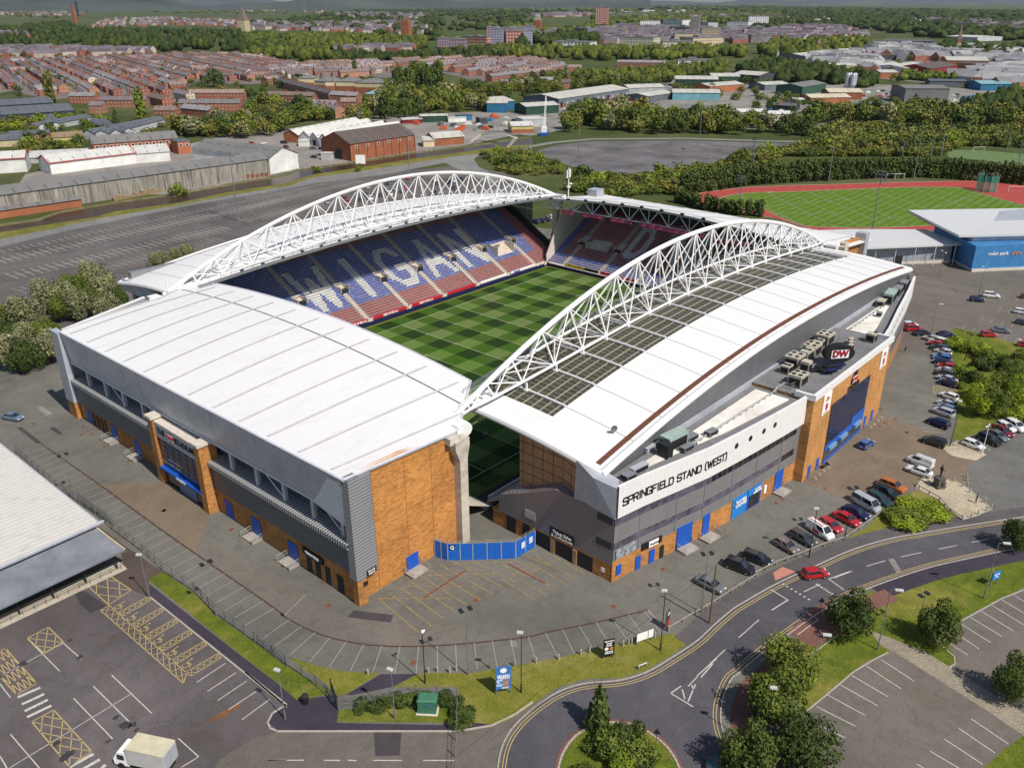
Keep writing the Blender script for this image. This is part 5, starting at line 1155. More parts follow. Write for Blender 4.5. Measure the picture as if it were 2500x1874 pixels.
L_([(-103.6,-94.6),(-100.9,-97.6),(-99.4,-99.3),(-98.2,-100.7),(-97.6,-101.3),(-97,-102.1),(-95.7,-103.5),(-93.6,-105.9),(-92,-107.7),(-89.7,-110.3)],.13)
def crosshatch(quad, nx, ny, w=.13):
 a,b,c,d = quad
 P = lambda u,v: (lerp(lerp(a[0],b[0],u),lerp(d[0],c[0],u),v), lerp(lerp(a[1],b[1],u),lerp(d[1],c[1],u),v))
 for p,q in ((a,b),(b,c),(c,d),(d,a)): ln(MK,p,q,w,.026,1)
 for i in range(nx):
  for j in range(ny):
   ln(MK,P(i/nx,j/ny),P((i+1)/nx,(j+1)/ny),w*.8,.026,1); ln(MK,P((i+1)/nx,j/ny),P(i/nx,(j+1)/ny),w*.8,.026,1)
crosshatch([(-113.6,-53.1),(-110.8,-52.9),(-110.7,-57.7),(-113.3,-57.8)],2,2)
crosshatch([(-116.3,-52.9),(-116.1,-62.7),(-118.5,-62.9),(-118.9,-53.3)],2,4)
crosshatch([(-116.5,-68.8),(-116.2,-78.5),(-118.8,-78.7),(-119,-68.8)],4,2)
crosshatch([(-103.3,-47.1),(-100.1,-47.1),(-99.5,-53.7),(-103.2,-54.5)],2,2)
crosshatch([(-103.2,-54.6),(-102.7,-75.2),(-103.9,-76.5),(-104.5,-54.8)],14,1,.11)
for k in range(6):
 a = [(-98.7,-58),(-98.7,-61.6),(-98.5,-65.3),(-98.4,-68.9),(-98.3,-72.4),(-98.3,-76)][k]; a2 = [(-98.8,-56.9),(-98.6,-60.6),(-98.5,-64.3),(-98.4,-67.9),(-98.3,-71.4),(-98.2,-74.9)][k]
 b = [(-102.9,-58.4),(-102.7,-62.2),(-102.7,-65.7),(-102.6,-69.2),(-102.6,-72.7),(-102.6,-76.1)][k]; b2 = [(-103,-57.1),(-102.8,-60.8),(-102.9,-64.4),(-102.8,-68),(-102.8,-71.5),(-102.8,-74.9)][k]
 crosshatch([a2,a,b,b2],1,5,.1)
 c = [(-102.6,-55.9),(-102.5,-59.6),(-102.4,-63.1),(-102.3,-66.7),(-102.2,-70.3),(-102.1,-73.8)][k]
 for j in range(10):      # wheelchair symbol
  t0,t1 = 2*pi*j/10, 2*pi*(j+1)/10
  if j not in (1,2): ln(MK,(c[0]+.42*cos(t0),c[1]+.42*sin(t0)),(c[0]+.42*cos(t1),c[1]+.42*sin(t1)),.1,.027,1)
 ln(MK,(c[0]+.1,c[1]+.25),(c[0]+1.0,c[1]+.5),.1,.027,1); ln(MK,(c[0]+.45,c[1]+.3),(c[0]+.6,c[1]-.35),.1,.027,1)
 ln(MK,(c[0]+.6,c[1]-.35),(c[0]+.1,c[1]-.7),.1,.027,1)
 ln(MK,(c[0]+1.15,c[1]+.4),(c[0]+1.15,c[1]+.6),.2,.027,1)
for k in range(4):   # zebra crossing
 for z0,qd in (([(-118.6,-63.4),(-116.1,-63.7),(-116.2,-64.4),(-118.7,-64.2)],None),):
  (ax,ay),(bx_,by_),(cx_,cy_),(dx_,dy_) = z0; 
  s0 = [(-118.6,-63.4),(-118.7,-65),(-118.9,-66.4),(-119.1,-67.6)][k]; s1 = [(-116.1,-63.8),(-116.2,-65.3),(-116.3,-66.6),(-116.4,-67.9)][k]; ln(MK,s0,s1,.42,.026)
for k in range(3):
 s0 = [(-118.8,-78.8),(-117.9,-80.2),(-117,-81.8)][k]; s1 = [(-116.2,-79),(-116.1,-80.3),(-116,-81.5)][k]; ln(MK,s0,s1,.42,.026)
# lower right car parks
L_([(-41.9,-140.3),(-43,-144.8),(-44.3,-139.3),(-45.4,-144),(-47.2,-138.6),(-47.8,-143.3),(-49.7,-138),(-50.1,-142.9),(-52.4,-137.7),(-52.6,-142.3),(-55.1,-137.4),(-55,-142.1),(-57.7,-138.6),(-57.5,-141.9),(-44.8,-151.9),(-46,-156.2),(-47.3,-151.2),(-48.4,-155.4),(-50.1,-150.5),(-51,-154.8),(-53,-149.8),(-53.3,-153),(-55.8,-149.3),(-55.9,-150.1),(-18.5,-148.8),(-19.6,-151.8),(-20.7,-148.1),(-22.3,-152.4),(-23.1,-147.3),(-24.6,-151.7),(-25.4,-146.5),(-26.8,-150.8),(-27.6,-145.6),(-29.1,-150),(-30,-145.5),(-31.4,-149.2),(-32.8,-145.9),(-33.6,-148.4),(-16.2,-149.7),(-17.1,-152.1)],.12,0,.04)
# right hand car bays
L_([(52,-117.6),(53.6,-121.9),(47.4,-119),(49.3,-123.2),(29.2,-122.4),(31.3,-126.4),(28.1,-123.3),(29.7,-126.7)],.1,0,.026)
crosshatch([(52,-117.7),(53.4,-122),(50.6,-122.8),(47.5,-119.1)],6,2,.09)
L_([(31.3,-131.4),(28,-135.5),(29.9,-134.2),(31.6,-135.7),(32.2,-134.9),(34.1,-136.2),(35,-135.6),(36.7,-136.8)],.12,0,.03)
for r in range(7):
 for k in range(12):
  x, y = 92+r*11.5, -112-k*2.5-r*1.5
  if r in (0,1) and k > 6: continue
  ln(MK,(x,y),(x+4.6,y+.4),.1,.03,2)
# cycle symbol box
L_([(-39.6,-129.7),(-39.8,-131),(-39.8,-131),(-44.6,-130.2)],.12,0,.06)
for cx_,cy_ in ([(-41,-129.8),(-41.1,-130.2)]):
 for j in range(8):
  t0,t1 = 2*pi*j/8, 2*pi*(j+1)/8; ln(MK,(cx_+.3*cos(t0),cy_+.3*sin(t0)),(cx_+.3*cos(t1),cy_+.3*sin(t1)),.07,.062)
# east car park rows of bays
def bayrow(p, q, per, half, both=True, m=0, w=.2):
 L = hypot(q[0]-p[0],q[1]-p[1]); n_ = int(L/per); dx,dy = (q[0]-p[0])/L,(q[1]-p[1])/L
 if both: ln(MK,p,q,w,.036,m)
 for k in range(n_+1):
  x,y = p[0]+dx*per*k, p[1]+dy*per*k
  ln(MK,(x,y),(x+dy*half,y-dx*half),w*.9,.037,m)
  if both: ln(MK,(x,y),(x-dy*half,y+dx*half),w*.9,.037,m)
er = [(-47.1,146.4),(71.6,155.7),(-51.1,125.5),(27.7,130.3),(-42.1,160.7),(81.3,169.8)]
bayrow(er[0],er[1],2.5,4.6); bayrow(er[2],er[3],2.5,4.6); bayrow(er[4],er[5],2.5,4.6,False)
er = [(51.4,155.7),(120,164),(62.2,172.8),(153,173),(38,134.4),(78.1,138.2)]
bayrow(er[0],er[1],2.5,4.6); bayrow(er[2],er[3],2.5,4.6,False); bayrow(er[4],er[5],2.5,4.6)
er = [(-55.4,107.6),(-47.9,108.7),(-26.7,111.6),(17,116.1)]
bayrow(er[0],er[1],2.5,4.6,True,2); bayrow(er[2],er[3],2.5,4.6,True,2)
mk = obj('road_markings', MK, [WL,YLP,WLF,YLF], kind='structure')
# manhole covers, repair patches, stains
RUSTY = flat('rusty_iron',(0.17,0.055,0.03),.9,0,.2); PATCH = asphalt('patch_dark',(0.06,0.052,0.058),.2,crack=False); PALEP = asphalt('patch_pale',(0.22,0.2,0.18),.15,crack=False)
mh = [(-87.5,12.9),(-81.4,4.1),(-81.7,-0.3),(-83.2,0.8),(-82.4,-7.7),(-81.9,-16.5),(-85.9,-37.3),(-81.4,-65.3),(-79.8,-72.9),(-82.6,-78),(-68,-92.8),(-82.4,-95.4),(-44.2,-108.8),(-56.2,-108.3),(-31.2,-110.7),(24.5,-116),(26.7,-116.2),(-5.8,-117.5),(-15.8,-113.3),(-14.1,-113.6),(32.4,-113.3),(29.8,-117.2),(-85.9,-37.3),(-81.4,-50.8),(-81.4,-65.3)]
for k,(x,y) in enumerate(mh):
 m = MB(); m.obox(x,y,0,.75,.6,.027,.3); struct('manhole_cover', m, RUSTY)
for pp,mt in (([(-82.4,-81.9),(-80.9,-81.5),(-77.9,-86.4),(-79.2,-87.3)],PATCH),([(-90.5,13.8),(-89.7,13.3),(-89.7,3.3),(-90.5,3.4)],PATCH),([(-84,20.6),(-83,20.4),(-82.9,14.9),(-84.3,14.8)],PALEP),([(-86.3,8.5),(-85.3,8.3),(-85.4,3.8),(-86.1,4.2)],PATCH),([(-93.1,-100.4),(-90.9,-102.8),(-93.3,-105.2),(-95.2,-103.2)],PATCH),([(-19.4,-133.2),(-18.5,-133.7),(-21,-135.7),(-22.1,-135.5)],PALEP),([(-71,-101.9),(-70.5,-102.5),(-71.2,-103.5),(-71.8,-102.9)],PALEP),([(-105.3,-47.7),(-104.3,-47.7),(-103.4,-54.8),(-105.7,-54.2),(-105.8,-51.6)],PATCH)):
 sheet('tarmac_patch', pp, .021, mt)
sheet('red_paving_patch', [(-34.1,-121.6),(-31.9,-122),(-31.7,-124),(-35.7,-122.7)], .058, flat('tactile_pink',(0.42,0.18,0.14),.9))
sheet('rust_stain', [(-105.4,-84.3),(-103.2,-84.3),(-100.5,-84.6),(-101.3,-85.2),(-103.8,-85.2)], .022, flat('stain_rust',(0.17,0.075,0.03),.95,0,.3,.6))
for p,q in (([(-72.7,-86.8)][0],[(-64,-86.8)][0]),([(-58.6,-90.4)][0],[(-58.5,-97.8)][0])):
 m = MB(); ln(m,p,q,.3,.026); obj('rusted_channel', m, RUSTY, kind='structure')
# ---------------------------------------------------------------- vehicles
def paint(name, c):
 if name in MATS: return MATS[name]
 g = NT('car_paint_'+name, .25, .15, .5); g.b.inputs['Coat Weight'].default_value = .6; g.b.inputs['Coat Roughness'].default_value = .08
 MATS[name] = g.out(g.ramp(g.noise(1.2,2),[(.3,sc(c,.92)),(.7,sc(c,1.06))])); return MATS[name]
PC = {'white':(.72,.72,.72),'black':(.012,.013,.015),'silver':(.38,.40,.43),'grey':(.13,.14,.155),'dark_grey':(.05,.053,.06),'red':(.42,.012,.018),'maroon':(.16,.012,.02),'blue':(.03,.12,.36),'navy':(.012,.02,.06),'teal':(.02,.06,.075),'orange':(.42,.13,.02),'brown':(.17,.135,.12),'slate_blue':(.14,.19,.29),'dark_green':(.02,.045,.045)}
CGLASS = glassy('car_glass',(0.018,0.022,0.03),.06); TYRE = flat('tyre',(.015,.015,.016),.9); RIM = flat('rim',(.32,.33,.35),.3,.6); LAMPW = flat('headlamp',(.6,.62,.65),.1,0,.05); LAMPR = flat('tail_lamp',(.35,.01,.01),.2)
PLATE = flat('number_plate',(.6,.55,.15),.5)
#         L    W    belt  hood roof | cabin: rear base, rear top, front top, front base (x)  rear deck height
CT = {'hatch':(4.0,1.74,.93,.86,1.46,(-1.90,-1.55,.25,1.05),.93),'saloon':(4.6,1.8,.92,.86,1.43,(-1.75,-1.05,.35,1.2),.95),'suv':(4.55,1.88,1.08,1.0,1.68,(-2.15,-1.85,.45,1.25),1.08),'estate':(4.6,1.82,.95,.88,1.48,(-2.2,-1.75,.4,1.2),.95),
 'van':(4.7,1.85,1.15,1.05,1.9,(-2.32,-2.28,.85,1.6),1.15),'minibus':(5.2,1.95,1.2,1.05,2.0,(-2.55,-2.45,1.2,1.95),1.2)}
def car_proto(kind):
 L,W,belt,hood,roof,(rb,rt,ft,fb),deck = CT[kind]; w = W/2
 t = thing('parked_car' if kind not in ('van','minibus') else 'parked_van', 'x', 'car', (0,0,-500))
 st = [(-L/2,.32,.62,.80*w),(-L/2+.06,.24,deck-.12,.90*w),(-L/2+.28,.2,deck,.96*w),(rb+.2,.2,belt+.01,w),(0,.2,belt,w),(fb-.1,.2,belt-.01,w),(L/2-.9,.2,hood+.02,.98*w),(L/2-.35,.22,hood-.08,.93*w),(L/2-.08,.28,hood-.25,.84*w),(L/2,.34,.55,.76*w)]
 m = MB(); v = []
 for x,zb,zt,hw in st:
  zm = lerp(zb,zt,.55)
  v += [(x,-hw*.9,zb),(x,-hw,lerp(zb,zt,.25)),(x,-hw,zm+.1),(x,-hw*.9,zt),(x,hw*.9,zt),(x,hw,zm+.1),(x,hw,lerp(zb,zt,.25)),(x,hw*.9,zb)]
 k = 8; f = [(i*k+j,(i+1)*k+j,(i+1)*k+(j+1)%k,i*k+(j+1)%k) for i in range(len(st)-1) for j in range(k)]
 f += [tuple(range(k-1,-1,-1))[::-1], tuple((len(st)-1)*k+j for j in range(k))[::-1]]
 m.add(v, f)
 m.mi = [0]*len(m.f)
 tw = w*.74
 b4 = [(rb,-w*.86,belt-.02),(fb,-w*.86,belt-.03),(fb,w*.86,belt-.03),(rb,w*.86,belt-.02)]; t4 = [(rt,-tw,roof-.05),(ft,-tw,roof-.05),(ft,tw,roof-.05),(rt,tw,roof-.05)]
 m.add([(rt-.05,-tw-.02,roof-.07),(ft+.06,-tw-.02,roof-.07),(ft+.06,tw+.02,roof-.07),(rt-.05,tw+.02,roof-.07),(rt+.2,-tw*.8,roof),(ft-.25,-tw*.8,roof),(ft-.25,tw*.8,roof),(rt+.2,tw*.8,roof)],[(4,5,6,7),(0,1,5,4),(1,2,6,5),(2,3,7,6),(3,0,4,7)])
 for a,b in zip(b4,t4): m.tube(a,b,.045,4)
 for s in (-1,1):
  xm = (rb+fb)/2*.6; m.tube((xm,s*w*.86,belt),(lerp(rt,ft,.45),s*tw,roof-.05),.05,4)
  if kind in ('van',): m.add([(rb,s*(w*.862),belt),(xm+.3,s*(w*.862),belt),(lerp(rt,ft,.55),s*(tw+.015),roof-.06),(rt,s*(tw+.015),roof-.06)],[(0,1,2,3) if s < 0 else (3,2,1,0)])
  m.obox(fb-.25,s*(w+.06),belt-.02,.16,.18,.13)
 if kind == 'van': m.add([(rb-.01,-w*.84,belt),(rb-.01,w*.84,belt),(rt-.02,tw,roof-.06),(rt-.02,-tw,roof-.06)],[(3,2,1,0)][::1])
 body = obj('body', m, paint('white',PC['white']), t)
 g = MB(); g.add(b4+t4,[(0,1,5,4),(1,2,6,5),(2,3,7,6),(3,0,4,7),(4,5,6,7)]); obj('windows', g, CGLASS, t)
 for x in (-L/2+.78, L/2-.85):
  for s in (-1,1):
   q = MB(); q.tube((x,s*(w-.2),.32),(x,s*(w+.01),.32),.33,12); wh = obj('wheel', q, TYRE, t)
   q = MB(); q.tube((x,s*(w-.05),.32),(x,s*(w+.03),.32),.2,8); obj('rim', q, RIM, wh)
 for s in (-1,1):
  q = MB(); q.obox(L/2-.16,s*w*.62,.58,.2,.34,.14,-s*.25); obj('headlight', q, LAMPW, t)
  q = MB(); q.obox(-L/2+.07,s*w*.72,.68,.12,.22,.2,s*.2); obj('tail_light', q, LAMPR, t)
 q = MB(); q.box(-L/2-.02,-.26,.45,-L/2+.02,.26,.56); obj('number_plate', q, PLATE, t)
 reg(t); return t
PROTO = {k: car_proto(k) for k in CT}
def put_car(kind, col, p, q, label, cat=None, group=None, z=0.03):
 x, y = (p[0]+q[0])/2, (p[1]+q[1])/2; a = atan2(q[1]-p[1], q[0]-p[0])
 r = dup(PROTO[kind], (x,y,z), a, label, None, group)
 r['category'] = cat or ('van' if kind in ('van','minibus') else 'car')
 for c in COL.objects:
  pass
 for c in r_children(r):
  if c.name.split('.')[0] == 'body':
   c.material_slots[0].link = 'OBJECT'; c.material_slots[0].material = paint(col, PC[col])
 return r
KIDS = {}
_old_dup = dup
def dup(o, loc=None, rz=None, label=None, s=None, group=None, parent=None):
 c = o.copy(); COL.objects.link(c)
 if loc is not None: c.location = loc
 if rz is not None: c.rotation_euler = (0,0,rz)
 if s is not None: c.scale = s if isinstance(s, tuple) else (s,s,s)
 if label: c['label'] = label
 if group: c['group'] = group
 if parent: c.parent = parent; KIDS.setdefault(parent.name, []).append(c)
 for ch in CH.get(o.name, []): dup(ch, parent=c)
 return c
def r_children(r): return KIDS.get(r.name, [])
G1 = 'cars parked beside the near side stand'; G2 = 'cars in the row beyond the entrance block'; G3 = 'cars in the right hand car parks'; G4 = 'cars in the car park behind the far stand'
cars = []
P1 = [(-33.2,-116.3),(-32.9,-120.4),(-36.9,-115.2),(-36.5,-119.5),(-26.7,-118.6),(-27.5,-122),(-23,-119.4),(-23.9,-123.2),(-16.5,-121.4),(-17.7,-125),(-13.1,-122.6),(-13.9,-126.1),(-10.3,-123.1),(-11,-126.5),(-3.7,-124.3),(-4.9,-128.1)]
D1 = [('estate','black','black estate car parked second from the near end of the roadside row'),('suv','black','black hatchback parked nearest the road sign end, beside the black estate'),('hatch','brown','brown hatchback parked left of the dark grey estate'),('estate','dark_grey','dark grey estate between the brown hatchback and the white van'),('hatch','red','red hatchback beside the white van with red lettering'),('saloon','red','red saloon car between the red hatchback and the navy car'),('saloon','navy','navy saloon parked left of the silver minibus'),('suv','dark_green','dark green people carrier on the far side of the silver minibus')]
for k,(a,b,c) in enumerate(D1): cars.append((a,b,P1[2*k],P1[2*k+1],c,G1))
P2 = [(-43.3,-114.2),(-43.5,-118.3),(-19.1,-120.6),(-20.5,-124.6),(-6.2,-122.7),(-7.8,-127.5),(-0.7,-123.9),(-1.6,-128.4),(1.9,-124.3),(1.5,-128.3),(10,-130.5),(10.3,-125.6),(13.3,-129.3),(13.9,-124.9),(11.8,-116.8),(16.4,-117.4),(23.4,-128.5),(23.5,-124.3)]
D2 = [('saloon','grey','grey coupe at the near end of the roadside row, beside the two poles'),('van','white','white van with red roof rack and red door lettering in the roadside row'),('minibus','silver','silver minibus in the middle of the roadside row'),('suv','black','black car between the dark green people carrier and the orange car'),('suv','orange','orange crossover car at the far end of the roadside row'),('saloon','white','white saloon parked next to the ladder van by the statue'),('van','white','white van with a ladder rack beside the white saloon'),('hatch','blue','bright blue car alone on the forecourt paving'),('suv','black','black car parked at the edge of the forecourt by the lamp post')]
for k,(a,b,c) in enumerate(D2): cars.append((a,b,P2[2*k],P2[2*k+1],c,G1 if k < 5 else None))
P3 = [(31.7,-126.9),(32.8,-122.2),(37.7,-126),(38.5,-121.4),(40.2,-125.7),(40.9,-121.3),(42.5,-125),(43.1,-121),(46.6,-124),(47.7,-120.3),(53.7,-122),(54.5,-117.6),(56.1,-121.1),(56.8,-116.9),(58.5,-120),(59.4,-115.7),(60.8,-119.3),(61.5,-115.4),(64,-118.7),(63.7,-114.7),(65.8,-117.6),(65.7,-113.3),(68.5,-116.4),(68.2,-112.4),(69.9,-115.8),(69.8,-111.9),(72.4,-115),(73.2,-111.5),(74.3,-114),(74.5,-110),(76.8,-112.3),(77.1,-108.4),(79,-112.3),(79.3,-108.3),(80.1,-110.1),(80.1,-106.5)]
D3 = [('suv','navy'),('suv','silver'),('hatch','slate_blue'),('hatch','silver'),('hatch','white'),('hatch','navy'),('saloon','silver'),('suv','dark_grey'),('hatch','silver'),('hatch','red'),('saloon','navy'),('hatch','blue'),('hatch','slate_blue'),('hatch','white'),('suv','teal'),('hatch','red'),('suv','white'),('hatch','silver')]
N3 = ['nearest the forecourt, a dark blue car','second from the forecourt, a silver car','third from the forecourt, a pale blue car','fourth from the forecourt, a silver hatchback','white hatchback just before the yellow hatched bay','dark blue hatchback just beyond the hatched bay','silver saloon second beyond the hatched bay','dark grey car third beyond the hatched bay','silver hatchback between the dark grey and the red car','red hatchback in the middle of the row by the shrubs','navy saloon just beyond the middle red hatchback','bright blue hatchback two beyond the middle red hatchback','pale blue hatchback nose in near the tall shrubs','white hatchback in the upper part of the curved row','dark teal car in the upper part of the curved row','red car in the upper curved row with a white car behind','white car behind the upper red car of the curved row','silver hatchback at the top of the curved row near the black car']
for k,(a,b) in enumerate(D3): cars.append((a,b,P3[2*k],P3[2*k+1],N3[k] if 'curved' in N3[k] or 'hatch' in N3[k] or 'row' in N3[k] or 'saloon' in N3[k] else N3[k]+' of the curved row',G2))
P4 = [(27.6,-130.5),(26.9,-134.4),(32.1,-132.4),(30.7,-136),(35.4,-132.9),(33.4,-136.7),(38.3,-133.6),(36,-136.8),(40.3,-133.3),(38.6,-136.9),(42.2,-134.7),(40,-138.1),(46.8,-135.4),(44.5,-139),(91.4,-116.6),(93.7,-120.1),(97,-117.8),(98.6,-121.8),(126,-108.1),(127.6,-112.2),(119.4,-106.3),(121,-110.1),(116.7,-118.2),(117.3,-122.2),(107.8,-120.9),(108,-124.6),(90.5,-125.6),(90.7,-128.9),(131.9,-116.7),(132.7,-119.8),(83.8,-108.8),(87.1,-111.4),(81.3,-104.1),(84,-106.6),(82.8,-100.9),(85.9,-104.4),(85.6,-99.8),(88.3,-102)]
D4 = [('hatch','white','white hatchback parked alone by the small paved island'),('suv','black','black car next to the small tree in the right hand row'),('saloon','grey','grey saloon between the black car and the red car'),('saloon','maroon','dark red saloon in the right hand row of five'),('hatch','white','white hatchback beyond the dark red saloon'),('suv','white','white crossover at the frame edge of the right hand row'),('suv','dark_green','very dark green car at the right edge of the picture by the trees'),('hatch','red','bright red hatchback alone with a grey car in the open car park'),('saloon','grey','silver grey saloon just beyond the bright red hatchback'),('suv','white','white off-road car beside a navy car near the arena'),('hatch','navy','navy hatchback beside the white off-road car'),('hatch','white','white hatchback at the right edge of the open car park'),('hatch','dark_grey','dark grey hatchback at the right edge of the open car park'),('hatch','red','red car cut by the right edge near the shrubs'),('hatch','maroon','maroon car cut by the right edge below the arena'),('saloon','navy','dark blue saloon by the grey lamp post above the shrubs'),('saloon','black','black saloon next to the red car under the stand corner'),('suv','red','red car under the tip of the white stand parapet'),('hatch','white','white hatchback peeping out beside the white stand parapet')]
for k,(a,b,c) in enumerate(D4): cars.append((a,b,P4[2*k],P4[2*k+1],c,G3))
P5 = [(78.3,135.7),(87.6,135.7),(84.5,129.6),(109.9,147.6),(98.8,135.5),(95.4,127.8),(90.8,129.1),(122,148),(110.9,135.2),(106.8,128.3),(103.1,130),(114.5,128.8),(128,151),(137,150),(143,148),(142,137),(137,130.1),(143,128),(147,129),(152,129),(134.5,116.8),(121.5,115.5),(53.9,127.3),(116.1,135.9),(119.8,133.8),(109.7,46.1),(112.8,45.8),(115.9,45.5),(119.4,47),(111.4,54)]
D5 = ['silver','maroon','red','silver','navy','white','black','black','silver','white','dark_grey','blue','grey','red','black','white','maroon','navy','white','black','black','dark_grey','dark_grey','silver','red','navy','navy','black','white','silver']
for k,c in enumerate(D5):
 x,y = P5[k]; a = -2.1 if k < 25 else 1.2; kinds = ['hatch','suv','saloon','hatch']
 pos = sum(1 for j in range(len(P5)) if xi(*P5[j]) < xi(x,y))
 cars.append((kinds[k%4],c,(x-cos(a),y-sin(a)),(x+cos(a),y+sin(a)),'%s car, %s from the left in the car park behind the far truss'%(c.replace('_',' '),ordn(pos)) if k < 25 else '%s car %s in the short row in the gap beside the far stand'%(c.replace('_',' '),ordn(k-25)),G4))
for kd,c,p,q,lb,g in cars: put_car(kd,c,p,q,lb,None,g)
pp = [(-90.5,20.7),(-88.4,15.7),(-32.8,-125.1),(-29,-128.1),(-71.3,-132.9),(-70,-134.8),(152,301),(157,299),(149,308),(151,302),(163,295),(165,290),(155,280),(156,275),(162,264),(164,259),(165,260),(165,253),(144,239),(145,232),(151,242),(152,234)]
ex = [('saloon','slate_blue','blue grey car driving round the far left corner of the service yard'),('hatch','red','red hatchback driving along the curved main road'),('saloon','teal','dark car at the bottom edge leaving the roundabout'),('hatch','white','white car in the yard between the two railway masts'),('hatch','red','red car left of the white car in the factory yard'),('suv','black','black car at the brick gable of the sawtooth factory'),('hatch','maroon','maroon car in front of the black one in the factory yard'),('saloon','grey','grey car outside the open sawtooth shed door'),('saloon','navy','dark blue car outside the middle sawtooth shed'),('saloon','black','black car by the white trailer in the factory yard'),('saloon','dark_grey','dark grey car right beside the white trailer')]
for k,(a,b,c) in enumerate(ex): put_car(a,b,pp[2*k],pp[2*k+1],c)
# ladder rack and red livery on two of the vans
def deco(sub, fn):
 for o in list(COL.objects):
  if o.get('label') and sub in o['label']: fn(o)
def rack(o):
 m = MB()
 for s in (-.5,.5): m.tube((-2.0,s,2.02),(1.0,s,2.02),.04,4)
 for k in range(8): m.tube((-1.9+k*.4,-.5,2.02),(-1.9+k*.4,.5,2.02),.03,4)
 obj('ladder_rack', m, GALV, o)
deco('white van with a ladder rack', rack)
def livery(o):
 m = MB(); m.box(-.8,-.94,.5,.5,-.925,1.0); m.box(-.8,.925,.5,.5,.94,1.0)
 for s in (-.4,.4): m.tube((-2,s,1.98),(.7,s,1.98),.05,4)
 obj('livery_panel', m, RED, o)
deco('white van with red roof rack', livery)
# box lorry at the bottom left
a = [(-113.4,-83.1),(-111.8,-88)]; ang = atan2(a[1][1]-a[0][1],a[1][0]-a[0][0])
t = thing('box_lorry','white box lorry with weathered cream roof at the bottom left','lorry',((a[0][0]+a[1][0])/2,(a[0][1]+a[1][1])/2,.03), R(118)); t.scale = (1.04,1.04,1.0)
ROOFC = flat('lorry_roof',(.52,.48,.34),.8,0,.15,.8,dirt=(.3,.24,.14))
m = MB(); m.box(-2.6,-1.15,1.0,1.9,1.15,3.25); obj('box_body', m, flat('box_panel',(.50,.49,.47),.5,0,.12,.8,dirt=(.3,.28,.25)), t)
for x in (-2.66,): m = MB(); m.box(x,-1.1,1.05,x+.05,-.03,3.1); m.box(x,.03,1.05,x+.05,1.1,3.1); obj('rear_doors', m, FASC, t)
m = MB(); m.box(-2.62,-1.17,3.25,1.92,1.17,3.3); 
for k in range(1,7): m.box(-2.6+k*.65,-1.17,3.3,-2.57+k*.65,1.17,3.32)
obj('box_roof', m, ROOFC, t)
m = MB(); m.box(-1.6,-1.18,1.3,1.2,-1.155,2.9); obj('side_graphic', m, flat('graphic_red',(.42,.05,.06),.5,0,.5,1.5), t)
m = MB(); m.add([(1.95,-1.05,.5),(3.7,-1.05,.5),(3.75,-1.05,1.3),(3.2,-.95,2.25),(1.95,-.95,2.35),(1.95,1.05,.5),(3.7,1.05,.5),(3.75,1.05,1.3),(3.2,.95,2.25),(1.95,.95,2.35)],[(0,1,2,3,4),(9,8,7,6,5),(1,6,7,2),(3,8,9,4),(4,9,5,0)]); obj('cab', m, WSIGN, t)
m = MB(); m.add([(3.76,-.95,1.32),(3.76,.95,1.32),(3.24,.88,2.2),(3.24,-.88,2.2)],[(0,1,2,3)]); m.box(2.4,-1.07,1.35,3.2,-1.0,2.0); m.box(2.4,1.0,1.35,3.2,1.07,2.0); obj('windscreen', m, CGLASS, t)
m = MB(); m.box(-2.6,-.6,.55,3.2,.6,1.0); obj('chassis', m, BLACK, t)
for x in (-1.6,2.9):
 for s in (-1,1): m = MB(); m.tube((x,s*.75,.42),(x,s*1.08,.42),.42,12); obj('wheel', m, TYRE, t)
# motorcycle by the entrance block
t = thing('motorcycle','black motorcycle parked by the left end of the great window','motorcycle',([(1.2,-114.6)][0][0],[(1.2,-114.6)][0][1],.02), R(-20))
for x in (-.7,.7): m = MB(); m.tube((x,-.06,.32),(x,.06,.32),.32,12); obj('wheel', m, TYRE, t)
m = MB(); m.obox(0,0,.45,.9,.3,.35); m.obox(-.35,0,.78,.7,.28,.12); m.tube((.7,0,.35),(.45,0,1.0),.05,5); m.tube((.42,-.35,1.05),(.42,.35,1.05),.03,4); m.obox(.2,0,.75,.45,.32,.22); obj('frame_and_seat', m, BLACK, t)
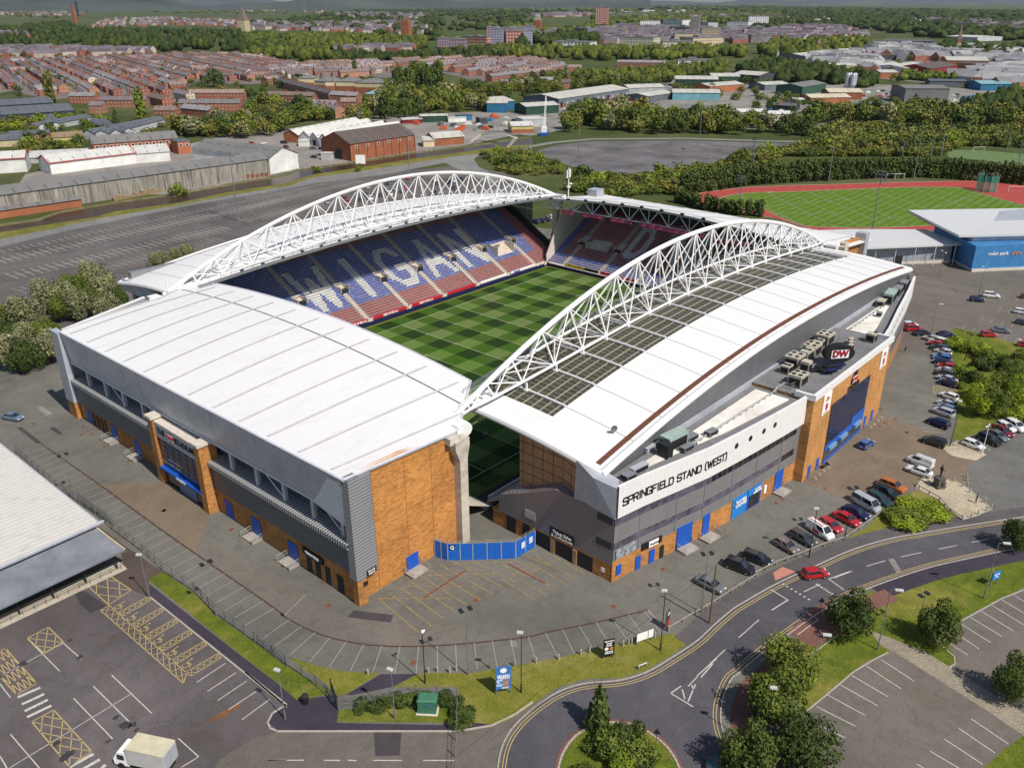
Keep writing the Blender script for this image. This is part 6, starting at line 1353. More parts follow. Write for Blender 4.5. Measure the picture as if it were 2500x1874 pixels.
# ---------------------------------------------------------------- lamps, masts, signs, fences, people
LGR = flat('lamp_grey',(.22,.23,.25),.5,.4,.1); LDK = flat('lamp_dark',(.03,.032,.036),.5,.3,.1); LPALE = flat('lamp_head_pale',(.48,.48,.46),.5)
def lamp(p, h, kind, label, az=0.0, mat=None, group='lamp posts around the stadium'):
 t = thing('street_lamp', label, 'lamp', (p[0],p[1],0), az, group); mat = mat or LGR
 m = MB(); m.tube((0,0,0),(0,0,1.3),.11,8); m.tube((0,0,1.3),(0,0,h),.07,6,r2=.05); obj('post', m, mat, t)
 if kind == 'double':
  m = MB(); m.tube((0,-.55,h-.1),(0,.55,h-.1),.04,4); obj('arm', m, mat, t)
  for s in (-1,1):
   m = MB(); m.obox(.2,s*.6,h-.1,.75,.5,.18); obj('lamp_head', m, LDK, t)
 elif kind == 'flag':
  m = MB(); m.tube((0,0,h),(.6,0,h+.12),.04,4); obj('arm', m, mat, t)
  m = MB(); m.obox(1.0,0,h+.02,1.0,.42,.16); obj('lamp_head', m, LPALE, t)
 elif kind == 'top':
  m = MB(); m.obox(.15,0,h-.05,.75,.42,.2); obj('lamp_head', m, LPALE, t)
 elif kind == 'T':
  m = MB(); m.tube((0,-1.0,h),(0,1.0,h),.05,4); obj('arm', m, mat, t)
  for s in (-1,1):
   m = MB(); m.obox(0,s*1.2,h,.4,.8,.14); obj('lamp_head', m, LPALE, t)
 elif kind == 'camera':
  m = MB(); m.tube((0,0,h),(.35,0,h+.1),.04,4); m.tube((.3,0,h-.15),(.75,0,h-.2),.12,8); obj('camera', m, WSIGN, t)
  m = MB(); m.lathe(0,0,[(.14,h),(.16,h+.2),(.08,h+.4)],8); obj('dome', m, WSIGN, t)
 return t
lp = [(-79.2,-102.2),(-83.8,-99.2),(-90.1,-100.7),(-98.8,-91),(-77,-109.2),(-59.3,-118),(-49.1,-118.2),(-27,-124),(-18.9,-126.2),(-40.4,-139.3),(-33.2,-141.9),(-19.8,-146.7),(-54.2,-135.8),(-65.7,-135.6),(-98.6,-57.3),(-94.3,-68),(-94.5,-22.7),(-79.2,43.4),(24.7,-129.1),(71.9,-118.5),(25.6,-134.5),(74.4,-128.2),(86.1,-106.5),(136.5,-92.9),(126.4,-107.1)]
ld = [(10.2,'double','twin-headed grey lamp post on the verge edge in the middle foreground',1.2,None),(8.0,'camera','dark pole with white camera on the verge in front of the brick wall',.5,LDK),(7.5,'top','grey lamp post with pale head rising in front of the green cabinet',1.8,None),(7.5,'top','grey lamp post with pale head at the corner by the black litter bin',1.9,None),(9.3,'top','thin dark lamp post on the verge right of the blue poster board',2.2,LDK),(9.6,'top','dark lamp post by the red banner at the end of the verge',2.2,LDK),(9.8,'double','twin-headed pole beside the tall wooden pole',.9,None),(8.8,'top','dark lamp post beside the brown hatchback by the road',2.2,LDK),(9.5,'double','twin-headed dark lamp post rising by the red saloon',.9,LDK),(9.7,'flag','grey lamp post with pale arm on the grass by the sandy path',-1.0,None),(6.0,'double','short grey pole with camera heads near the small round tree',1.2,None),(9.4,'flag','tall grey lamp post on the grass bank by the blue sign',-1.0,None),(9.5,'flag','lamp post with pale arm behind the bright green tree',-1.0,None),(9.5,'top','dark lamp post among the trees by the cycle path',-1.0,LDK),(7.4,'top','lamp post at the end of the disabled parking bays',2.2,None),(8.8,'double','twin-headed lamp on the fence line beside the grass strip',1.5,None),(8.8,'double','twin-headed lamp by the fence near the white roofed building',1.5,None),(9.0,'top','thin lamp post in front of the trees at far left',1.5,None),(9.6,'top','dark lamp post at the corner of the forecourt near the black car',2.6,LDK),(6.8,'double','lamp post rising out of the round green shrubs',2.6,LDK),(6.0,'camera','white pole standing on the paved island by the parked cars',2.6,WSIGN),(7.0,'top','lamp post between the dark trees at the right edge',2.6,None),(7.6,'flag','grey lamp post with pale arm at the top of the curved car row',-1.0,None),(8.2,'T','T-shaped lamp in front of the grey arena link',2.3,None),(8.2,'T','T-shaped lamp in front of the blue arena wall',2.3,None)]
for (x,y),(h,k,lb,az,mt) in zip(lp,ld): lamp((x,y),h,k,lb,az,mt)
m = MB(); wp = [(-50.4,-120.2)][0]; m.tube((wp[0],wp[1],0),(wp[0],wp[1],9.8),.15,7,r2=.1); tag(obj('telegraph_pole', m, flat('pole_wood',(.16,.10,.06),.9)), 'tall brown wooden pole on the pavement beside the twin-headed lamp','pole')
wr = MB(); a_ = (wp[0],wp[1],9.6)
for q in [(-89.9,-116.3),(-80.8,-116.4),(-71.7,-117)]: 
 wr.tube(a_, (lerp(a_[0],q[0],1.0),lerp(a_[1],q[1],1.0),7.5), .02, 3)
 break
obj('overhead_wire', wr, BLACK, None, 'thin dark wire running from the wooden pole over the roundabout','wire')
def mast(p, h, label, kind='tall', mat=None):
 t = thing('floodlight_mast', label, 'mast', (p[0],p[1],0), 0, 'tall lighting masts'); mat = mat or LGR
 m = MB(); m.tube((0,0,0),(0,0,2.5),.35,8,r2=.28); m.tube((0,0,2.5),(0,0,h),.24,8,r2=.13); obj('pole', m, mat, t)
 if kind == 'tall':
  m = MB(); m.tube((-.1,-1.7,h),(-.1,1.7,h),.08,4); m.tube((-1.7,0,h),(1.7,0,h),.08,4); obj('crossarm', m, mat, t)
  for k in range(6): m = MB(); a = k*pi/3; m.obox(1.5*cos(a),1.5*sin(a),h-.1,.75,.5,.28,a); obj('floodlight', m, LGR, t)
 elif kind == 'grid':
  m = MB()
  for z in (h-2.4,h-1.2,h): m.tube((0,-2.2,z),(0,2.2,z),.07,4)
  for y in (-1.6,0,1.6): m.tube((0,y,h-2.6),(0,y,h+.2),.06,4)
  obj('crossarm', m, mat, t)
  for z in (h-2.1,h-.9,h+.3):
   for y in (-1.8,-.6,.6,1.8): m = MB(); m.obox(-.25,y,z-.3,.3,.7,.45); obj('floodlight', m, LGR, t)
 else:
  m = MB(); m.tube((0,-.8,h),(0,.8,h),.06,4); obj('crossarm', m, mat, t)
  for y in (-.7,.7): m = MB(); m.obox(-.2,y,h,.5,.55,.4); obj('floodlight', m, LDK, t)
ms = [(35.5,135.6),(130,141),(244,129),(317,96),(223,51),(193.2,37.3),(271,38),(263,-5),(296,-33),(271,39),(366,-19),(398,-17),(369,-23),(418,-44),(354,-64),(350,-9),(181.9,-55.7),(183.3,-0.7)]
md = [(25,'tall','tall grey lighting mast on the weedy island of the left car park'),(24,'tall','tall lighting mast in the car park in front of the brick warehouse'),(25,'tall','tall lighting mast on the left side of the gravel lot'),(25,'tall','tall lighting mast on the right side of the gravel lot'),(14,'s','slim floodlight in the hedge right of the gravel lot, taller of a pair'),(13,'s','slim floodlight in the shrubs left of the running track bend'),(15,'s','slim floodlight above the hedge at the top of the running track bend'),(18,'s','white floodlight mast standing just before the conifer hedge near the track'),(19,'s','leaning-looking floodlight mast behind the small goals by the hedge'),(14,'s','slim floodlight rising from the hedge at the left of the track straight'),(14,'s','floodlight pole at the left corner of the training pitch'),(18,'s','tallest floodlight pole behind the training pitch goal line'),(14,'s','floodlight pole second from the left corner of the training pitch'),(13,'s','floodlight pole behind the far side of the training pitch'),(17,'s','floodlight pole at the right edge above the conifer hedge'),(9,'s','slim pole in the scrub left of the training pitch'),(21.5,'grid','big floodlight mast with a three-tier lamp grid beside the athletics field'),(13,'grid','small floodlight mast with lamp grid at the bend of the track')]
for (x,y),(h,k,lb) in zip(ms,md): mast((x,y),h,lb,k)
# fences
def fence(label, pts, h=1.9, step=2.6, mat=None, mesh=True, name='mesh_fence', cat='fence'):
 t = thing(name, label, cat, (0,0,0)); mat = mat or LGR
 P = []; 
 for p,q in zip(pts,pts[1:]):
  L = hypot(q[0]-p[0],q[1]-p[1]); n_ = max(1,int(round(L/step)))
  for k in range(n_): P.append((lerp(p[0],q[0],k/n_),lerp(p[1],q[1],k/n_)))
 P.append(pts[-1])
 post = MB(); post.box(-.05,-.05,0,.05,.05,h+.05); pm = None
 for i,(x,y) in enumerate(P[:100]):
  if pm is None: pm = obj('post', post, mat, t, loc=(x,y,0))
  else:
   o = pm.copy(); COL.objects.link(o); o.location = (x,y,0)
 m = MB()
 for p,q in zip(P,P[1:]):
  for z in (.1,h*.5,h): m.tube((p[0],p[1],z),(q[0],q[1],z),.028,3,cap=False)
  if mesh:
   L = hypot(q[0]-p[0],q[1]-p[1]); n_ = max(2,int(L/.3))
   for k in range(n_): x,y = lerp(p[0],q[0],(k+.5)/n_),lerp(p[1],q[1],(k+.5)/n_); m.tube((x,y,.1),(x,y,h),.013,3,cap=False)
 obj('mesh_panels', m, mat, t); return t
fence('long grey mesh fence between the service yard and the retail car park',[(-94.6,2.3),(-94.9,-16.5),(-94.1,-29.9),(-93.6,-35.6),(-94.1,-23.9),(-94,-28.7),(-94.3,-36.8),(-94,-46),(-94.3,-53),(-93.7,-61.1),(-94.2,-67.9),(-93.9,-74.5),(-93.6,-83.8),(-93.7,-77.4),(-93.6,-80.6),(-93.5,-83.5),(-93.3,-86.7),(-93.2,-89.5),(-93.3,-92.2),(-93.8,-94.6)])
fence('open palisade gate leaf at the end of the mesh fence',[(-93.8,-94.6),(-92.6,-91.8)],2.3,1.2,LDK,name='gate',cat='gate')
fence('grey palisade fence behind the green cabinet',[(-93.7,-94.7),(-91.4,-96.6),(-88.7,-98.3),(-86,-99.9),(-83,-104.2)],2.0,2.6)
fence('palisade gate crossing the pavement edge beside the round dark hedge',[(-83,-104.2),(-85.9,-106.9),(-91,-111.8)],1.9,2.6)
fence('green mesh fence in front of the trees at the left',[(-92.5,39.3),(-83.4,42.7),(-79.1,43.3),(-73.4,46.8),(-68.3,49.1)],2.0,3,flat('fence_green',(.05,.11,.11),.5))
fence('pale blue steel barrier wall along the canal side of the left car park',BARL,1.5,3.2,flat('barrier_blue',(.26,.34,.40),.5,.1))
fence('steel railing along the factory side of the canal',[(x+1.5,y+2) for x,y in WTP[7:13]],1.4,3,LDK,mesh=False)
# knee rail and bollards along the road
def kneerail(label, pts, step=1.9):
 t = thing('knee_rail', label, 'railing', (0,0,0)); m = MB()
 for p,q in zip(pts,pts[1:]): m.tube((p[0],p[1],.62),(q[0],q[1],.62),.09,4)
 obj('rail', m, flat('rail_timber',(.30,.27,.24),.9), t)
 pm = None
 for p,q in zip(pts,pts[1:]):
  L = hypot(q[0]-p[0],q[1]-p[1]); n_ = max(1,int(L/step))
  for k in range(n_):
   x,y = lerp(p[0],q[0],k/n_),lerp(p[1],q[1],k/n_)
   if pm is None: mm = MB(); mm.box(-.1,-.1,0,.1,.1,.75); pm = obj('post', mm, flat('rail_timber',(.30,.27,.24),.9), t, loc=(x,y,0))
   else: o = pm.copy(); COL.objects.link(o); o.location = (x,y,0)
kneerail('low timber knee rail between the parked cars and the curved road',[(-55.4,-116.7),(-52.5,-117.3),(-47.9,-118.3),(-42.4,-119.2),(-36.7,-120.2),(-36.4,-119.9),(-32.1,-121),(-28,-122.6),(-22.7,-124.5),(-18.9,-126.2),(-12.1,-127.2),(-7.2,-127.9)])
kneerail('dark low railing between the round hedge and the statue plaza',[(5.8,-129.2),(4.9,-129.8),(3.3,-133.7),(0.7,-136.2),(-0.5,-138.3)],1.6)
bl = [(-87.6,-92.7),(-82.3,-98.2),(-81.4,-98.9),(-80.5,-100.2),(-79.7,-100.6),(-76.5,-103.6),(-74.2,-105.5),(-74.2,-105.5),(-71.9,-107.3),(-69.5,-109.1),(-66.9,-110.7),(-65.9,-111.4),(-61.9,-113.9),(-61.2,-114.3),(-60.8,-114.5),(-57.7,-116.1),(-55.5,-116.9),(8.9,-129.3),(11.3,-133.7),(10.6,-135.3),(9.3,-136.8),(7.5,-139.7),(6.2,-141),(4.9,-140.6),(2.9,-139.9),(1.1,-139.3),(-0.5,-138.4),(10,-130.6),(11.2,-136),(14.4,-134.9),(13.2,-135.3)]
mm = MB(); mm.lathe(0,0,[(.12,0),(.12,.85),(.09,.95),(.02,1.0)],8); bp = None
for k,(x,y) in enumerate(bl):
 lb = ('%s short concrete bollard from the left along the verge edge'%ordn(k)) if k < 17 else ('%s bollard counted round the edge of the statue plaza'%ordn(k-17))
 g = 'bollards on the verge edge' if k < 17 else 'bollards round the statue plaza'
 if bp is None: bp = tag(obj('bollard', mm, KERB, loc=(x,y,0)), lb, 'bollard', g)
 else: dup(bp,(x,y,0),0,lb,group=g)
# poster boards
def board(p, w, h, z0, az, base, label, rows, name='poster_board'):
 t = thing(name, label, 'sign', (p[0],p[1],0), az)
 for s in (-1,1): m = MB(); m.box(s*w*.45-.06,-.06,0,s*w*.45+.06,.06,z0+h); obj('post', m, LGR, t)
 m = MB(); m.box(-w/2,-.14,z0,w/2,-.05,z0+h); obj('panel', m, base, t)
 for (s,x,z,sz,mt) in rows: text('sign_lettering', s, (x,-.16,z0+z), (1,0,0), (0,0,1), sz, mt, t, .01)
 return t
p = [(-78.6,-107.7)][0]
t = board(p,1.9,3.5,.9,R(-38),flat('poster_blue',(.05,.16,.42),.5,0,.1,1),'tall blue season ticket poster board on the verge',[('SEASON',0,2.1,.42,WSIGN),('TICKETS',0,1.75,.4,WSIGN),('CITY',-.5,1.35,.34,WSIGN),('IT',-.6,1.0,.34,WSIGN),('FAST',-.5,.65,.34,WSIGN),('2018/19',.2,.2,.26,WSIGN)])
m = MB(); m.add([(.42*cos(2*pi*k/16),-.16,.9+2.95+.38*sin(2*pi*k/16)) for k in range(16)],[tuple(range(16))]); obj('round_emblem', m, WSIGN, t)
m = MB(); m.box(.25,-.16,1.3,.6,-.15,2.6); m.box(-.05,-.16,1.4,.2,-.15,2.2); obj('player_figure', m, flat('poster_skin',(.4,.2,.12),.6,0,.4,3), t)
p = [(-65,-113.7)][0]
t = board(p,1.5,2.7,.5,R(-35),BLACK,'black welcome board with two round emblems on the verge',[('WELCOME TO',0,2.4,.2,WSIGN),('DW',0,2.0,.42,WSIGN),('STADIUM',0,1.68,.18,WSIGN),('HOME OF THE',0,.7,.17,WSIGN),('SPORTS CLUBS',0,.45,.16,WSIGN)])
m = MB()
for s,mt in ((-.33,0),(.33,1)): m.add([(s+.27*cos(2*pi*k/14),-.16,1.7+.27*sin(2*pi*k/14)) for k in range(14)],[tuple(range(14))],mt)
obj('round_emblem', m, [WSIGN, flat('emblem_orange',(.5,.2,.08),.5)], t)
board([(-59.5,-115.6)][0],2.6,1.2,.7,R(-22),WSIGN,'blank white board on two legs at the edge of the bays',[])
board([(-63.6,-118)][0],1.3,.28,.45,R(-20),WSIGN,'small low white road name sign on the verge',[('ROBIN PARK',0,.14,.2,BLACK)])
board([(-15.7,-146.9)][0],1.5,1.3,1.2,R(-25),BLUEL,'small blue sign on two posts on the right grass bank',[('Robin Park',0,.85,.24,WSIGN),('Arena',0,.45,.24,WSIGN)])
t = board([(-55.1,-116.3)][0],1.0,2.4,.6,R(10),flat('banner_dark',(.05,.04,.05),.5),'dark banner with a red lower half hung beside the dark lamp post',[('DW',0,1.9,.4,WSIGN)]); m = MB(); m.box(-.5,-.16,.6,.5,-.15,1.6); obj('red_band', m, RED, t)
t = board([(142,192)][0],5,4.5,2,R(-50),WSIGN,'square white billboard on the canal bank by the brick warehouse',[])
# road sign (triangle) seen from behind, roundabout sign
for q,lb in (([(-38.8,-130.7)][0],'triangular warning sign on a short pole by the cycle box'),([(-73.3,-126.3)][0],'back of a round sign on the roundabout edge')):
 t = thing('road_sign', lb, 'sign', (q[0],q[1],0), R(-60)); m = MB(); m.tube((0,0,0),(0,0,2.9),.04,5); obj('pole', m, LDK, t)
 m = MB(); m.add([(-.45,-.05,2.3),(.45,-.05,2.3),(0,-.05,3.1),(-.45,0,2.3),(.45,0,2.3),(0,0,3.1)],[(0,1,2),(5,4,3)]); obj('plate', m, LDK, t)
# green cabinet, litter bin, cone
p = [(-86.6,-102.7)][0]
t = thing('utility_cabinet','green metal utility cabinet behind the palisade fence','cabinet',(p[0],p[1],.03),R(-52))
GC = flat('cabinet_green',(.05,.16,.10),.5,0,.12,1)
m = MB(); m.box(-1.1,-.7,.1,1.1,.7,2.0); obj('case', m, GC, t); m = MB(); m.add([(-1.2,-.8,2.0),(1.2,-.8,2.0),(1.2,.8,2.0),(-1.2,.8,2.0),(-1.0,-.6,2.2),(1.0,-.6,2.2),(1.0,.6,2.2),(-1.0,.6,2.2)],[(4,5,6,7),(0,1,5,4),(1,2,6,5),(2,3,7,6),(3,0,4,7)]); obj('lid', m, GC, t)
m = MB(); m.box(-1.3,-.9,0,1.3,.9,.12); obj('plinth', m, CONCL, t); m = MB(); m.box(-.2,-.73,1.2,.1,-.705,1.45); obj('sticker', m, BLUE, t)
p = [(-95.7,-90.7)][0]; t = thing('litter_bin','black litter bin on the path at the end of the grass strip','bin',(p[0],p[1],.03)); m = MB(); m.lathe(0,0,[(.38,0),(.42,1.0),(.46,1.05)],10); obj('body', m, BLACK, t); m = MB(); m.lathe(0,0,[(.46,1.05),(.4,1.25),(.1,1.35)],10); obj('lid', m, LDK, t)
p = [(-86.1,-103.6)][0]; m = MB(); m.lathe(0,0,[(.25,0),(.25,.04),(.16,.05),(.03,.7)],8); tag(obj('traffic_cone', m, flat('cone_orange',(.6,.25,.03),.6), loc=(p[0],p[1],.04)),'small orange cone beside the green cabinet','cone')
# people: one continuous skinned figure each
def person(p, az, label, mat, hair, stride=.18, bronze=False, s=1.0, z=0.07, arm=.25):
 import bpy as b
 V = [(0,0,.93),(0,0,1.15),(0,0,1.38),(0,0,1.50),(0.01,0,1.58),(0.02,0,1.72),(0,.09,.90),(stride,.10,.50),(stride*.8,.10,.08),(stride*.8+.17,.10,.04),(0,-.09,.90),(-stride*.3,-.10,.49),(-stride*1.1,-.10,.08),(-stride*1.1+.17,-.10,.04),(0,.19,1.40),(-.05,.25,1.12),(arm*.6,.26,.90),(arm*.6+.03,.25,.80),(0,-.19,1.40),(.03,-.25,1.12),(arm,-.24,.92),(arm+.03,-.23,.83)]
 E = [(0,1),(1,2),(2,3),(3,4),(4,5),(0,6),(6,7),(7,8),(8,9),(0,10),(10,11),(11,12),(12,13),(2,14),(14,15),(15,16),(16,17),(2,18),(18,19),(19,20),(20,21)]
 rad = [.14,.13,.15,.06,.075,.085,.10,.065,.045,.04,.10,.065,.045,.04,.07,.045,.035,.04,.07,.045,.035,.04]
 me = b.data.meshes.new('person'); me.from_pydata(V,E,[]); o = b.data.objects.new('person', me); COL.objects.link(o)
 sk = o.modifiers.new('s','SKIN')
 for i,r_ in enumerate(rad): me.skin_vertices[0].data[i].radius = (r_,r_*(.85 if i < 3 else 1))
 me.skin_vertices[0].data[0].use_root = True
 o.modifiers.new('d','SUBSURF').levels = 1; o.modifiers['d'].render_levels = 1
 dg = b.context.evaluated_depsgraph_get(); dg.update(); m2 = b.data.meshes.new_from_object(o.evaluated_get(dg)); b.data.objects.remove(o)
 for m_ in mat: m2.materials.append(m_)
 if len(mat) > 1:
  for f in m2.polygons:
   z_ = f.center.z; f.material_index = 0 if z_ < .95 else (1 if z_ < 1.49 and z_ > .95 else 2)
 o = b.data.objects.new('person' if not bronze else 'statue_figure', m2); COL.objects.link(o); o.location = (p[0],p[1],z); o.rotation_euler = (0,0,az); o.scale = (s,s,s)
 h = MB(); h.lathe(.015,0,[(.02,1.82),(.085,1.79),(.10,1.72),(.085,1.66)],8); obj('hair', h, hair, o)
 return o
SKIN = flat('skin',(.4,.22,.15),.6); DJ = flat('clothes_dark',(.02,.022,.03),.9); DJ2 = flat('clothes_grey',(.12,.12,.13),.9); BRZ = flat('bronze',(.05,.045,.035),.45,.7,.2)
for q,az,lb,mt in (([(6.4,-138.6)][0],2.0,'person in dark clothes walking on the statue plaza',[DJ,DJ,SKIN]),([(7.5,-133.1)][0],.5,'person in grey clothes standing beside the statue',[DJ2,DJ2,SKIN]),([(67.7,-106.2)][0],1.2,'person in black walking beside the curved row of cars',[DJ,DJ,SKIN])):
 o = person(q,az,lb,mt,BLACK); tag(o,lb,'person')
p = [(7.8,-132.1)][0]
t = thing('statue','dark bronze statue on a stone plinth in the plaza','statue',(p[0],p[1],.07),R(-30))
m = MB(); m.box(-.9,-.9,0,.9,.9,.35); m.box(-.65,-.65,.35,.65,.65,1.7); m.box(-.75,-.75,1.7,.75,.75,1.85); obj('plinth', m, flat('plinth_stone',(.10,.09,.085),.4,0,.2), t)
o = person((0,0),0,'',[BRZ],BRZ,.1,True,1.35,1.85,.35); o.parent = t
# hammer cage, goals, benches by the athletics track
p = [(287,-67)][0]; t = thing('throwing_cage','green net throwing cage on white poles beside the track','cage',(p[0],p[1],0))
NETG = NT('net_green',.8); NETG.b.inputs['Alpha'].default_value = .6; NETG = NETG.out((.02,.22,.17))
n_ = 9; pts = [(4.3*cos(R(40+k*35)),4.3*sin(R(40+k*35))) for k in range(n_)]
m = MB()
for x,y in pts: m.tube((x,y,0),(x,y,7.8),.1,5); m.tube((x,y,7.8),(x*.7,y*.7,8.3),.06,4)
obj('poles', m, GALV, t); m = MB()
for (a,b),(c,d) in zip(pts,pts[1:]): m.add([(a*.93,b*.93,.2),(c*.93,d*.93,.2),(c*.93,d*.93,7.2),(a*.93,b*.93,7.2)],[(0,1,2,3)])
obj('net', m, NETG, t)
def goal(p, az, lb, w=7.3):
 t = thing('goal_frame', lb, 'goal', (p[0],p[1],0), az, 'portable goals'); m = MB(); m.path([(0,-w/2,0),(0,-w/2,2.4),(0,w/2,2.4),(0,w/2,0)],.08,5); m.path([(0,-w/2,2.4),(1.6,-w/2,0),(1.6,w/2,0),(0,w/2,2.4)],.05,4); obj('frame', m, WSIGN, t)
for q,az,lb,w in (([(288,-25)][0],.9,'left of two small portable goals in front of the hedge',5),([(291,-28)][0],.9,'right of two small portable goals in front of the hedge',5),([(403,-33)][0],.9,'white goal on the training pitch beyond the hedge',7.3),([(294,-78)][0],.5,'white goal at the right edge beside the throwing cage',7.3)): goal(q,az,lb,w)
for q,lb in (([(268,-5)][0],'left long white bench shelter by the track'),([(272,-8)][0],'right long white bench shelter by the track')):
 t = thing('team_shelter', lb, 'shelter', (q[0],q[1],0), R(-48)); m = MB(); m.box(-3,-.5,2.0,3,.9,2.1); obj('roof', m, WSIGN, t); m = MB(); m.box(-3,.8,0,3,.85,2.0); obj('back_panel', m, FASC, t); m = MB(); m.box(-2.8,.1,.45,2.8,.5,.5); obj('bench', m, STEELG, t)
# footbridge over the canal
a,b = [(249,207),(251,181)]; L = hypot(b[0]-a[0],b[1]-a[1]); t = thing('footbridge','grey steel arched footbridge with stairs over the canal','bridge',((a[0]+b[0])/2,(a[1]+b[1])/2,0),atan2(b[1]-a[1],b[0]-a[0]))
m = MB(); N_b = 14
D = lambda u: (lerp(-L/2,L/2,u), 4.0+1.6*sin(pi*u))
for k in range(N_b):
 (x0,z0),(x1,z1) = D(k/N_b),D((k+1)/N_b)
 for s in (-1.2,1.2): m.tube((x0,s,z0),(x1,s,z1),.16,4); m.tube((x0,s,z0+1.3),(x1,s,z1+1.3),.12,4); m.tube((x0,s,z0),(x0,s,z0+1.3),.08,4); m.tube((x0,s,z0+1.3),(x1,s,z1),.07,4)
obj('girders', m, LGR, t); m = MB()
for k in range(N_b): (x0,z0),(x1,z1) = D(k/N_b),D((k+1)/N_b); m.add([(x0,-1.1,z0+.1),(x1,-1.1,z1+.1),(x1,1.1,z1+.1),(x0,1.1,z0+.1)],[(0,1,2,3)])
obj('deck', m, CONCL, t)
for s,e in ((-1,-L/2),(1,L/2)):
 m = MB(); 
 for dy in (-1.0,1.0): m.tube((e,dy,4.0),(e+s*1.5,dy-10,0),.14,4); m.tube((e,dy,5.1),(e+s*1.5,dy-10,1.1),.08,4)
 for k in range(16): u=k/16; m.box(e+s*1.5*u-.8,-10*u-.3,4.0*(1-u),e+s*1.5*u+.8,-10*u+.1,4.0*(1-u)+.06)
 obj('staircase', m, CONCL, t)
# ---------------------------------------------------------------- trees and shrubs
for k_ in list(PROTO.values()):
 for c in CH.get(k_.name, []):
  for d in CH.get(c.name, []): bpy.data.objects.remove(d)
  bpy.data.objects.remove(c)
 bpy.data.objects.remove(k_)
def leafm(name, c, hv=.25):
 g = NT(name, .75, 0, .25); oi = g.n('ShaderNodeObjectInfo')
 n1 = g.ramp(g.noise(.9,3,.7), [(.3, sc(c,.55)), (.5, c), (.72, sc((c[0]*1.35,c[1]*1.25,c[2]),1.35))])
 tint = g.ramp(oi.outputs['Random'], [(0,(1-hv,1-hv*.8,1-hv)), (.5,(1,1,1)), (1,(1+hv*1.6,1+hv*1.1,1+hv*.5))])
 col = g.mix(1.0, n1, tint, 'MULTIPLY'); m = g.out(col); return m
LEAF = {'green':leafm('leaves_green',(0.105,0.140,0.020)),'dark':leafm('leaves_dark',(0.057,0.085,0.017)),'pale':leafm('leaves_pale',(0.216,0.219,0.110),.2),'bright':leafm('leaves_bright',(0.176,0.237,0.015),.15),'conifer':leafm('leaves_conifer',(0.061,0.090,0.020),.2),'olive':leafm('leaves_olive',(0.142,0.144,0.031))}
BARK = flat('bark',(.10,.075,.055),.95,0,.25,2)
def crown_mesh(name, seed, n, leaf, rad=1.0, hgt=1.0, blobs=9, shape='round'):
 """many small leaf-clump faces through the volume of overlapping lobes; unit crown about 1 wide, 1 high above z=0"""
 r = np.random.RandomState(seed); B = []
 for k in range(blobs):
  if shape == 'round': a = r.rand()*2*pi; d = .30*sqrt(r.rand())*1.1; z = .35+r.rand()*.42; B.append((cos(a)*d,sin(a)*d,z,.17+.13*r.rand()))
  elif shape == 'cone': u = (k+.5)/blobs; a = r.rand()*2*pi; B.append((cos(a)*.06,sin(a)*.06,.08+u*.85,.30*(1-u*.85)))
  elif shape == 'bush': a = r.rand()*2*pi; d = .36*sqrt(r.rand()); B.append((cos(a)*d,sin(a)*d,.15+r.rand()*.4,.18+.14*r.rand()))
  elif shape == 'column': B.append((r.randn()*.06,r.randn()*.06,.1+.8*(k+.5)/blobs,.16+.05*r.rand()))
 B = np.array(B); idx = r.choice(len(B), n, p=B[:,3]**2/np.sum(B[:,3]**2))
 d = r.randn(n,3); d /= np.linalg.norm(d,axis=1)[:,None]; rr = (.62+.38*r.rand(n)**.5)*B[idx,3]*(1+.18*r.randn(n)*.5)
 c = B[idx,:3]+d*rr[:,None]*np.array([1,1,1.0 if shape != 'column' else 1.3])
 c[:,2] = np.maximum(c[:,2],.03)
 nr = d+.55*r.randn(n,3); nr /= np.linalg.norm(nr,axis=1)[:,None]
 t = np.cross(nr, r.randn(n,3)); t /= np.linalg.norm(t,axis=1)[:,None]; b = np.cross(nr,t)
 s = leaf*(.6+.8*r.rand(n))[:,None]; s2 = s*(.6+.5*r.rand(n))[:,None]
 V = np.stack([c-t*s-b*s2*.4, c+t*s*.2-b*s2, c+t*s+b*s2*.3, c-t*s*.1+b*s2],1).reshape(-1,3)*np.array([rad,rad,hgt])
 F = np.arange(4*n).reshape(-1,4)
 me = bpy.data.meshes.new(name); me.vertices.add(4*n); me.vertices.foreach_set('co', V.ravel()); me.loops.add(4*n); me.loops.foreach_set('vertex_index', F.ravel().astype('i')); me.polygons.add(n)
 me.polygons.foreach_set('loop_start', np.arange(0,4*n,4).astype('i')); me.update(calc_edges=True); me.validate(); return me
def trunk_mb(h=.45, r=.035, seed=0, limbs=5):
 rr = random.Random(seed); m = MB(); m.tube((0,0,0),(0,0,h),r,7,r2=r*.6)
 for k in range(limbs):
  a = rr.random()*2*pi; m.tube((0,0,h*(.6+.35*rr.random())),(.22*cos(a),.22*sin(a),h+.1+.18*rr.random()),r*.45,4,r2=r*.15)
 return m
def tree_proto(kind, shape, n, leaf, leafmat, seed, blobs=10, cat='tree', trunk=True):
 t = thing(kind, 'x', cat, (0,0,-500)); me = crown_mesh('crown', seed, n, leaf, blobs=blobs, shape=shape); me.materials.append(LEAF[leafmat]); o = bpy.data.objects.new('crown', me); COL.objects.link(o); o.parent = t
 if trunk: obj('trunk', trunk_mb(.42 if shape != 'cone' else .7, .028, seed), BARK, t)
 CH[t.name] = [c for c in COL.objects if c.parent == t]
 return t
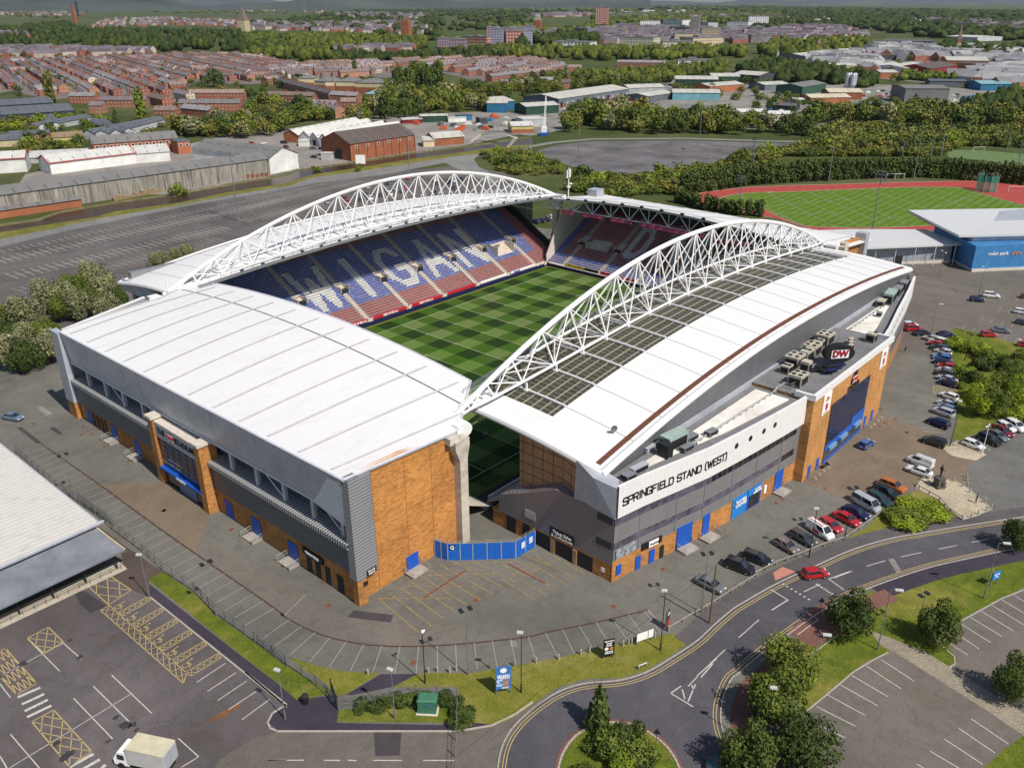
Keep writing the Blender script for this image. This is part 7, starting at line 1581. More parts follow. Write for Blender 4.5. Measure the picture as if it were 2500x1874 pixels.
TP = {'near_round':[tree_proto('tree','round',5200,.022,k,s_,13) for k,s_ in (('dark',1),('green',2),('bright',3),('green',4))],
 'near_pale':[tree_proto('tree','round',3600,.026,k,s_,12) for k,s_ in (('pale',11),('olive',12))],
 'near_bush':[tree_proto('shrub','bush',2600,.034,k,s_,9,'shrub') for k,s_ in (('bright',21),('green',22),('dark',23))],
 'mid':[tree_proto('tree','round',620,.055,k,s_,10) for k,s_ in (('green',31),('dark',32),('olive',33),('green',34),('pale',35),('dark',36))],
 'bush':[tree_proto('shrub','bush',460,.062,k,s_,9,'shrub') for k,s_ in (('green',41),('olive',42),('bright',43),('dark',44))],
 'cone':[tree_proto('conifer_tree','cone',900,.05,'conifer',s_,12) for s_ in (51,52)],
 'hedge':[tree_proto('conifer_tree','column',900,.05,'conifer',s_,12) for s_ in (71,72)],
 'poplar':[tree_proto('tree','column',800,.05,k,s_,10) for k,s_ in (('olive',61),('green',62))]}
def put_tree(kind, which, x, y, w, h, label, group=None):
 P = TP[kind]; p = P[which % len(P)]; r_ = random.Random(int(x*7+y*13))
 q = {'near_round':.66,'near_bush':.74,'near_pale':.8}.get(kind,.88); hq = {'near_round':.78,'near_bush':.85,'near_pale':.85}.get(kind,.95)
 return dup(p,(x,y,0),r_.random()*6.28,label,(w*q,w*q,h*hq),group)
rt = random.Random(11)
# individually placed near trees: (pixel-derived ground point, width, height, kind)
st = [(-40.2,-135),(-34.7,-144.5),(-53.8,-133.2),(-61,-134.3),(-64.4,-139.8),(-38.6,-154.9),(-70.2,-135.7),(-3.8,-146.9)]
sl_ = ['dark round street tree by the cycle box on the road bend','dark round tree with a bare trunk between the two lower right car parks','bright green tree on the grass between the road bend and car park','largest mid green tree overhanging the cycle path','dark green tree lowest of the clump beside the lower car park','dark round tree cut by the right edge next to the sandy path','dark tree at the bottom of the clump beside the cycle path','dark tree shading the main road at the right edge']
sw = [(9.5,9.5,0),(8.0,9.6,0),(10.5,8.4,3),(11.5,9.6,1),(11,9.2,0),(7.8,9.5,0),(9.5,10,0),(7,8,0)]
for (x,y),lb,(w,h,k) in zip(st,sl_,sw): put_tree('near_round',k,x,y,w,h,lb,'street trees at the lower right')
isl = [(-75.3,-119.6),(-74.9,-123.7),(-76.9,-123.6),(-76.4,-126.3),(-77.9,-121.7),(-78.3,-125.4),(-81.9,-122.7),(-77.3,-128)]
for k,(x,y) in enumerate(isl):
 if k == 0: put_tree('cone',0,x,y,5.5,7.5,'spiky conifer at the back of the roundabout island','plants on the roundabout island')
 else: put_tree('near_bush',[0,2,1,1,2,0,1,2][k],x,y,[0,5.5,6,6,5,5,4,5][k],[0,4.5,4.5,4,3.4,3.6,2.6,3.2][k],['','loose twiggy shrub with pale tips at the back right of the roundabout','dark shrub in the middle of the roundabout island','green shrub at the right side of the roundabout island','low green shrub at the left side of the roundabout island','bright green shrub at the front of the roundabout island','low shrub at the lower left of the roundabout island','dark shrub at the lower right of the roundabout island'][k],'plants on the roundabout island')
hg = [(-7.9,-130.5),(-3,-130.7),(-1.7,-133.4),(-5.7,-133.4),(-9,-132.1),(-3.4,-134.9)]
for k,(x,y) in enumerate(hg): put_tree('near_bush',0 if k % 3 else 1,x,y,6.4,2.9,'%s clump from the left of the clipped round hedge by the plaza'%ordn(k),'clumps of the round hedge by the plaza')
hd = [(-91.6,-96.7),(-90.1,-97.8),(-88.5,-99),(-86.9,-100.4),(-86,-101.1),(-84.4,-102.9),(-83.7,-104.2),(-84.2,-106.1),(-85.2,-107)]
for k,(x,y) in enumerate(hd): put_tree('near_bush',2,x,y,3.6 if k < 7 else 4.4,1.8 if k < 7 else 2.3,'%s dark shrub from the left beside the palisade fence'%ordn(k),'shrubs behind the palisade fence')
lt = [(-40.6,90.5),(-47.9,85.5),(-42.1,78.8),(-45,66),(-57.9,80.8),(-58.5,69.9),(-54.9,65.7),(-68.8,75.2),(-67.1,68.7),(-75.1,59.1),(-74,52.5),(-68.6,55.8),(-72.6,43.1),(-49.5,67.8),(-50.2,57.1),(-77.5,41.4),(-79.3,45.8),(-45.7,82.9),(-53.9,74.5),(-69.1,48.2)]
lk = ['near_pale','near_round','near_pale','near_round']
for k,(x,y) in enumerate(lt):
 kd = lk[k%4]; put_tree(kd,0 if kd == 'near_pale' else (1 if k%3 else 0),x,y,9.5+rt.random()*3,10+rt.random()*2.5,'%s tree from the left in the clump left of the near end stand'%ordn(sum(1 for q in lt if xi(*q) < xi(x,y))) + (', silvery leaves' if kd == 'near_pale' else ''),'trees left of the near end stand')
l2 = [(-17.7,99),(-13.6,100),(-10.2,99.7),(-5,100.9)]
for k,(x,y) in enumerate(l2): put_tree('near_pale',0,x,y,6.5,6.5,'%s pale shrub tree from the left behind the far stand roof edge'%ordn(k),'pale shrubs behind the far stand roof')
rs = [(78.2,-114.7),(78.4,-117.5),(77.7,-120.6),(75.3,-122.9),(61,-120.7),(54.3,-122.3),(72.8,-126),(69,-122.9),(72.2,-128.8),(42.3,-128.9),(51.1,-128.3),(53.9,-130.6),(52.2,-133.5),(44.1,-131.8),(44.6,-136),(61.6,-130),(61.1,-133.7),(60,-122.8),(80.7,-129.1)]
rk = [(0,'bright'),(0,'b'),(0,'b'),(1,'g'),(0,'b'),(1,'g'),(2,'d'),(2,'d'),(1,'g'),(2,'T'),(1,'T'),(1,'T'),(2,'T'),(1,'T'),(0,'b'),(1,'T'),(1,'T'),(2,'d'),(1,'g')]
for k,((x,y),(w_,c)) in enumerate(zip(rs,rk)):
 lb = '%s from the left of the greenery beside the curved car row'%ordn(sum(1 for q in rs if xi(*q) < xi(x,y)))
 if c == 'T': put_tree('near_round',w_,x,y,9,8.5,lb,'shrubs beside the curved car row')
 else: put_tree('near_bush',w_,x,y,3.2 if k == 5 else 7,2.4 if k == 5 else 4.6,lb,'shrubs beside the curved car row')
# ---- belts filled with individual trees (a zone is a ground polygon)
def inpoly(x, y, P):
 c = False; j = len(P)-1
 for i in range(len(P)):
  if (P[i][1] > y) != (P[j][1] > y) and x < (P[j][0]-P[i][0])*(y-P[i][1])/(P[j][1]-P[i][1])+P[i][0]: c = not c
  j = i
 return c
def fill(P, n, seed, mind):
 r = random.Random(seed); xs = [p[0] for p in P]; ys = [p[1] for p in P]; out = []; tries = 0
 while len(out) < n and tries < n*60:
  tries += 1; x, y = r.uniform(min(xs),max(xs)), r.uniform(min(ys),max(ys))
  if inpoly(x,y,P) and all((x-a)**2+(y-b)**2 > mind*mind for a,b in out): out.append((x,y))
 return out
def along(P, step):
 out = []
 for p,q in zip(P,P[1:]):
  L = hypot(q[0]-p[0],q[1]-p[1]); n_ = max(1,int(L/step))
  for k in range(n_): out.append((lerp(p[0],q[0],k/n_)+rt.uniform(-.6,.6),lerp(p[1],q[1],k/n_)+rt.uniform(-.6,.6)))
 return out
def belt(pts, kind, w, h, phrase, group, var=.3, whichs=None):
 order = sorted(pts, key=lambda q: xi(*q)); 
 for k,(x,y) in enumerate(order):
  s_ = 1+rt.uniform(-var,var); put_tree(kind, (whichs[k%len(whichs)] if whichs else rt.randrange(6)), x, y, w*s_*rt.uniform(.85,1.1), h*s_, '%s %s'%(ordn(k), phrase), group)
Z = {
'A':[(214,173),(225,171),(231,160),(232,152),(230,172),(232,159),(224,138),(208,112),(197,103),(185,106),(179,113),(182,137),(186,132),(199,158)],
'B':[(202,102),(197,81),(213,71),(234,62),(261,56),(304,48),(313,44),(280,28),(213,44),(192.4,31.7),(184.2,41.2),(171.1,49.4),(165.5,55.8),(166.6,74.7)],
'C':[(349,44),(383,41),(390,17),(394,5),(403,-12),(447,-1),(461,-9),(483,-17),(473,-40),(434,-49),(427,-33),(414,-19),(367,-19),(358,-5),(337,19),(314,46),(287,55),(298,61)],
'D':[(302,188),(327,195),(336,175),(344,138),(359,130),(386,79),(370,99),(387,79),(394,62),(442,80),(460,78),(478,58),(474,22),(490,3),(515,-6),(518,-30),(547,-24),(580,29),(539,53),(521,74),(475,94),(425,79),(396,104),(408,100),(426,119),(398,174),(417,198),(411,229),(381,241)],
'E':[(236,323),(252,326),(261,315),(305,331),(339,329),(361,309),(404,351),(424,393),(441,427),(410,446),(379,447),(325,400),(277,365)],
'F':[(437,327),(426,365),(473,360),(558,366),(593,345),(642,379),(642,430),(566,422),(491,425),(501,434),(450,436)],
'G':[(409,485),(480,551),(550,627),(558,587),(512,512),(433,436),(410,446),(387,455)],
'H':[(140,388),(142,358),(153,346),(160,320),(177,327),(202,344),(253,418),(271,465),(241,445),(203,395),(187,403),(164,398),(159,415),(198,349),(247,364),(243,347),(274,393),(255,416),(264,474),(205,392)],
'I':[(72,487),(87,479),(109,495),(136,463),(157,508),(125,534),(106,532),(88,531)],
'J':[(45,378),(58,377),(58,363),(70,356),(84,386),(72,399),(77,435),(61,412)]}
belt(fill(Z['A'],26,1,5),'bush',7,5.5,'shrub from the left on the scrubby mound behind the truss','shrubs on the mound')
belt(fill(Z['B'],44,2,6),'bush',9,6.5,'bush from the left between the gravel lot and far stand','bushes south of the gravel lot')
belt(fill(Z['C'],46,3,7),'bush',11,7.5,'bush from the left in the scrub above the conifer hedge','bushes above the conifer hedge')
belt(fill(Z['D'],62,4,8),'mid',15,14,'tree from the left in the belt behind the gravel lot','trees behind the gravel lot')
belt(fill(Z['E'],34,5,8),'mid',15,15,'tree from the left in the belt behind the brick warehouse','trees behind the brick warehouse')
belt(fill(Z['F'],36,6,8),'mid',13,12,'tree from the left in the belt behind the long pale warehouse','trees behind the long pale warehouse')
belt(fill(Z['G'],12,7,9),'mid',18,22,'tall tree from the left in the grove right of the long brick clinic','grove by the brick clinic',whichs=[0,3,1])
belt(fill(Z['H'],26,8,8),'mid',14,12,'tree from the left behind the sawtooth factory and grey shed','trees behind the sawtooth factory')
belt(fill(Z['I'],10,9,6),'bush',11,7,'bright bush from the left in the hedge line above the blue roofs','hedge above the blue roofs',whichs=[2,2,0])
belt(fill(Z['J'],8,10,6),'bush',9,6,'bush from the left beside the yellow shed at far left','bushes by the yellow shed')
spt = [(167,638),(156,455),(144,374),(134,448),(136,504),(339,671),(177,376),(151,357),(45,200),(121,201),(135,185),(520,669),(404,641),(524,730)]
spn = ['tall pale poplar standing over the terraces at far left','tall pale tree in front of the red brick blocks','round pale tree left of the grey slate shed','dark pointed conifer at the end of the bright hedge','dark green bush below the terraces at left','big dark green tree among the terraces','dark tree above the long factory wing','grey green round tree behind the factory wing','single bush on the canal side of the grey warehouse','small bush by the railings in the factory yard','small bush below the white billboard','dark green tree beside the brick house row','green tree by the corner of the terraces','round tree in front of the slate terraces']
spk = [('poplar',0,22,26),('poplar',1,18,24),('mid',4,18,14),('cone',0,9,14),('bush',3,16,9),('mid',1,24,20),('bush',3,10,9),('bush',1,14,10),('bush',0,9,7.5),('bush',0,7,4),('bush',0,5,6),('poplar',1,16,18),('mid',0,12,10),('mid',1,12,10)]
for (x,y),lb,(kd,w_,w,h) in zip(spt,spn,spk): put_tree(kd,w_,x,y,w,h,lb)
hedge = [(220,22),(241,11),(264,-4),(280,-17),(302,-36),(306,-55),(312,-73),(316,-86),(192,30.1),(200.7,30.7),(214.1,23.9),(230,14)]
hpts = along([(192,30.1),(204.2,28.8),(224,21),(227,23),(244,12),(267,-3),(282,-16),(304,-35),(310,-55),(313,-73),(316,-85)],2.7)
belt(hpts[:96],'hedge',10.5,9.6,'conifer from the left in the dark hedge beside the running track','conifers of the dark hedge',.06)
h2 = along([(176.3,24.4),(173.7,12.3),(172.6,-6),(177.5,-16.8)],3.2)
belt(h2,'hedge',9,6,'conifer from the left in the low hedge behind the far stand','conifers behind the far stand',.08)
# ---- distant woods: nobody could count these; one mass of lobed crowns for each tone
def woods(name, zones, mat, seed, scale=1.0, label=None):
 r = np.random.RandomState(seed); rr = random.Random(seed)
 base = MB(); t = (1+sqrt(5))/2
 iv = np.array([(-1,t,0),(1,t,0),(-1,-t,0),(1,-t,0),(0,-1,t),(0,1,t),(0,-1,-t),(0,1,-t),(t,0,-1),(t,0,1),(-t,0,-1),(-t,0,1)],float); iv /= np.linalg.norm(iv[0])
 iF = [(0,11,5),(0,5,1),(0,1,7),(0,7,10),(0,10,11),(1,5,9),(5,11,4),(11,10,2),(10,7,6),(7,1,8),(3,9,4),(3,4,2),(3,2,6),(3,6,8),(3,8,9),(4,9,5),(2,4,11),(6,2,10),(8,6,7),(9,8,1)]
 vs = list(map(tuple,iv)); cache = {}; F2 = []
 def mid(a,b):
  k = (min(a,b),max(a,b))
  if k not in cache: m_ = np.array(vs[a])+np.array(vs[b]); m_ /= np.linalg.norm(m_); vs.append(tuple(m_)); cache[k] = len(vs)-1
  return cache[k]
 for a,b,c in iF: ab,bc,ca = mid(a,b),mid(b,c),mid(c,a); F2 += [(a,ab,ca),(b,bc,ab),(c,ca,bc),(ab,bc,ca)]
 U1 = np.array(vs); F1 = np.array(F2); U0 = iv; F0 = np.array(iF)
 V = []; F = []; n = 0
 for P,cnt,size,hh in zones:
  U_,FF = (U1,F1) if size < 30 else (U0,F0)
  for x,y in fill(P,cnt,rr.randrange(9999),size*.30):
   s = size*rr.uniform(.55,1.15)*scale; h = hh*rr.uniform(.7,1.2)
   for lobe in range(3 if size < 30 else 1):
    ox,oy = rr.uniform(-.3,.3)*s, rr.uniform(-.3,.3)*s; q = .75 if lobe else 1
    v = U_*(1+.22*r.randn(len(U_),1))*np.array([s*.5*q,s*.5*q,h*.5*q])+np.array([x+ox,y+oy,h*.45*q]); V.append(v); F.append(FF+n); n += len(U_)
 V = np.concatenate(V); F = np.concatenate(F).astype('i'); me = bpy.data.meshes.new(name); me.vertices.add(len(V)); me.vertices.foreach_set('co', V.ravel()); me.loops.add(F.size); me.loops.foreach_set('vertex_index', F.ravel()); me.polygons.add(len(F)); me.polygons.foreach_set('loop_start', np.arange(0,F.size,3).astype('i')); me.update(calc_edges=True); me.materials.append(mat)
 o = bpy.data.objects.new(name, me); COL.objects.link(o); o['kind'] = 'stuff'; return tag(o, label, 'woodland')
def woodm(name, c):
 g = NT(name,.85,0,.1); col = g.ramp(g.noise(.055,4,.7),[(.35,sc(c,.6)),(.5,c),(.66,(min(1,c[0]*2.1),c[1]*1.7,c[2]*1.1))])
 f = g.noise(.35,3,.8); col = g.mix(1.0,col,g.ramp(f,[(.3,.45),(.7,1.5)]),'MULTIPLY'); return g.out(col,f,1.0,1.5)
WD, WG = woodm('wood_dark',(.036,.056,.015)), woodm('wood_green',(.075,.098,.02))
def leafwood(name, zones, kinds, label, seed):
 """a wood or thicket made of leaf-clump crowns, one mass"""
 r = random.Random(seed); V = []; n = 0; rs_ = np.random.RandomState(seed)
 src = []
 for kd in kinds:
  for p_ in TP[kd]:
   me = CH[p_.name][0].data; a = np.empty(len(me.vertices)*3); me.vertices.foreach_get('co', a); src.append(a.reshape(-1,4,3))
 per = [[],[],[]]
 for P,cnt,w,h,md in zones:
  for x,y in fill(P,cnt,r.randrange(9999),md):
   q = src[r.randrange(len(src))]; q = q[rs_.rand(len(q)) < .62]; s_ = r.uniform(.7,1.25); a = r.uniform(0,6.28); ca,sa = cos(a),sin(a)
   X = q[...,0]*ca-q[...,1]*sa; Y_ = q[...,0]*sa+q[...,1]*ca; W_h = w*s_; per[r.randrange(3)].append(np.stack([X*W_h+x, Y_*W_h+y, q[...,2]*h*s_],-1).reshape(-1,3))
 N = [np.concatenate(p_) for p_ in per]; V = np.concatenate(N); F = len(V)//4
 me = bpy.data.meshes.new(name); me.vertices.add(len(V)); me.vertices.foreach_set('co', V.ravel()); me.loops.add(len(V)); me.loops.foreach_set('vertex_index', np.arange(len(V)).astype('i')); me.polygons.add(F); me.polygons.foreach_set('loop_start', np.arange(0,len(V),4).astype('i'))
 for k_ in ('green','dark','olive'): me.materials.append(LEAF[k_])
 me.polygons.foreach_set('material_index', np.concatenate([np.full(len(N[k_])//4,k_) for k_ in range(3)]).astype('i')); me.update(calc_edges=True)
 o = bpy.data.objects.new(name, me); COL.objects.link(o); o['kind'] = 'stuff'; tag(o, label, 'woodland')
leafwood('thicket',[(Z['D'],210,12,11,4),(Z['E'],70,12,12,5),(Z['F'],90,10,9,5),(Z['G'],20,12,14,5),(Z['H'],50,11,9,5)],['mid'],'dense belt of mixed trees between the gravel lot, sheds and terraces',31)
leafwood('scrub',[(Z['A'],60,6,3.5,2.5),(Z['B'],190,7,4,2.5),(Z['C'],420,8,4.5,2.4),(Z['I'],20,8,5,3),(Z['J'],20,7,4,3),([(349,44),(431,73),(446,46),(466,4),(511,-32),(467,-42),(447,-1),(403,-12)],130,12,8,4)],['bush'],'low scrub filling the ground between the bushes and the conifer hedge',32)
leafwood('town_trees',[([(404,1433),(594,1311),(607,967),(416,654),(267,581),(145,694)],150,9,7,10),([(37,387),(69,350),(88,388),(105,369),(137,382),(182,477),(163,500),(136,463),(85,523)],40,8,6,6),([(201,534),(243,405),(321,517),(339,610),(272,509)],30,10,8,7),([(387,689),(332,470),(376,450),(578,687),(511,770),(582,998)],50,9,7,9),([(499,416),(558,366),(719,513),(543,474)],70,9,7,6),([(591,192),(628,83),(589,31),(506,24),(455,85),(408,120)],70,9,7,6),([(806,283),(1322,377),(1433,177),(812,36),(801,92)],60,11,9,12),([(616,361),(799,413),(863,334),(666,214),(558,199),(538,292)],60,10,8,7)],['mid','bush'],'garden and yard trees dotted among the houses and sheds',33)
def Q(*a): return list(a)
zd = [
 (Q((455,1776),(483,1661),(539,1627),(599,1439),(692,1250),(655,1112),(696,1061),(1136,1699),(1269,2150),(1258,2581),(1075,2623),(1595,4066),(1015,3178),(831,2970)),690,14.88,17),
 (Q((655,1113),(612,961),(679,924),(786,1064),(913,1103),(1003,1063),(1192,1266),(1265,1524),(1171,1652),(1076,1781)),330,14.88,17),
 (Q((661,899),(691,838),(815,752),(887,711),(1086,880),(982,943),(846,926),(786,1064)),210,11.16,11.05),
 (Q((849,759),(934,677),(886,616),(944,590),(990,531),(1120,520),(1080,466),(1274,567),(1250,667),(1180,688),(1092,802),(1075,969)),285,12.4,13.6),
 (Q((1263,975),(1269,878),(1638,1151),(1520,1177),(1308,1111),(1140,963)),78,18.6,18.7),
 (Q((607,421),(642,379),(654,339),(742,361),(838,365),(986,446),(855,448),(743,450),(665,485)),270,8.06,8.5),
 (Q((734,266),(763,206),(745,159),(810,173),(855,223),(936,312),(994,393),(847,353)),240,12.4,12.75),
 (Q((1215,514),(1121,415),(1250,411),(1439,422),(1740,536),(1569,571),(1524,630)),180,16.12,17),
 (Q((1427,303),(1324,260),(1304,183),(1396,169),(1554,204),(1514,256),(1715,377)),102,14.88,15.3),
 (Q((856,167),(862,109),(952,132),(922,140),(914,179)),48,9.92,8.5),
 (Q((580,29),(630,-5),(735,19),(739,31),(638,26)),78,10.54,11.05),
 (Q((703,2288),(706,3147),(2090,8454),(2259,6730),(2048,5160),(3710,9177),(4668,10111),(3700,6895),(3653,5347),(10603,15422),(15353,28252),(15417,35156),(9144,26382)),840,29.4,18),
 (Q((1798,2925),(10917,13071),(9068,7682),(2404,2003),(1677,1576),(1209,1244),(1397,1630),(1546,2167)),660,29.4,18),
 (Q((2320,2129),(1906,1442),(2524,1820),(4635,3395),(5245,3599),(6371,2953),(3244,1452),(2870,1642),(3148,2064),(2170,1497),(1484,1226),(1964,1797)),660,29.4,18),
 (Q((2099,982),(2768,1139),(2606,863),(2081,544),(1925,288),(4529,878),(6037,1909),(6253,3230)),760,28,18),
 (Q((3314,13697),(5621,16327),(9185,13365),(19606,28472),(11514,33149),(6626,26918)),620,95,26),
 (Q((8999,14348),(10093,8555),(25426,21621),(21214,33723)),620,95,26),
 (Q((5469,5063),(6371,2953),(15157,7173),(31857,29646)),620,95,26),
 (Q((5584,2874),(4225,809),(6656,1359),(11832,6199)),560,95,26)]
woods('woodland', zd[::2]+zd[12:], WD, 5, 1.0, 'dark green woods between the suburbs in the distance')
woods('woodland', zd[1::2]+zd[11:16:2], WG, 6, .95, 'lighter green woods between the suburbs in the distance')
# ---------------------------------------------------------------- buildings
def wallm(name, c, win=None, sx=3.2, sz=2.9, ww=.38, wh=.45, wc=(.05,.055,.07)):
 """wall with real colour and a window rhythm for far buildings"""
 g = NT(name,.85,0,.2); col = g.ramp(g.noise(.15,4,.65),[(.3,sc(c,.8)),(.7,sc(c,1.15))])
 oi = g.n('ShaderNodeObjectInfo'); col = g.mix(1.0,col,g.ramp(oi.outputs['Random'],[(0,.75),(1,1.25)]),'MULTIPLY')
 if win:
  S_ = g.sep(g.co()); h_ = g.math('ADD',S_[0],S_[1]); a = g.math('LESS_THAN',g.math('ABSOLUTE',g.math('SUBTRACT',g.math('FRACT',g.math('MULTIPLY',h_,1/sx)),.5)),ww/2); b = g.math('LESS_THAN',g.math('ABSOLUTE',g.math('SUBTRACT',g.math('FRACT',g.math('MULTIPLY',S_[2],1/sz)),.55)),wh/2)
  z_ = g.math('MULTIPLY',a,b); z_ = g.math('MULTIPLY',z_,g.math('GREATER_THAN',S_[2],.4)); col = g.mix(z_,col,wc)
 return g.out(col)
def roofm(name, c, st=True):
 g = NT(name,.8,0,.2); col = g.ramp(g.noise(.25,5,.7),[(.3,sc(c,.75)),(.7,sc(c,1.25))]); oi = g.n('ShaderNodeObjectInfo'); col = g.mix(1.0,col,g.ramp(oi.outputs['Random'],[(0,.75),(1,1.25)]),'MULTIPLY')
 return g.out(col)
BRT = [wallm('terrace_brick',(.27,.095,.06),True,2.9,2.8,.36,.42,(.3,.28,.27)),wallm('terrace_brick_pale',(.33,.15,.09),True,2.9,2.8,.36,.42,(.3,.28,.27)),wallm('render_cream',(.55,.48,.38),True,2.9,2.8,.36,.42,(.08,.08,.09))]
SLATE = [roofm('slate_roof',(.16,.135,.145)),roofm('slate_roof_brown',(.20,.15,.13)),roofm('slate_roof_grey',(.20,.19,.20))]
RIDGE = flat('chimney_brick',(.28,.08,.05),.9,0,.2)
def house_row(x, y, az, L, W=8.5, h=5.6, rise=2.6, wm=0, rm=0, label='', n_ch=None, group=None, name='terraced_row', cat='houses'):
 t = thing(name, label, cat, (x,y,0), az, group)
 m = MB(); m.box(-L/2,-W/2,0,L/2,W/2,h); 
 for s in (-1,1): m.add([(s*L/2,-W/2,h),(s*L/2,W/2,h),(s*L/2,0,h+rise)],[(0,1,2) if s > 0 else (2,1,0)])
 obj('wall', m, BRT[wm], t)
 m = MB(); o = .4
 m.add([(-L/2-.2,-W/2-o,h-.25),(L/2+.2,-W/2-o,h-.25),(L/2+.2,0,h+rise+.05),(-L/2-.2,0,h+rise+.05),(-L/2-.2,W/2+o,h-.25),(L/2+.2,W/2+o,h-.25)],[(0,1,2,3),(3,2,5,4)]); rf = obj('roof', m, SLATE[rm], t)
 m = MB(); n_ = n_ch or max(1,int(L/9))
 for k in range(n_): cx_ = lerp(-L/2+1,L/2-1,(k+.5)/n_); m.box(cx_-.6,-.5,h+rise-.5,cx_+.6,.5,h+rise+1.4)
 obj('chimneys' if n_ > 1 else 'chimney', m, RIDGE, rf)
 if L > 24:      # rear outriggers, one comb-shaped wing
  q = int(L/10); pg = [(-L/2+.3,W/2-.2)]
  for k in range(q): cx_ = lerp(-L/2+2,L/2-2,(k+.5)/q); pg += [(cx_-2,W/2+.1),(cx_-2,W/2+4.2),(cx_+2,W/2+4.2),(cx_+2,W/2+.1)]
  m = MB(); pg += [(L/2-.3,W/2-.2)]; n_ = len(pg); m.add([(x_,y_,0) for x_,y_ in pg]+[(x_,y_,h-1.2) for x_,y_ in pg],[(i,n_+i,n_+(i+1)%n_,(i+1)%n_) for i in range(n_)]+[tuple(range(2*n_-1,n_-1,-1))]); obj('rear_wing', m, SLATE[rm], t)
 return t
U = atan2(-.963,-.27)
tz = [('left',Q((377,1467),(466,1610),(604,1330),(668,1096),(587,903),(416,654),(379,674),(352,732),(298,660),(258,576),(252,636),(229,664),(209,688),(175,659),(190,790),(138,737)),U,(30,50,62),19.5),
 ('centre',Q((582,998),(624,946),(689,864),(647,745),(532,620),(500,659),(464,703),(401,672),(387,689)),U+pi/2,(30,45),20),
 ('right',Q((701,849),(768,812),(864,691),(827,738),(876,675),(831,597),(753,539),(621,483),(555,484),(570,441),(552,488),(622,633),(621,703)),atan2(28.6,99.7),(40,55),20)]
rr = random.Random(21); cnt = 0
ROADG = asphalt('town_ground',(.16,.135,.13),.2,(.12,.09,.08),crack=False)
for zi,(zn,P,az,Ls,sp) in enumerate(tz):
 sheet('town_ground', P, .02+.01*zi, ROADG)
 ca, sa = cos(az), sin(az); us = [p[0]*ca+p[1]*sa for p in P]; vs_ = [-p[0]*sa+p[1]*ca for p in P]; v = min(vs_); rows = []
 k = 0
 while v < max(vs_):
  u = min(us)+rr.uniform(0,30); Lk = rr.choice(Ls)
  while u < max(us):
   L = Lk+rr.uniform(-6,6); cu = u+L/2; x, y = cu*ca-v*sa, cu*sa+v*ca
   ends = [((cu+s*L*.5)*ca-v*sa,(cu+s*L*.5)*sa+v*ca) for s in (-.8,.8)]
   if inpoly(x,y,P) and all(inpoly(a,b,P) for a,b in ends):
    if rr.random() < .86: rows.append((x,y,az+rr.uniform(-.02,.02)+(pi if k%2 else 0),L))
    elif rr.random() < .7:
     for j in (-1,1): rows.append((x+ca*j*12,y+sa*j*12,az+pi/2,16))
   u += L+rr.choice((5,8,14))
  v += sp*(.82 if k%2 else 1.12); k += 1
 rows.sort(key=lambda q: hypot(q[0]-cam.location.x,q[1]-cam.location.y))
 rest = rows[(205,42,44)[zi]:]; rows = rows[:(205,42,44)[zi]]
 rows.sort(key=lambda q: xi(q[0],q[1]))
 for j,(x,y,a,L) in enumerate(rows):
  house_row(x,y,a,L,8.5,5.6,2.6,0 if rr.random() < .62 else (1 if rr.random() < .75 else 2),rr.randrange(3),'%s brick terrace from the left in the %s block of streets'%(ordn(j),zn),None,'terraces of the %s streets'%zn)
# individually visible brick houses and rows nearer the camera
ex = [('slate roofed red brick row with dormers behind the dark slate sheds',(177,570),(202,541),9),('paler brick house right of the dormered brick row',(219,573),(213,534),9),('red brick row with tall white windows above the grey factory',(208,499),(239,461),8),('white gabled end house at the foot of the street row',(250,585),(246,556),8),('long brick row with many chimneys in the middle of the left streets',(255,571),(287,532),8),('low slate roofed row in front of the chimneyed brick row',(192,466),(197,435),8),('brick detached house right of the low slate rows',(194,394),(200,387),10),('low pale shop with flat windows left of the gabled rows',(171,467),(181,454),9),('slate roofed house left of the poplar behind the dark sheds',(176,625),(190,607),8),('gabled brick house in front of the red brick row',(154,536),(161,528),9),
 ('brick terrace with slate roof at the left below the clinic',(291,502),(310,463),8),('brick row next to the white gable by the railway',(268,426),(282,396),8),('slate row ending in a bright white gable',(266,403),(260,367),8),('small brick houses right of the white gabled row',(296,407),(304,398),9),('brick house row right of the clinic car park',(326,461),(334,435),9),('long slanting brick row just left of the clinic',(382,623),(332,470),8),('small brick house with grey roof left of the clinic trees',(385,643),(402,646),10),
 ('first red brick terrace in front of the right hand streets',(555,484),(635,493),8),('red brick terrace stepping up at the right of the streets',(649,504),(733,528),8),('orange brick hall at the end of the red terraces',(720,511),(730,499),12),('dark red villa terrace standing alone by the railway station',(830,517),(859,462),9),('first grey roofed cottage in the trees below the red terraces',(507,428),(512,422),9),('second grey roofed cottage in the trees below the red terraces',(516,417),(521,410),9),('pair of slate cottages in the trees right of the red terraces',(553,415),(565,401),9),('gabled cottage at the end of the wooded cottages',(545,382),(550,375),9)]
for k,(lb,a,b,W) in enumerate(ex):
 L = hypot(b[0]-a[0],b[1]-a[1]); az = atan2(b[1]-a[1],b[0]-a[0]); nx, ny = -sin(az), cos(az)
 house_row((a[0]+b[0])/2+nx*W/2,(a[1]+b[1])/2+ny*W/2,az,L,W,6.4 if W < 10 else 6,2.6,2 if 'white' in lb and 'gabled end' in lb else (0 if k%3 else 1),k%3,lb,None,None,'brick_house','houses')
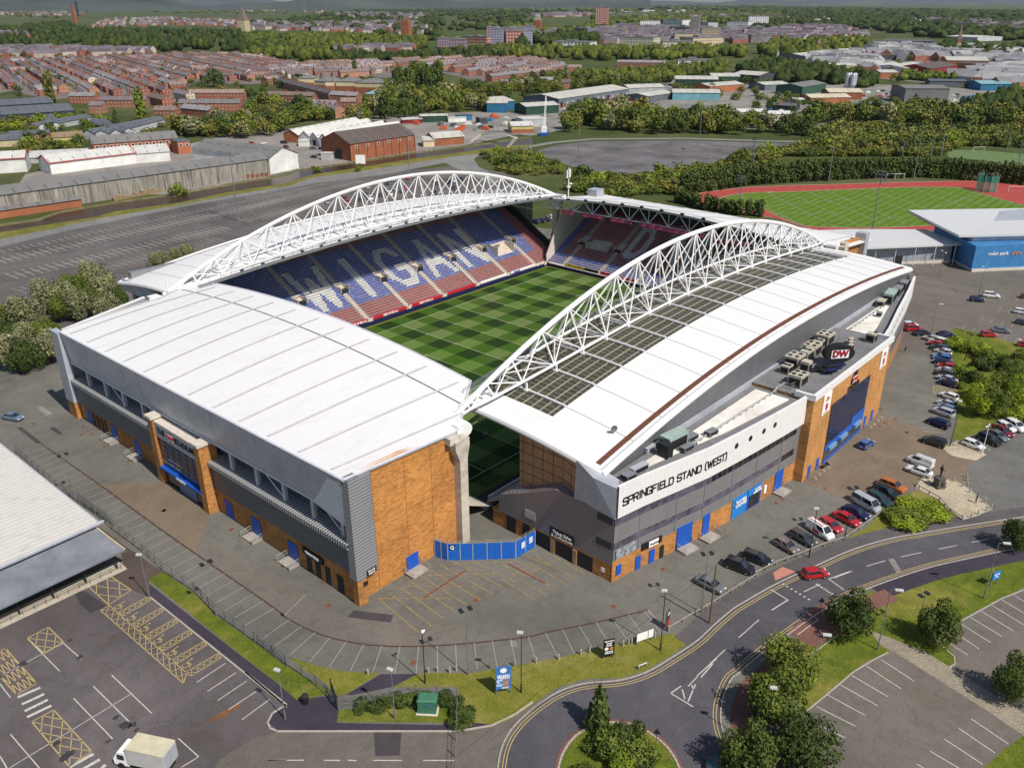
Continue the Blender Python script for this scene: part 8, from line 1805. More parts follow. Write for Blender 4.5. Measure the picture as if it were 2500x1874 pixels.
# sheds and larger blocks
WM = {n: wallm('wall_'+n,c) for n,c in dict(white=(.60,.60,.58),grey=(.20,.20,.21),blue=(.03,.14,.26),green=(.035,.08,.055),brick=(.31,.115,.06),cream=(.55,.47,.30),yellow=(.50,.42,.17),slate=(.11,.13,.15),asbestos=(.24,.225,.20),dark=(.05,.055,.065),maroon=(.20,.025,.03),lightgrey=(.42,.43,.45),teal=(.14,.30,.34)).items()}
def corrug(name, c, per=1.1):
 g = NT(name,.6,.1,.3); S_ = g.sep(g.co()); f = g.math('PINGPONG',g.math('MULTIPLY',S_[0],1/per),.5)
 col = g.ramp(f,[(0,sc(c,.85)),(.3,c),(.5,sc(c,1.08))]); col = g.mix(g.ramp(g.noise(.12,5,.75,stretch=(1,.4,1)),[(.48,0.0),(.75,.6)]),col,sc(c,.6))
 l_ = g.math('LESS_THAN',g.math('FRACT',g.math('MULTIPLY',S_[0],1/6.0)),.12); q = g.math('MULTIPLY',l_,g.math('LESS_THAN',g.math('FRACT',g.math('MULTIPLY',S_[1],1/7.0)),.55)); col = g.mix(g.math('MULTIPLY',q,.75),col,sc(c,.42)); return g.out(col,f,.4,.06)
gw = NT('weathered_sheets',.9,0,.1); cw = gw.ramp(gw.noise(.5,6,.75,stretch=(1,1,.12)),[(.35,(.10,.09,.08)),(.5,(.24,.225,.20)),(.68,(.36,.34,.29))]); cw = gw.mix(gw.math('LESS_THAN',gw.math('FRACT',gw.math('MULTIPLY',gw.sep(gw.co())[0],1/13.0)),.02),cw,(.06,.05,.05)); WM['weathered'] = gw.out(cw)
RM = {n: corrug('sheet_'+n,c) for n,c in dict(white=(.58,.57,.54),grey=(.19,.185,.18),pale=(.50,.49,.44),brown=(.12,.095,.085),cream=(.58,.52,.38),slate=(.12,.13,.15),rust=(.27,.19,.12),teal=(.22,.37,.42)).items()}
def shed(a, b, D, h, rise, wall, roof, label, name='warehouse', cat='warehouse', base=None, doors=0, flip=False, hip=False, trim=None, ridge='x', wins=0):
 """front wall runs from a to b on the ground; D metres deep behind it"""
 L = hypot(b[0]-a[0],b[1]-a[1]); az = atan2(b[1]-a[1],b[0]-a[0]); t = thing(name, label, cat, (a[0],a[1],0), az)
 m = MB(); m.box(0,0,0,L,D,h)
 if rise > 0 and not hip:
  if ridge == 'x':
   for x in (0,L): m.add([(x,0,h),(x,D,h),(x,D/2,h+rise)],[(0,1,2) if x else (2,1,0)])
  else:
   for y in (0,D): m.add([(0,y,h),(L,y,h),(L/2,y,h+rise)],[(0,1,2) if not y else (2,1,0)])
 obj('wall', m, WM[wall], t)
 m = MB(); o = .5
 if rise <= 0: m.box(-.2,-.2,h+.01,L+.2,D+.2,h+.5)
 elif hip: k = min(L,D)/2*.95; m.add([(-o,-o,h),(L+o,-o,h),(L+o,D+o,h),(-o,D+o,h),(k,D/2,h+rise),(L-k,D/2,h+rise)],[(0,1,5,4),(1,2,5),(2,3,4,5),(3,0,4)])
 elif ridge == 'x': m.add([(-o,-o,h),(L+o,-o,h),(L+o,D/2,h+rise+.1),(-o,D/2,h+rise+.1),(-o,D+o,h),(L+o,D+o,h)],[(0,1,2,3),(3,2,5,4)])
 else: m.add([(-o,-o,h),(-o,D+o,h),(L/2,D+o,h+rise+.1),(L/2,-o,h+rise+.1),(L+o,D+o,h),(L+o,-o,h)],[(0,3,2,1),(3,5,4,2)])
 obj('roof', m, RM[roof], t)
 if trim: 
  m = MB(); m.tube((-o,-o,h),(L+o,-o,h),.25,4)
  for x in (-o,L+o): m.tube((x,-o,h),(x,D/2,h+rise+.1),.25,4); m.tube((x,D/2,h+rise+.1),(x,D+o,h),.25,4)
  obj('roof_trim', m, trim, t)
 if base: m = MB(); m.box(-.1,-.12,0,L+.1,0,base[1]); obj('wall_base', m, WM[base[0]], t)
 for k in range(doors):
  x = L*(k+.5)/doors; m = MB(); m.box(x-1.6,-.2,0,x+1.6,-.13,min(4.2,h*.7)); obj('roller_door', m, DARK if k%3 == 0 else FASC, t)
 for k in range(wins):
  x = L*(k+.5)/wins; m = MB(); m.box(x-.9,-.16,h-2.4,x+.9,-.12,h-1.0); w_ = obj('window', m, WSIGN, t); m = MB(); m.box(x-.7,-.2,h-2.25,x+.7,-.17,h-1.15); obj('pane', m, GLASS, w_)
 return t
REDT = flat('trim_red',(.45,.05,.03),.6)
sh = []
def S(p, D, h, rise, wall, roof, label, **k): shed(p[0],p[1],D,h,rise,wall,roof,label,**k)
S([(-45.3,217.7),(98,209)],15,8.2,2.4,'weathered','grey','very long grey weathered warehouse beside the canal')
S([(-33.5,212.1),(7,209.1)],6,3.2,0.8,'brick','grey','low brick lean-to in front of the long grey warehouse',base=None)
S([(101,212),(120,215)],58,7.6,4.2,'white','grey','long shed with a bright white gable end by the canal',ridge='y')
S([(29,295),(72,293)],16,5.6,3.0,'white','white','white roofed shed with red trim behind the long warehouse',trim=REDT)
S([(72,293),(88,287)],24,5,2.6,'white','white','white roofed shed with slanting roof lights right of the red trimmed one')
S([(8,320),(24,312)],17,7.0,2.6,'white','white','white shed with red trim at the far left edge',trim=REDT)
S([(6,353),(59,322)],26,3,.5,'lightgrey','white','flat pale roof behind the white red-trimmed sheds')
S([(66,329),(108,315)],15,7.2,3.4,'brick','grey','two storey brick mill with white framed windows',wins=12,base=None)
S([(102,304),(109,303)],10,6.6,0,'brick','slate','small flat roofed brick wing at the right of the brick mill',wins=2)
S([(69,391),(84,385)],14,4.6,2.2,'yellow','rust','yellow walled shed with brick base at left',base=('brick',1.8))
S([(59,434),(78,421)],12,3.6,1.6,'brick','slate','low brick building left of the yellow shed',wins=5)
S([(39,414),(55,404)],14,4,2.4,'cream','slate','slate roofed building with small white turret at the left edge')
for k,(a,b) in enumerate([((650,1075),(740,1080)),((745,1080),(850,1082)),((855,1082),(950,1075)),((955,1070),(1050,1060))]):
 q = [(92,404),(96,396),(96,395),(101,388),(102,387),(108,385),(110,388),(118,387)]; S([q[2*k],q[2*k+1]],70,4,2.2,'lightgrey','slate','%s of four parallel blue grey sheds from the left beyond the brick mill'%ordn(k),ridge='y')
pk = 0
for a,b,c,nm_,mt_ in ((( (23,212) ),( (48,215) ),16,'pallet_stack',(.30,.22,.13)),(( (61,216) ),( (77,214) ),10,'pallet_stack',(.34,.27,.18)),(( (78,213) ),( (98,211) ),9,'pallet_stack',(.26,.10,.06))):
 for k in range(c):
  x,y = lerp(a[0],b[0],k/(c-1))-1.2, lerp(a[1],b[1],k/(c-1))-1.5; hh = 1.3+1.3*random.random(); m = MB()
  for j in range(int(hh/.3)): m.box(-.9,-.9,j*.3,.9,.9,j*.3+.2)
  o = obj('pallet_stack', m, flat('pallet%.2f'%mt_[0],mt_,.9,0,.3,1.5), loc=(x,y,.02)); o.rotation_euler = (0,0,-.2+.3*random.random()); tag(o,'%s stack from the left of goods in front of the long weathered warehouse'%ordn(pk),'pallets','stacked goods by the canal warehouse'); pk += 1
q = [(82,466),(86,459),(87,460),(93,457),(95,460),(101,458)]
for k in range(3): S([q[2*k],q[2*k+1]],55,3.6,2.0,'lightgrey','slate','%s of three small slate sheds behind the yellow shed'%ordn(k),ridge='y')
S([(73,538),(138,524)],40,5,3.5,'dark','slate','large dark slate shed left of the terraces')
S([(95,606),(151,594)],34,5,3,'dark','slate','second dark slate shed further back at left')
S([(151,211),(197,211)],26,9.0,5.2,'brick','brown','tall orange brick warehouse with a brown slate roof beside the canal',wins=6)
ww = [(151,211),(197,211)]; L = hypot(ww[1][0]-ww[0][0],ww[1][1]-ww[0][1]); az = atan2(ww[1][1]-ww[0][1],ww[1][0]-ww[0][0])
tb = [o for o in COL.objects if o.get('label','').startswith('tall orange brick')][0]
for k in range(9): m = MB(); x = L*k/8; m.box(x-.35,-.45,0,x+.35,-.14,8.0); obj('buttress', m, WM['brick'], tb)
m = MB(); m.box(-.2,8,0,-.05,13,5.5); obj('loading_door', m, DARK, tb)
q = [(168,298),(171,287),(170,284),(172,277),(171,275),(171,267),(170,265),(172,259),(172,258),(176,254)]
for k in range(5): S([q[2*k],q[2*k+1]],66,4.6,3.2,'lightgrey' if k else 'brick','white','%s bay from the left of the white sawtooth factory'%ordn(k),ridge='y',doors=1 if k > 1 else 0)
S([(216,215),(234,208)],13,4.4,2.6,'brick','pale','low brick shed with pale roof right of the tall brick warehouse')
S([(210,218),(215,214)],14,3.6,1.5,'cream','pale','small cream gabled annex at the left of the low brick shed')
S([(285,302),(300,290)],9,4.2,1.0,'green','pale','dark green cabin with a pale roof in the scrap yard')
S([(272,307),(284,299)],8,2.6,0,'maroon','white','low red and white container by the green cabin')
S([(309,291),(318,283)],5,3.4,0,'blue','slate','stack of bright blue containers in the scrap yard')
S([(298,287),(309,280)],3,2.8,0,'white','white','white lorry trailer in front of the blue containers')
S([(143,227),(147,222)],3,3.4,0,'lightgrey','white','grey and white trailer parked in the factory yard')
S([(163,276),(168,272)],8,2.8,0,'white','white','small white cabin in front of the sawtooth factory')
S([(305,263),(311,261)],6,4,0,'dark','grey','dark open shelter at the right of the scrap yard')
# brick clinic: joined blocks with hipped roofs
q = [(379,582),(390,570),(382,558),(385,544),(373,529),(378,522),(379,521),(389,505),(383,497),(396,472),(366,463),(371,448)]
for k,(D,h) in enumerate([(26,10),(20,9),(24,10.5),(26,10.5),(24,10.5),(16,4)]): S([q[2*k],q[2*k+1]],D,h,3.2,'cream' if k != 5 else 'cream','grey' if k != 5 else 'teal','%s block from the left of the cream and brick clinic'%ordn(k),name='clinic_block',cat='clinic',hip=True,base=('brick',h*.62))
S([(358,306),(368,294)],34,7,2.2,'blue','pale','bright blue warehouse at the left end of the pale roofed range')
S([(418,283),(527,290)],36,7,2.6,'slate','pale','long pale roofed warehouse with many loading doors',base=('brick',2.2),doors=14)
S([(367,306),(385,301)],34,7,2.2,'blue','pale','blue walled link between the blue and the long pale warehouse')
S([(366,273),(392,262)],20,6,1.8,'green','pale','dark green shed with striped pale roof in front of the long warehouse')
S([(286,216),(297,207)],16,4.6,1.8,'yellow','white','cream yellow workshop with white roof by the canal boatyard',base=('brick',2.4))
S([(312,229),(327,221)],14,5,0,'lightgrey','white','flat white roofed workshop behind the yellow one')
for (a,b,D,h,r,w,rf,lb) in [(0,1,22,6,2.2,'lightgrey','pale','grey walled shed right of the long pale warehouse'),(2,3,22,5,1.8,'slate','pale','small grey blue shed in front of the grey walled one'),(4,5,26,6,2,'teal','pale','long shed with a bright blue front band'),(6,7,30,7,2.2,'green','pale','olive shed behind the blue banded shed'),(8,9,30,8,2.2,'green','pale','large olive shed farther back in the estate'),(10,11,34,9,2.4,'dark','pale','tallest dark shed at the back of the estate'),(12,13,24,6,2,'brick','pale','brick based shed in front of the olive sheds')]:
 q = [(540,299),(571,280),(498,251),(539,251),(529,246),(552,213),(641,313),(663,277),(681,294),(699,272),(714,289),(711,257),(602,251),(645,239)]; S([q[a],q[b]],D,h,r,w,rf,lb)
q = [(658,224),(685,212),(639,178),(688,177),(573,141),(599,118),(617,144),(635,122),(626,84),(647,56),(927,272),(946,248),(1053,361),(1166,358),(869,192),(881,177),(922,183),(989,178),(930,159),(1009,153),(1046,176),(1065,134),(1028,130),(1144,126),(786,68),(804,46),(956,99),(965,60),(805,120),(820,90),(1406,396),(1445,380),(1347,345),(1340,296),(1414,260),(1438,199),(1966,450),(1935,379),(3704,934),(3772,825),(2652,578),(2685,530),(1674,478),(1701,397),(412,91),(420,81),(417,114),(423,97),(574,62),(581,40),(513,148),(517,129),(550,90),(570,80),(1292,386),(1288,362),(1179,316),(1223,285),(952,224),(1061,229),(569,153),(580,140)]
q = q[:len(q)//2*2]
for k,(D,h,r,w,rf,lb) in enumerate([(24,5,1.8,'slate','pale','grey shed with pale roof nearest the concrete works'),(26,7,2.4,'green','grey','dark green open fronted shed by the concrete works'),(22,5,2,'brick','cream','long cream roofed brick workshop nearest the caravans'),(24,6,2.2,'brick','cream','second cream roofed brick workshop behind the first'),(36,12,1.2,'grey','grey','tall grey box shaped warehouse with pale end wall'),(30,7,2,'cream','pale','pale cream front shed across the railway'),(40,9,3,'slate','pale','stepped pale roofed shed in front of the water tower'),(30,6,2,'brick','pale','brick fronted gabled unit in the industrial quarter'),(40,8,3,'lightgrey','pale','pale grey gabled hall in the industrial quarter'),(40,8,4,'maroon','brown','deep red gabled hall beside the pale grey hall'),(60,11,3,'brick','pale','large brick mill with white roof in the industrial quarter'),(30,9,0,'brick','brown','long brick range right of the white roofed mill'),(30,6,2,'blue','teal','pale turquoise roofed depot near the right edge'),(30,7,0,'grey','brown','brown roofed flat store at the right edge'),(26,5,1,'slate','slate','long low blue grey shed below the red hall'),(30,9,3,'white','slate','white gabled house front in the dark blue quarter'),(40,6,1,'lightgrey','pale','long white fronted building with blue roof edge'),(60,7,1.5,'slate','slate','wide slate blue roofed depot near the right edge'),(80,8,2,'lightgrey','white','white roofed hall beyond the church spire'),(120,10,2,'white','white','very large white warehouse far off at the upper right'),(70,8,2,'white','white','smaller white warehouse below the very large one'),(40,7,2,'slate','slate','blue grey workshop row in the dark quarter'),(18,3.5,1.2,'green','white','small green roofed hut by the scrap heap'),(16,3.5,1.2,'white','white','white fronted hut left of the scrap heap'),(20,5,1,'lightgrey','slate','grey lean-to shed below the tall grey box warehouse'),(18,4,1,'dark','slate','dark roofed store behind the caravans'),(16,4.5,0,'slate','slate','blue grey cabins beside the orange skips'),(20,6,2,'white','pale','white gabled cottage beside the railway arches'),(40,6,1.5,'dark','brown','dark striped roofed hall in the dark blue quarter'),(26,5,1.6,'lightgrey','pale','grey gabled unit beside the brick fronted unit'),(14,3,1,'white','white','small white office by the caravans')]):
 if 2*k+1 < len(q): S([q[2*k],q[2*k+1]],D,h,r,w,rf,lb)
# ---------------------------------------------------------------- town centre blocks and towers
TW = {'brick':wallm('tower_brick',(.30,.10,.08),True,6,6,.5,.5,(.55,.45,.42)),'white':wallm('tower_white',(.62,.62,.63),True,7,5,.5,.5,(.16,.18,.24)),'grey':wallm('tower_grey',(.24,.24,.30),True,5,4.5,.6,.45,(.07,.08,.13)),'stone':wallm('tower_stone',(.46,.38,.27),True,5,5,.4,.5,(.1,.09,.09)),'purple':wallm('tower_purple',(.20,.12,.17),True,5,5,.5,.45,(.32,.3,.36)),'cream':wallm('tower_cream',(.6,.55,.45),True,6,5,.5,.4,(.12,.13,.16))}
def block(a, b, D, h, mat, label, cap=None, nm='office_block', cat='block', pitched=0):
 L = hypot(b[0]-a[0],b[1]-a[1]); az = atan2(b[1]-a[1],b[0]-a[0]); t = thing(nm, label, cat, (a[0],a[1],0), az)
 m = MB(); m.box(0,0,0,L,D,h); obj('wall', m, TW[mat], t)
 m = MB()
 if pitched: m.add([(-1,-1,h),(L+1,-1,h),(L+1,D/2,h+pitched),(-1,D/2,h+pitched),(-1,D+1,h),(L+1,D+1,h)],[(0,1,2,3),(3,2,5,4)]); obj('roof', m, SLATE[1], t)
 else: m.box(-.4,-.4,h+.02,L+.4,D+.4,h+1.2); m.box(L*.3,D*.3,h+1.2,L*.55,D*.7,h+4.2); obj('roof', m, RM[cap or 'grey'], t)
q = [(2238,1597),(2261,1563),(2446,1564),(2483,1509),(2661,1611),(2622,1508),(2430,1367),(2401,1281),(2374,1201),(2385,1138),(2601,1248),(2636,1196),(1168,1055),(1181,1038),(1205,1051),(1224,1027),(1532,1296),(1551,1270),(1497,1209),(1515,1184),(1180,911),(1203,841),(1302,835),(1314,776),(1244,711),(1275,671),(1296,681),(1369,663),(1479,832),(1511,790),(1594,837),(1618,805),(2238,1520),(2266,1480),(1749,1301),(1731,1245),(2067,1213),(2055,1135),(1599,723),(1633,678),(923,482),(951,446)]
for k,(D,h,mt,lb) in enumerate([(30,62,'brick','tall red brick tower block alone above the town'),(40,20,'white','pale flats behind the shopping centre, left of three'),(40,20,'white','pale flats behind the shopping centre, middle of three'),(40,18,'white','pale flats right of the church tower'),(40,22,'white','pale flats left of the tallest pale twin slab'),(36,34,'white','tallest pale twin slab of flats at the right of the town'),(40,30,'grey','grey slab block at the left of the town centre'),(40,26,'brick','brick and white striped college block beside the grey slab'),(40,24,'grey','grey block with a stair tower behind the college'),(36,14,'stone','stone coloured block left of the town church'),(40,10,'white','low white modern block with orange base among the trees'),(34,16,'cream','cream glazed office block in front of the town'),(34,13,'cream','low cream civic hall with stepped floors'),(34,18,'stone','long stone coloured office block with many windows'),(34,18,'stone','stone block behind the low cream civic hall'),(30,26,'stone','taller stone block right of the civic hall'),(40,14,'purple','purple brown block in front of the pale flats'),(40,16,'grey','pyramid roofed grey hall left of the tower block'),(50,14,'purple','long purple brown department store roof'),(40,14,'brick','red brick market hall at the right of the town'),(18,5,'white','low white railway station building')]): block(q[2*k],q[2*k+1],D,h,mt,lb)
q = [(1048,1083),(1060,1068),(1012,1013),(1028,991),(1269,1164),(1277,1154),(1190,1071),(1199,1059),(1245,1093),(1225,1072),(1206,1050),(1259,1027),(1239,1204),(1246,1142),(945,924),(954,912)]
for k,(D,h,mt,lb) in enumerate([(30,16,'purple','brick and cream striped block at the left edge of town'),(30,17,'purple','second brick and cream striped block at the edge of town'),(40,30,'purple','purple brick tower at the left of the town centre'),(40,28,'grey','grey glass slab next to the purple brick tower'),(40,30,'purple','narrow dark slab between two grey slabs'),(40,24,'grey','long grey slab with brick stair tower at the centre'),(30,12,'brick','dark flat roofed hall in front of the purple tower'),(20,5,'brick','small orange brick building with white lorry')]): block(q[2*k],q[2*k+1],D,h,mt,lb)
# church tower, clock cupola, chimneys, spire, water tower
def spirelike(p, w, h, sp, mat, label, nm='church_tower', cat='tower'):
 t = thing(nm,label,cat,(p[0],p[1],0),.4); m = MB(); m.obox(0,0,0,w,w,h); obj('tower_shaft', m, mat, t)
 m = MB(); hw = w/2; m.add([(-hw,-hw,h),(hw,-hw,h),(hw,hw,h),(-hw,hw,h),(0,0,h+sp)],[(0,1,4),(1,2,4),(2,3,4),(3,0,4)])
 for sx in (-1,1):
  for sy in (-1,1): m.tube((sx*hw*.9,sy*hw*.9,h),(sx*hw*.9,sy*hw*.9,h+w*.35),w*.07,4,r2=.01)
 obj('roof', m, SLATE[1], t)
q = [(1929,1051),(1731,1412),(1554,308),(1240,424),(1082,415),(1310,1462),(1388,2283)]
spirelike(q[0],22,44,4,WM['asbestos'],'grey stone church tower in the middle of the town'); spirelike(q[1],18,34,16,WM['brick'],'brick tower with a dark cupola at the left of the town')
spirelike(q[2],7,18,22,WM['brick'],'dark church with a tall thin spire at the right'); spirelike(q[3],6,18,8,WM['brick'],'thin brick water tower with a pale cap in the trees',nm='water_tower'); spirelike(q[4],3,12,5,WM['white'],'slim white pointed marker above the railway trees'); spirelike(q[5],20,40,0.1,WM['brick'],'red brick square church tower left of the striped blocks'); spirelike(q[6],26,30,40,WM['cream'],'pale stone church with a steep pointed roof in the far suburb')
for p_,r_,h,mt,lb in (([(1649,4078)][0],8,72,RIDGE,'tall red brick factory chimney at the upper left'),([(2704,6518)][0],8,95,DARK,'dark slender chimney just behind the red one'),([(2450,1209)][0],4,30,RIDGE,'small brick chimney among the flats')):
 m = MB(); m.tube((p_[0],p_[1],0),(p_[0],p_[1],h),r_,10,r2=r_*.72); m.tube((p_[0],p_[1],h-3),(p_[0],p_[1],h),r_*.9,10); tag(obj('factory_chimney', m, mt), lb, 'chimney')
# silos and crane boat, caravans, trailers
q = [(697,156)][0]; t = thing('concrete_silos','cluster of grey silos at the concrete works','silo',(q[0],q[1],0))
for dx,dy in ((0,0),(4.5,0),(0,5),(5,5)): m = MB(); m.lathe(dx,dy,[(.4,3),(2.1,6),(2.1,15),(1.4,16.5)],10); obj('silo', m, FASC, t)
q = [(295,196)][0]; t = thing('crane_barge','white crane with a lattice jib above a blue barge','crane',(q[0],q[1],0),.6)
m = MB(); m.box(-5,-2,0,5,2,1.8); obj('hull', m, BLUE, t); m = MB(); m.box(-3,-1.6,1.8,1,1.6,5.0); obj('cab', m, WSIGN, t)
m = MB()
for s in (-.6,.6): m.tube((1,s,4),(9,s*.3,22),.14,4); m.tube((1,s,5.5),(9,s*.3,22.6),.12,4)
for k in range(10): u = k/10; m.tube((lerp(1,9,u),-.6,lerp(4,22,u)),(lerp(1,9,u+.1),.6,lerp(5.5,22.6,u+.1)),.07,3)
obj('jib', m, WSIGN, t)
q = [(480,161),(495,143),(486,134),(494,124)]; cv = None; n_ = 0
for a,b,c in ((q[0],q[1],9),(q[2],q[3],6)):
 for k in range(c):
  x,y = lerp(a[0],b[0],(k+.5)/c), lerp(a[1],b[1],(k+.5)/c); lb = '%s white caravan from the left in the storage yard'%ordn(n_); n_ += 1
  if cv is None: m = MB(); m.box(-3,-1.1,.5,3,1.1,2.6); m.box(-2.6,-1.0,2.6,2.6,1.0,2.85); cv = obj('caravan', m, WSIGN, loc=(x,y,0)); cv.rotation_euler = (0,0,-.9); tag(cv,lb,'caravan','caravans in storage')
  else: dup(cv,(x,y,0),-.9,lb)
# clutter of the yards: vehicles and stacks too small to show parts
rc = random.Random(9); proto = {}
for nm,l,w,h,mats in (('storage_crate',5,2.4,2.4,[(.5,.1,.04),(.05,.18,.42),(.6,.6,.58),(.12,.12,.13)]),('parked_vehicle',4.4,1.8,1.5,[(.6,.6,.6),(.03,.03,.035),(.3,.02,.02),(.2,.21,.23)])):
 for c in mats: m = MB(); m.box(-l/2,-w/2,.2,l/2,w/2,h*.62); m.box(-l*.3,-w*.43,h*.62,l*.32,w*.43,h); proto.setdefault(nm,[]).append((obj(nm, m, flat(nm+'%.2f'%c[0],c,.5), loc=(0,0,-500)),c))
CN = {.5:'orange',.05:'blue',.6:'white',.12:'dark',.03:'black',.3:'red',.2:'grey'}
yz = [('beyond the grey box warehouse',Q((598,74),(625,42),(720,37),(742,82),(650,57),(618,79)),16),('by the caravans',Q((510,151),(505,117),(530,88),(579,96),(559,120),(566,156),(593,189)),22),('by the concrete works',Q((645,127),(625,86),(715,115),(732,154)),14),('in the industrial quarter',Q((981,256),(876,197),(878,167),(987,181),(877,91),(1027,131),(1187,236),(1172,302)),26),('in the scrap yard',Q((259,267),(286,234),(338,256),(343,286),(298,282),(275,298)),22),('outside the long pale warehouse',Q((410,271),(516,282),(500,268),(400,256)),14)]
for ph,P,n_ in yz:
 pts = sorted(fill(P,n_,rc.randrange(999),6), key=lambda q: xi(*q))
 for k,(x,y) in enumerate(pts):
  nm = rc.choice(('storage_crate','parked_vehicle','parked_vehicle')); o,c = rc.choice(proto[nm]); dup(o,(x,y,.05),rc.choice((.3,1.9,-.8)),'%s %s, %s from the left %s'%(CN[c[0]],'container' if 'crate' in nm else 'vehicle',ordn(k),ph),group='clutter '+ph)['category'] = 'container' if 'crate' in nm else 'vehicle'
for L_l in proto.values():
 for o,_ in L_l: bpy.data.objects.remove(o)
# far suburbs: thousands of roofs that read as texture
def suburb(zones, label, seed, mats):
 r = random.Random(seed); m = MB()
 for P,n_,s in zones:
  for x,y in fill(P,n_,r.randrange(9999),s*.7):
   L, W, h = r.uniform(.8,2.4)*s, s*.8, r.uniform(6,8); a = r.choice((.3,1.87,-.5,1.1)); ca, sa = cos(a), sin(a); k = r.randrange(2); rk = 2+r.randrange(2)
   T_ = lambda u,v,z: (x+u*ca-v*sa, y+u*sa+v*ca, z)
   b = [T_(-L/2,-W/2,0),T_(L/2,-W/2,0),T_(L/2,W/2,0),T_(-L/2,W/2,0)]; t_ = [T_(-L/2,-W/2,h),T_(L/2,-W/2,h),T_(L/2,W/2,h),T_(-L/2,W/2,h)]; rd = [T_(-L/2,0,h+s*.3),T_(L/2,0,h+s*.3)]
   m.add(b+t_+rd,[(0,1,5,4),(1,2,6,9,5),(2,3,7,6),(3,0,4,8,7)],k); m.add(t_+rd,[(0,1,5,4),(2,3,4,5)],rk)
 o = obj('far_suburb', m, mats, None, label, 'houses', kind='stuff')
HM = [flat('far_brick',(.26,.10,.075),.9,0,.3,.05),flat('far_render',(.40,.34,.30),.9,0,.3,.05),flat('far_roof',(.095,.08,.095),.9,0,.35,.05),flat('far_roof_grey',(.14,.125,.145),.9,0,.35,.05)]
suburb([(Q((327,1369),(429,1694),(480,1651),(624,1370),(575,1273),(471,1347)),150,15),(Q((1200,2908),(1624,3189),(1585,2349),(2156,3177),(2603,5038),(2171,4947)),190,16),(Q((1427,2338),(1515,1998),(1481,1675),(1603,1680),(2636,2896),(2306,2939),(1919,3118)),240,18),(Q((2259,6730),(2893,6857),(4499,10559),(3384,9940)),60,24),(Q((683,2316),(733,2247),(848,2557),(791,2636)),6,30),(Q((3443,4507),(3113,3322),(4619,4933),(4897,6399)),120,26),(Q((5290,8465),(4250,5721),(10739,14403),(10442,16637)),60,34)],'distant pink brick suburbs beyond the left woods',3,HM)
suburb([(Q((1363,937),(1504,850),(1568,765),(1527,720),(2275,1120),(2379,1442),(2152,1523)),260,19),(Q((1529,716),(1721,666),(1709,577),(1937,610),(2584,894),(2791,1105),(2391,1175)),200,20),(Q((1697,1548),(1579,1232),(1881,1478),(1964,1797)),40,20),(Q((816,1090),(913,1033),(1029,1109),(899,1198)),24,16),(Q((4030,3405),(3461,1556),(4698,2150),(5085,3939)),90,40),(Q((3160,851),(2500,418),(3322,605),(4036,1124)),60,30)],'distant mixed roofs of the town centre and its far side',4,HM+[])
IM = [flat('unit_brick',(.25,.11,.08),.9,0,.3,.05),flat('unit_grey',(.3,.31,.33),.9,0,.3,.05),flat('unit_roof_pale',(.27,.27,.27),.8,0,.4,.02),flat('unit_roof_slate',(.17,.17,.19),.8,0,.3,.05)]
suburb([(Q((1167,308),(1216,246),(1059,92),(1433,177),(1519,319),(1535,446)),120,20),(Q((1077,375),(934,246),(878,195),(1172,302),(1309,393)),60,17),(Q((862,109),(812,36),(1059,92),(1027,131)),24,18)],'industrial sheds and units packed together at the upper right',14,IM)
def pale(zones, seed):
 r = random.Random(seed); m = MB()
 for P,n_,s in zones:
  for x,y in fill(P,n_,r.randrange(9999),s): L = r.uniform(1,3)*s; m.obox(x,y,0,L,s*.7,9,-.75)
 obj('far_warehouses', m, flat('far_white',(.6,.6,.58),.8,0,.2,.02), None, 'scattered pale warehouse roofs near the horizon', 'warehouses', kind='stuff')
pale([(Q((5513,3904),(5437,3188),(7451,4401),(7792,5546)),14,60),(Q((3457,1563),(3605,1321),(4481,1671),(4311,1976)),9,60),(Q((1235,1012),(1328,889),(1423,958),(1325,1089)),0,20),(Q((3724,1128),(3322,605),(4529,878),(5011,1562)),14,60)],8)
# ---------------------------------------------------------------- arena building on the right, white roofed store at the left
AR = thing('sports_arena','blue walled arena with a big pale overhanging roof and grey link','arena',(0,0,0))
A_ROOF = ribbed('arena_roof',(.62,.62,.62),0,.5,.12,.5,.2,streak=False)
AW = panelgrid('arena_blue',(.05,.21,.46),(.035,.15,.35),3.0,1.6,0,.02); AWD = panelgrid('arena_blue_dark',(.02,.10,.33),(.015,.07,.25),3.0,1.6,1,.02)
LINKW = panelgrid('link_grey',(.30,.33,.37),(.14,.15,.17),4.2,7,0,.02)
m = MB(); m.prism([(150.0,-98.4),(157.8,-91.2),(170,-80),(215,-95),(200,-142),(185,-129)],.9,8.2); obj('blue_wall', m, AW, AR)
m = MB(); m.prism([(149.8,-98.7),(157.8,-91.0),(170,-79.8),(215,-95),(200,-142.4),(185,-129.3)],0,.9); obj('plinth_wall', m, CONCL, AR)
m = MB(); m.prism([(155.5,-95.5),(160,-90.5),(172,-79),(205,-98),(197,-136),(190,-128)],8.2,10.4); obj('clerestory', m, FASC, AR)
m = MB(); m.slab([(173.5,-69.5,11.2),(150.6,-92.8,10.6),(166.5,-108.2,10.6),(205,-146,10.6),(243,-131,10.4),(208,-98,10.2)],.7); obj('main_roof', m, A_ROOF, AR)
m = MB(); m.add([(173.5,-69.5,10.6),(150.6,-92.8,10.0),(166.5,-108.2,10.0),(169,-101,8.3),(158,-91.5,8.3),(172,-76,8.3)],[(0,1,4,5),(1,2,3,4)]); obj('roof_soffit', m, FASC, AR)
m = MB(); m.prism([(122,-58.2),(156,-90.2),(164,-82),(150,-61),(134,-47)],.9,6.0); obj('link_wall', m, LINKW, AR)
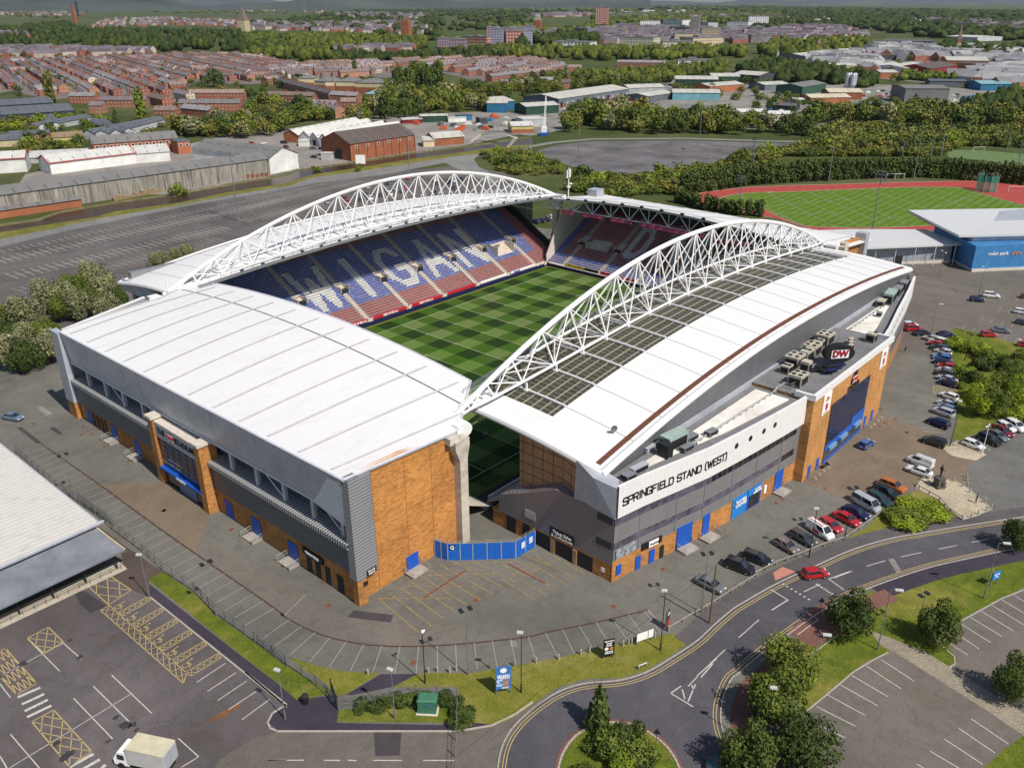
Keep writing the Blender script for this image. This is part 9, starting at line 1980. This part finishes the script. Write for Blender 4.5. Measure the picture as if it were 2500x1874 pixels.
m = MB(); m.prism([(122,-58.4),(156,-90.4),(156.3,-90.0),(122.3,-58.0)],0,.9); obj('link_plinth', m, CONCL, AR)
m = MB(); m.slab([(118,-59.5,6.6),(157.0,-93.2,6.6),(167,-78,7.0),(150.4,-59.5,7.2),(134,-45,7.2)],.5); obj('link_roof', m, A_ROOF, AR)
for k in range(8): m = MB(); u = k/7; x,y = lerp(122,155,u), lerp(-59.2,-91,u); m.tube((x-.6,y-.6,0),(x-.6,y-.6,6.2),.10,5); obj('column', m, STEELW, AR)
m = MB(); x,y = lerp(122,156,.62), lerp(-58.4,-90.4,.62); m.obox(x-.1,y-.1,0,2.6,.2,2.9,atan2(-40,42)); obj('door', m, LDK, AR)
fd = Vector((35,-30.6,0)).normalized(); f0 = Vector((150,-98.4,0)); fn_ = Vector((fd.y,-fd.x,0))
c = f0+fd*9.5+fn_*.15; text('sign_lettering','robin park',(c.x-1.6*fd.x,c.y-1.6*fd.y,5.6),fd,(0,0,1),1.6,WSIGN,AR,.02); c2 = c+fd*4.6; text('sign_lettering','arena',(c2.x,c2.y,5.6),fd,(0,0,1),1.6,flat('letter_orange',(.6,.25,.05),.5),AR,.02)
ST = thing('retail_store','pale roofed store with slate canopy and railings at the lower left','store',(0,0,0))
STR = ribbed('store_roof',(.66,.63,.58),1,1.1,.10,.6,.2,streak=True)
m = MB(); m.slab([(-98.2,-42.4,6.3),(-98.8,6,6.3),(-150,6,6.3),(-150,-44.5,6.3)],.5)
obj('roof', m, STR, ST)
m = MB(); m.prism([(-99.2,-41.6),(-98.6,0),(-150,0),(-150,-43)],0,5.8); obj('wall', m, WM['lightgrey'], ST)
m = MB(); m.path([(-98.1,-42.6,6.0),(-98.7,6,6.0)],.28,5); m.path([(-97.4,-42.8,6.0),(-150,-44.8,6.0)],.28,5); obj('gutter', m, FASC, ST)
SLC = roofm('canopy_slate',(.17,.18,.21))
m = MB(); m.slab([(-97.3,-48.6,3.5),(-98.6,-42.0,5.4),(-150,-43.4,5.4),(-150,-50.0,3.5)],.25); obj('canopy_roof', m, SLC, ST)
m = MB(); m.tube((-97.3,-48.6,3.55),(-98.6,-42.0,5.45),.1,4); obj('canopy_ridge', m, flat('ridge_cream',(.5,.42,.25),.8), ST)
for k in range(9):
 x = -98.6-k*4.6; m = MB(); m.tube((x,-47.4,0),(x,-47.4,3.6),.12,6); m.tube((x,-47.4,2.6),(x+.9,-47.4,3.5),.07,4); obj('canopy_post', m, LDK, ST)
m = MB(); m.box(-150,-48.4,0,-97.6,-45.6,.22); obj('walkway', m, flat('walkway_pale',(.42,.38,.31),.9,0,.15,1.5,dirt=(.25,.2,.12)), ST)
m = MB()
for z in (.75,1.1): m.tube((-150,-48.0,z),(-98.2,-48.0,z),.035,4)
for k in range(34): m.tube((-98.2-k*1.55,-48.0,.2),(-98.2-k*1.55,-48.0,1.1),.03,4)
obj('handrail', m, LDK, ST)
# hills on the horizon, sky clouds are none; air between
def hill(name, d, az0, az1, h, seed, mat):
 r = random.Random(seed); n_ = 90; V = []; F = []
 ph = [r.uniform(0,6) for _ in range(5)]
 for k in range(n_+1):
  a = lerp(az0,az1,k/n_); hh = h*(.55+.22*sin(3*a*6+ph[0])+.14*sin(a*31+ph[1])+.09*sin(a*67+ph[2])); c_, s_ = cos(a), sin(a)
  for dd,z in ((d*.86,0),(d,hh),(d*1.12,0)): V.append((cam.location.x+c_*dd,cam.location.y+s_*dd,z-1))
 for k in range(n_):
  for j in (0,1): F.append((k*3+j,k*3+j+1,k*3+3+j+1,k*3+3+j))
 struct(name, MB().add(V,[f[::-1] for f in F]), mat)
HB = flat('far_hill',(.05,.065,.05),.95,0,.4,.0008)
hill('hills', 26000, y_-.75, y_+.85, 330, 4, HB); hill('hills', 12500, y_-.15, y_+.85, 260, 6, HB)
# the air: pale even haze in a closed box round everything
hz = MB(); hz.box(-3500,-33500,-2,30500,30500,420)
hm = bpy.data.materials.new('haze_air'); hm.use_nodes = True; ht = hm.node_tree; ht.nodes.remove(ht.nodes['Principled BSDF']); pv = ht.nodes.new('ShaderNodeVolumePrincipled')
pv.inputs['Color'].default_value = (.72,.82,1.0,1); pv.inputs['Density'].default_value = HAZE; pv.inputs['Anisotropy'].default_value = .3
ht.links.new(pv.outputs[0], ht.nodes['Material Output'].inputs['Volume'])
obj('haze', hz, hm, kind='stuff')
for k_ in [p for L_l in TP.values() for p in L_l]:
 for c in CH.get(k_.name, []): bpy.data.objects.remove(c)
 bpy.data.objects.remove(k_)
for o in COL.objects:
 if o.get('label') and not o.parent:
  n = len(o['label'].replace('-',' ').split())
  if n > 16 or n < 4: print('LABEL', n, o['label'])
